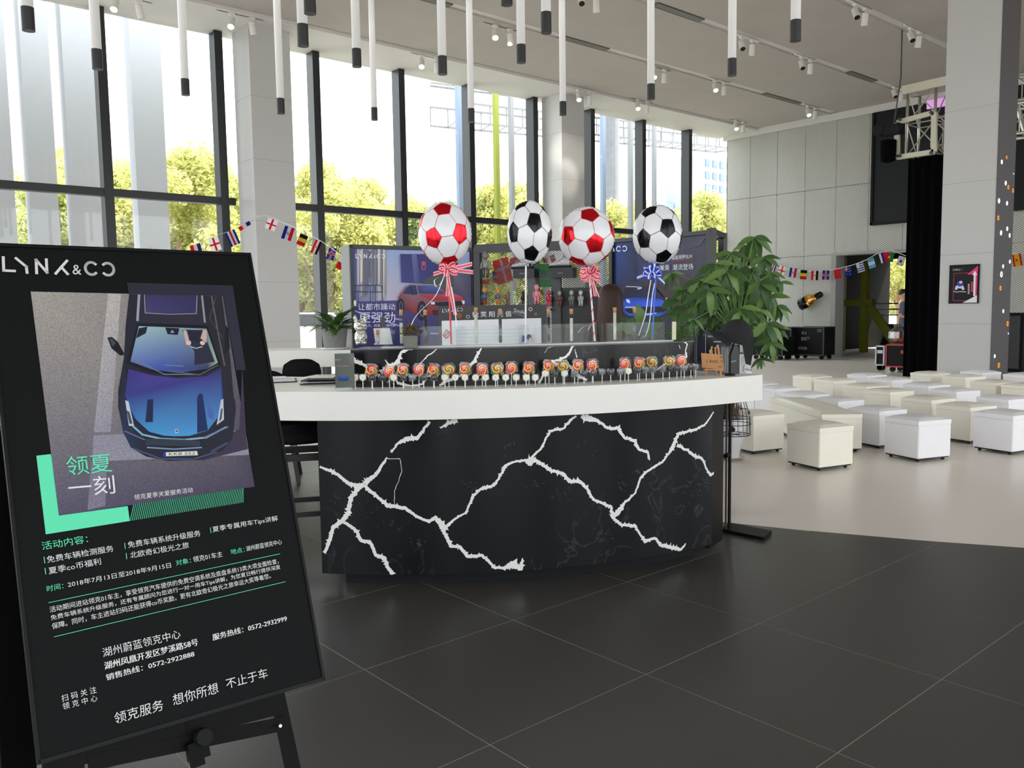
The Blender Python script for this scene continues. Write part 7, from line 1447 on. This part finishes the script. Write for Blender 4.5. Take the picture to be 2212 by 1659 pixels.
y_a, y_b, y_c, y_d = at(1655, 740, x=20.6).y, at(1708, 740, x=20.6).y, at(1712, 740, x=20.9).y, at(1779, 740, x=20.9).y
DK = mat('case_rail_dark', (70, 72, 76), .4, .5)
case(20.6, y_b, y_a, at(1700, 708, x=20.6).z, .6, 'black flight case by the mesh wall, behind the big plant', edge=DK)
case(20.9, y_d, y_c, at(1745, 707, x=20.9).z, .6, 'black flight case at the mesh wall with pale stencilled letters', edge=DK, words=[('01', .3, .55, .08), ('音响', .28, .38, .1), ('灯光设备', .2, .14, .08), ('CO', .8, .62, .08)])
case(20.1, at(1690, 740, x=20.1).y, at(1622, 740, x=20.1).y, .62, .5, 'low black flight case in front, mostly hidden by plant leaves', edge=DK)
# red-edged case with bag, man
RDM = mat('case_edge_red', (196, 34, 52), .4); xr = 17.9; ya, yb_ = at(1914, 790, x=xr).y, at(1990, 790, x=xr).y
case(xr, yb_, ya, at(1935, 745, x=xr).z, .55, 'black flight case with red edges in front of the doorway', edge=RDM)
xs = 18.25; y2, y3 = at(1892, 790, x=xs).y, at(1911, 790, x=xs).y; case(xs, y3+.02, y2, at(1900, 748, x=xs).z, .12, 'silver-edged case lid leaning left of the red-edged case')
BAGM = clear_mat('plastic_bag', (226, 228, 232), .25, .2, False); pbg = at(1940, 744, x=xr+.2); t = thing('plastic_bag', 'clear plastic bag of oranges standing on the red-edged case', 'bag', (pbg.x, pbg.y, at(1935, 745, x=xr).z+.016)); z0_ = at(1935, 745, x=xr).z+.018
b = MB(); b.lathe([(.14, 0), (.2, .12), (.19, .26), (.08, .36), (.12, .42)], (pbg.x, pbg.y, z0_), 12); b.build('bag_film', BAGM, t)
for k, (dx, dy, dz) in enumerate(((0, .05, .08), (.03, -.07, .07), (0, .0, .19), (-.02, .09, .2))): b = MB(); b.sph((pbg.x+dx, pbg.y+dy, z0_+dz), .06, 12, 8); b.build('orange', mat('orange_peel', (232, 130, 50), .5, bump=.2, scale=80), t, smooth=True)
pm = at(1944, 700, x=20.0); person((20.0, pm.y-.07, 0), math.atan2(pm.y, 20.0)+PI*.5-1.75+PI*0, 1.76, mat('grey_tshirt', (92, 102, 122), .8, var=.1), mat('trousers_dark', (40, 42, 50), .8), 'man in a grey T-shirt with folded arms standing in the doorway', (34, 28, 28), False, 'cross')
# foil bottle on the mesh wall
b0, b1 = at(1727, 660, x=21.8), at(1776, 634, x=21.8); ax = (Vector(b1)-Vector(b0)); L_ = ax.length; ax.normalize(); t = thing('bottle_balloon', 'black and gold foil champagne bottle fixed slanting on the mesh wall', 'balloon', tuple((Vector(b0)+Vector(b1))/2))
bottle_ = t; GOLD = mat('foil_gold', (212, 160, 84), .2, .9, bump=.4, scale=10)
def along(pr, m, nm):
    b = MB(); n = 14; u = Vector((1, 0, 0)); v = ax.cross(u); vs = [Vector(b0)+ax*(s_*L_)+(u*math.cos(2*PI*k/n)*.7+v*math.sin(2*PI*k/n))*r for s_, r in pr for k in range(n)]
    b.add(vs, [(i*n+k, i*n+(k+1) % n, (i+1)*n+(k+1) % n, (i+1)*n+k) for i in range(len(pr)-1) for k in range(n)]+[tuple(range(n)), tuple((len(pr)-1)*n+k for k in range(n))]); b.build(nm, m, t, smooth=True)
along([(0, .12), (.03, .16), (.38, .17)], FOILK, 'bottle_base'); along([(.38, .172), (.5, .165), (.62, .11), (.74, .075)], GOLD, 'bottle_shoulder'); along([(.74, .085), (.96, .08), (1.0, .06)], FOILK, 'bottle_neck'); along([(.36, .176), (.40, .176)], GOLD, 'gold_band')
# ================================================================== BUNTING
CORD = mat('cord_white', (226, 226, 226), .6)
B_, R__, W__, K__, Y__, G__ = (28, 48, 140), (214, 36, 48), (232, 232, 236), (26, 26, 28), (240, 208, 50), (40, 140, 80)
FL = {'rus': ('v', [R__, W__, B_]), 'eng': ('x', W__, R__), 'crc': ('v5', [B_, W__, R__, W__, B_]), 'cro': ('v', [B_, W__, R__]), 'bel': ('h', [K__, Y__, R__]), 'egy': ('v', [R__, W__, K__]), 'ice': ('x2', B_, W__, R__), 'pol': ('h', [W__, R__]), 'mar': ('s', R__), 'aus': ('au',), 'uru': ('h9', [W__, B_]), 'arg': ('h', [(110, 180, 226), W__, (110, 180, 226)]), 'ser': ('v', [W__, B_, R__]), 'por': ('p',), 'kor': ('k',), 'esp': ('v5', [R__, Y__, Y__, Y__, R__])}
def flag(parent, tl, down, right, kind, lab):
    S = Sheet(Vector(tl), right, -Vector(down), .0, .0012); Wf, Hf = Vector(right).length, Vector(down).length; sh = Vector(down).dot(Vector(right).normalized())
    def q(u, v): return (u*Wf, -v*Hf)
    def rc(u0, v0, u1, v1, c): S.poly([q(u0, v1), q(u1, v1), q(u1, v0), q(u0, v0)], c)
    k = FL[kind]; rc(0, 0, 1, 1, W__ if k[0] in ('k',) else (k[1][0] if k[0] in ('v', 'v5', 'h', 'h9') else k[1] if k[0] in ('x', 'x2', 's') else R__ if k[0] == 'p' else B_))
    if k[0] == 'v': [rc(i/3, 0, (i+1)/3, 1, c) for i, c in enumerate(k[1])]
    if k[0] == 'v5': [rc(i/5, 0, (i+1)/5, 1, c) for i, c in enumerate(k[1])]
    if k[0] == 'h': n = len(k[1]); [rc(0, i/n, 1, (i+1)/n, c) for i, c in enumerate(k[1])]
    if k[0] == 'h9': [rc(0, i/9, 1, (i+1)/9, k[1][i % 2]) for i in range(9)]; rc(0, 0, .4, .45, W__); S.disc(q(.2, .22), .1*Wf, .1*Wf, Y__, 10)
    if k[0] in ('x', 'x2'): w1 = .2 if k[0] == 'x' else .26; rc(.5-w1/2, 0, .5+w1/2, 1, k[2]); rc(0, .5-w1*.33, 1, .5+w1*.33, k[2])
    if k[0] == 'x2': rc(.43, 0, .57, 1, k[3]); rc(0, .45, 1, .55, k[3])
    if k[0] == 's': S.stroke([q(.5, .35), q(.38, .68), q(.68, .47), q(.32, .47), q(.62, .68), q(.5, .35)], .04*Wf, (40, 110, 60))
    if k[0] == 'au': rc(0, 0, .5, .45, (120, 60, 100)); S.stroke([q(0, .22), q(.5, .22)], .1*Wf, W__); S.stroke([q(.25, 0), q(.25, .45)], .1*Wf, W__); [S.disc(q(u, v), .06*Wf, .06*Wf, W__, 8) for u, v in ((.25, .75), (.75, .2), (.75, .8), (.62, .5), (.88, .45))]
    if k[0] == 'p': rc(0, 0, .4, 1, R__); rc(.45, 0, 1, 1, G__); S.disc(q(.45, .5), .16*Wf, .16*Wf, Y__, 12)
    if k[0] == 'k': S.disc(q(.5, .5), .2*Wf, .2*Wf, R__, 14); S.poly([q(.3, .5), q(.7, .5), q(.6, .68), q(.4, .68)], B_); [S.stroke([q(u-.08, v), q(u+.08, v+.05)], .05*Wf, K__) for u, v in ((.2, .2), (.8, .2), (.2, .8), (.8, .8))]
    if kind == 'egy': S.disc(q(.5, .5), .1*Wf, .12*Wf, (150, 130, 60), 8)
    if kind == 'cro': [S.stroke([q(.35+i*.08, .40), q(.52+i*.08, .62)], .03*Wf, R__ if i % 2 else K__) for i in range(3)]
    if kind == 'esp': S.disc(q(.42, .5), .12*Wf, .14*Wf, (170, 50, 50), 8)
    o = S.build('flag', parent, FLAGM)
    # gentle sag of the cloth
    if lab: o['label'] = lab
    return o
def bunting(name, lab, cordpx, flags, Dfun, hang):
    P = [dp(x, y, Dfun(x)) for x, y in cordpx]; t = thing('bunting', lab, 'bunting', tuple(P[0])); S2 = []
    for i in range(len(P)-1):
        pa_, pb_, pc, pd = P[max(0, i-1)], P[i], P[i+1], P[min(len(P)-1, i+2)]
        for q in range(6): s_ = q/6; S2.append(.5*((2*pb_)+(pc-pa_)*s_+(2*pa_-5*pb_+4*pc-pd)*s_*s_+(3*pb_-pa_-3*pc+pd)*s_**3))
    S2.append(P[-1]); b = MB(); b.tube(S2, .004 if hang else .006, 5); b.build('cord', CORD, t)
    for tl, tr, bl, kind, fl in flags:
        D = Dfun(tl[0]); a = dp(*tl, D); r = dp(*tr, D)-a; d = dp(*bl, D)-a; flag(t, a, d-r.normalized()*d.dot(r.normalized()), r, kind, fl)
    return t
D1 = lambda x: 15.35-(565-x)*.012 if x < 565 else 15.35-(x-565)*.030
DP = Vector(at(565, 466, y=14.60)).dot(Vector(-ROT[:, 2])); D1 = (lambda x: DP-(565-x)*.018 if x < 565 else DP-(x-565)*.036)
bunting('bunting', 'string of small country flags hung from the near pillar to both sides', [(395, 550), (455, 513), (520, 492), (565, 466), (610, 480), (650, 498), (700, 525), (742, 556)],
 [((410, 531), (432, 525), (416, 560), 'rus', 'red, white and blue striped flag'), ((449, 517), (470, 510), (460, 545), 'eng', 'white flag with red cross'), ((486, 504), (506, 495), (500, 534), 'crc', 'blue, white and red striped flag'), ((514, 492), (538, 477), (518, 500), 'rus', 'twisted tricolour flag'), ((580, 470), (601, 478), (579, 495), 'eng', 'white flag with red cross'), ((616, 487), (637, 494), (615, 517), 'cro', 'blue, white and red flag with chequered shield'),
  ((649, 504), (666, 511), (646, 529), 'bel', 'black, yellow and red flag'), ((682, 517), (696, 523), (676, 547), 'egy', 'red, white and black flag'), ((712, 532), (728, 537), (708, 560), 'ice', 'blue flag with red and white cross'), ((738, 550), (750, 556), (722, 577), 'pol', 'white and red flag')], D1, True)
D2 = lambda x: 21.4
wp = lambda x, y: at(x, y, x=21.75)
HKM = mat('hook_clear', (210, 212, 214), .3)
bt1 = [o for o in col.objects if o.name.startswith('bunting')][0]; h_ = dp(565, 466, DP); b = MB(); b.tube([(h_.x, 14.632, h_.z), (h_.x, 14.59, h_.z)], [.03, .008], 12); b.build('hook', HKM, bt1)
b = MB(); b.bar(Vector(bottle_.location)+Vector((-.02, 0, 0)), Vector((21.998, bottle_.location.y, bottle_.location.z)), .02, .02); b.build('wall_hook', HKM, bottle_)
def bunt2():
    X2 = 21.75; Dn = lambda x, y: Vector(at(x, y, x=X2)).dot(Vector(-ROT[:, 2]))
    pts = [(1630, 560), (1660, 572), (1690, 580), (1730, 585), (1765, 586), (1800, 583), (1840, 573), (1870, 562), (1900, 545), (1925, 540), (1940, 546), (1965, 556)]
    t = thing('bunting', 'string of small country flags hung across the mesh wall and doorway', 'bunting', tuple(at(1790, 590, x=X2))); P = [Vector(at(x, y, x=X2)) for x, y in pts]; b = MB(); b.tube(P, .008, 5); b.build('cord', CORD, t)
    for q in (P[0], P[9]): b = MB(); b.tube([q, (21.999, q.y, q.z)], .01, 6); b.build('hook', HKM, t)
    F2 = [((1644, 564), (1658, 569), 'rus', None), ((1668, 565), (1679, 569), 'crc', 'blue, white and red striped flag'), ((1685, 573), (1698, 577), 'eng', 'white flag with red cross'), ((1707, 578), (1722, 580), 'cro', None), ((1730, 583), (1744, 584), 'bel', 'black, yellow and red flag'), ((1753, 585), (1768, 585), 'egy', 'red, white and black flag'), ((1777, 584), (1792, 584), 'ice', 'blue flag with red and white cross'), ((1801, 583), (1815, 580), 'mar', 'plain red flag'), ((1824, 578), (1838, 575), 'aus', 'dark blue starred flag'),
          ((1849, 569), (1864, 564), 'uru', 'white and blue striped flag'), ((1873, 561), (1887, 556), 'arg', 'pale blue and white flag'), ((1898, 549), (1911, 544), 'ser', None), ((1914, 545), (1932, 546), 'por', 'red and green flag'), ((1942, 552), (1957, 556), 'kor', 'white flag with a red and blue disc')]
    for a, b_, k, fl in F2:
        A_ = Vector(at(*a, x=X2-.02)); B_2 = Vector(at(*b_, x=X2-.02)); dn = Vector(at(a[0]-(b_[1]-a[1])*1.3, a[1]+20, x=X2-.02))-A_; r = B_2-A_; flag(t, A_, dn-r.normalized()*dn.dot(r.normalized()), r, k, fl)
    t = thing('bunting', 'end of the flag string with a yellow and red flag beyond the right pillar', 'bunting', tuple(at(2200, 560, x=X2))); b = MB(); b.tube([Vector(at(2150, 540, x=X2)), Vector(at(2195, 549, x=X2)), Vector(at(2240, 548, x=X2))], .008, 5); b.build('cord', CORD, t); A_ = Vector(at(2186, 551, x=X2-.02)); r = Vector(at(2205, 547, x=X2-.02))-A_; dn = Vector(at(2189, 577, x=X2-.02))-A_; flag(t, A_, dn-r.normalized()*dn.dot(r.normalized()), r, 'esp', None)
bunt2()
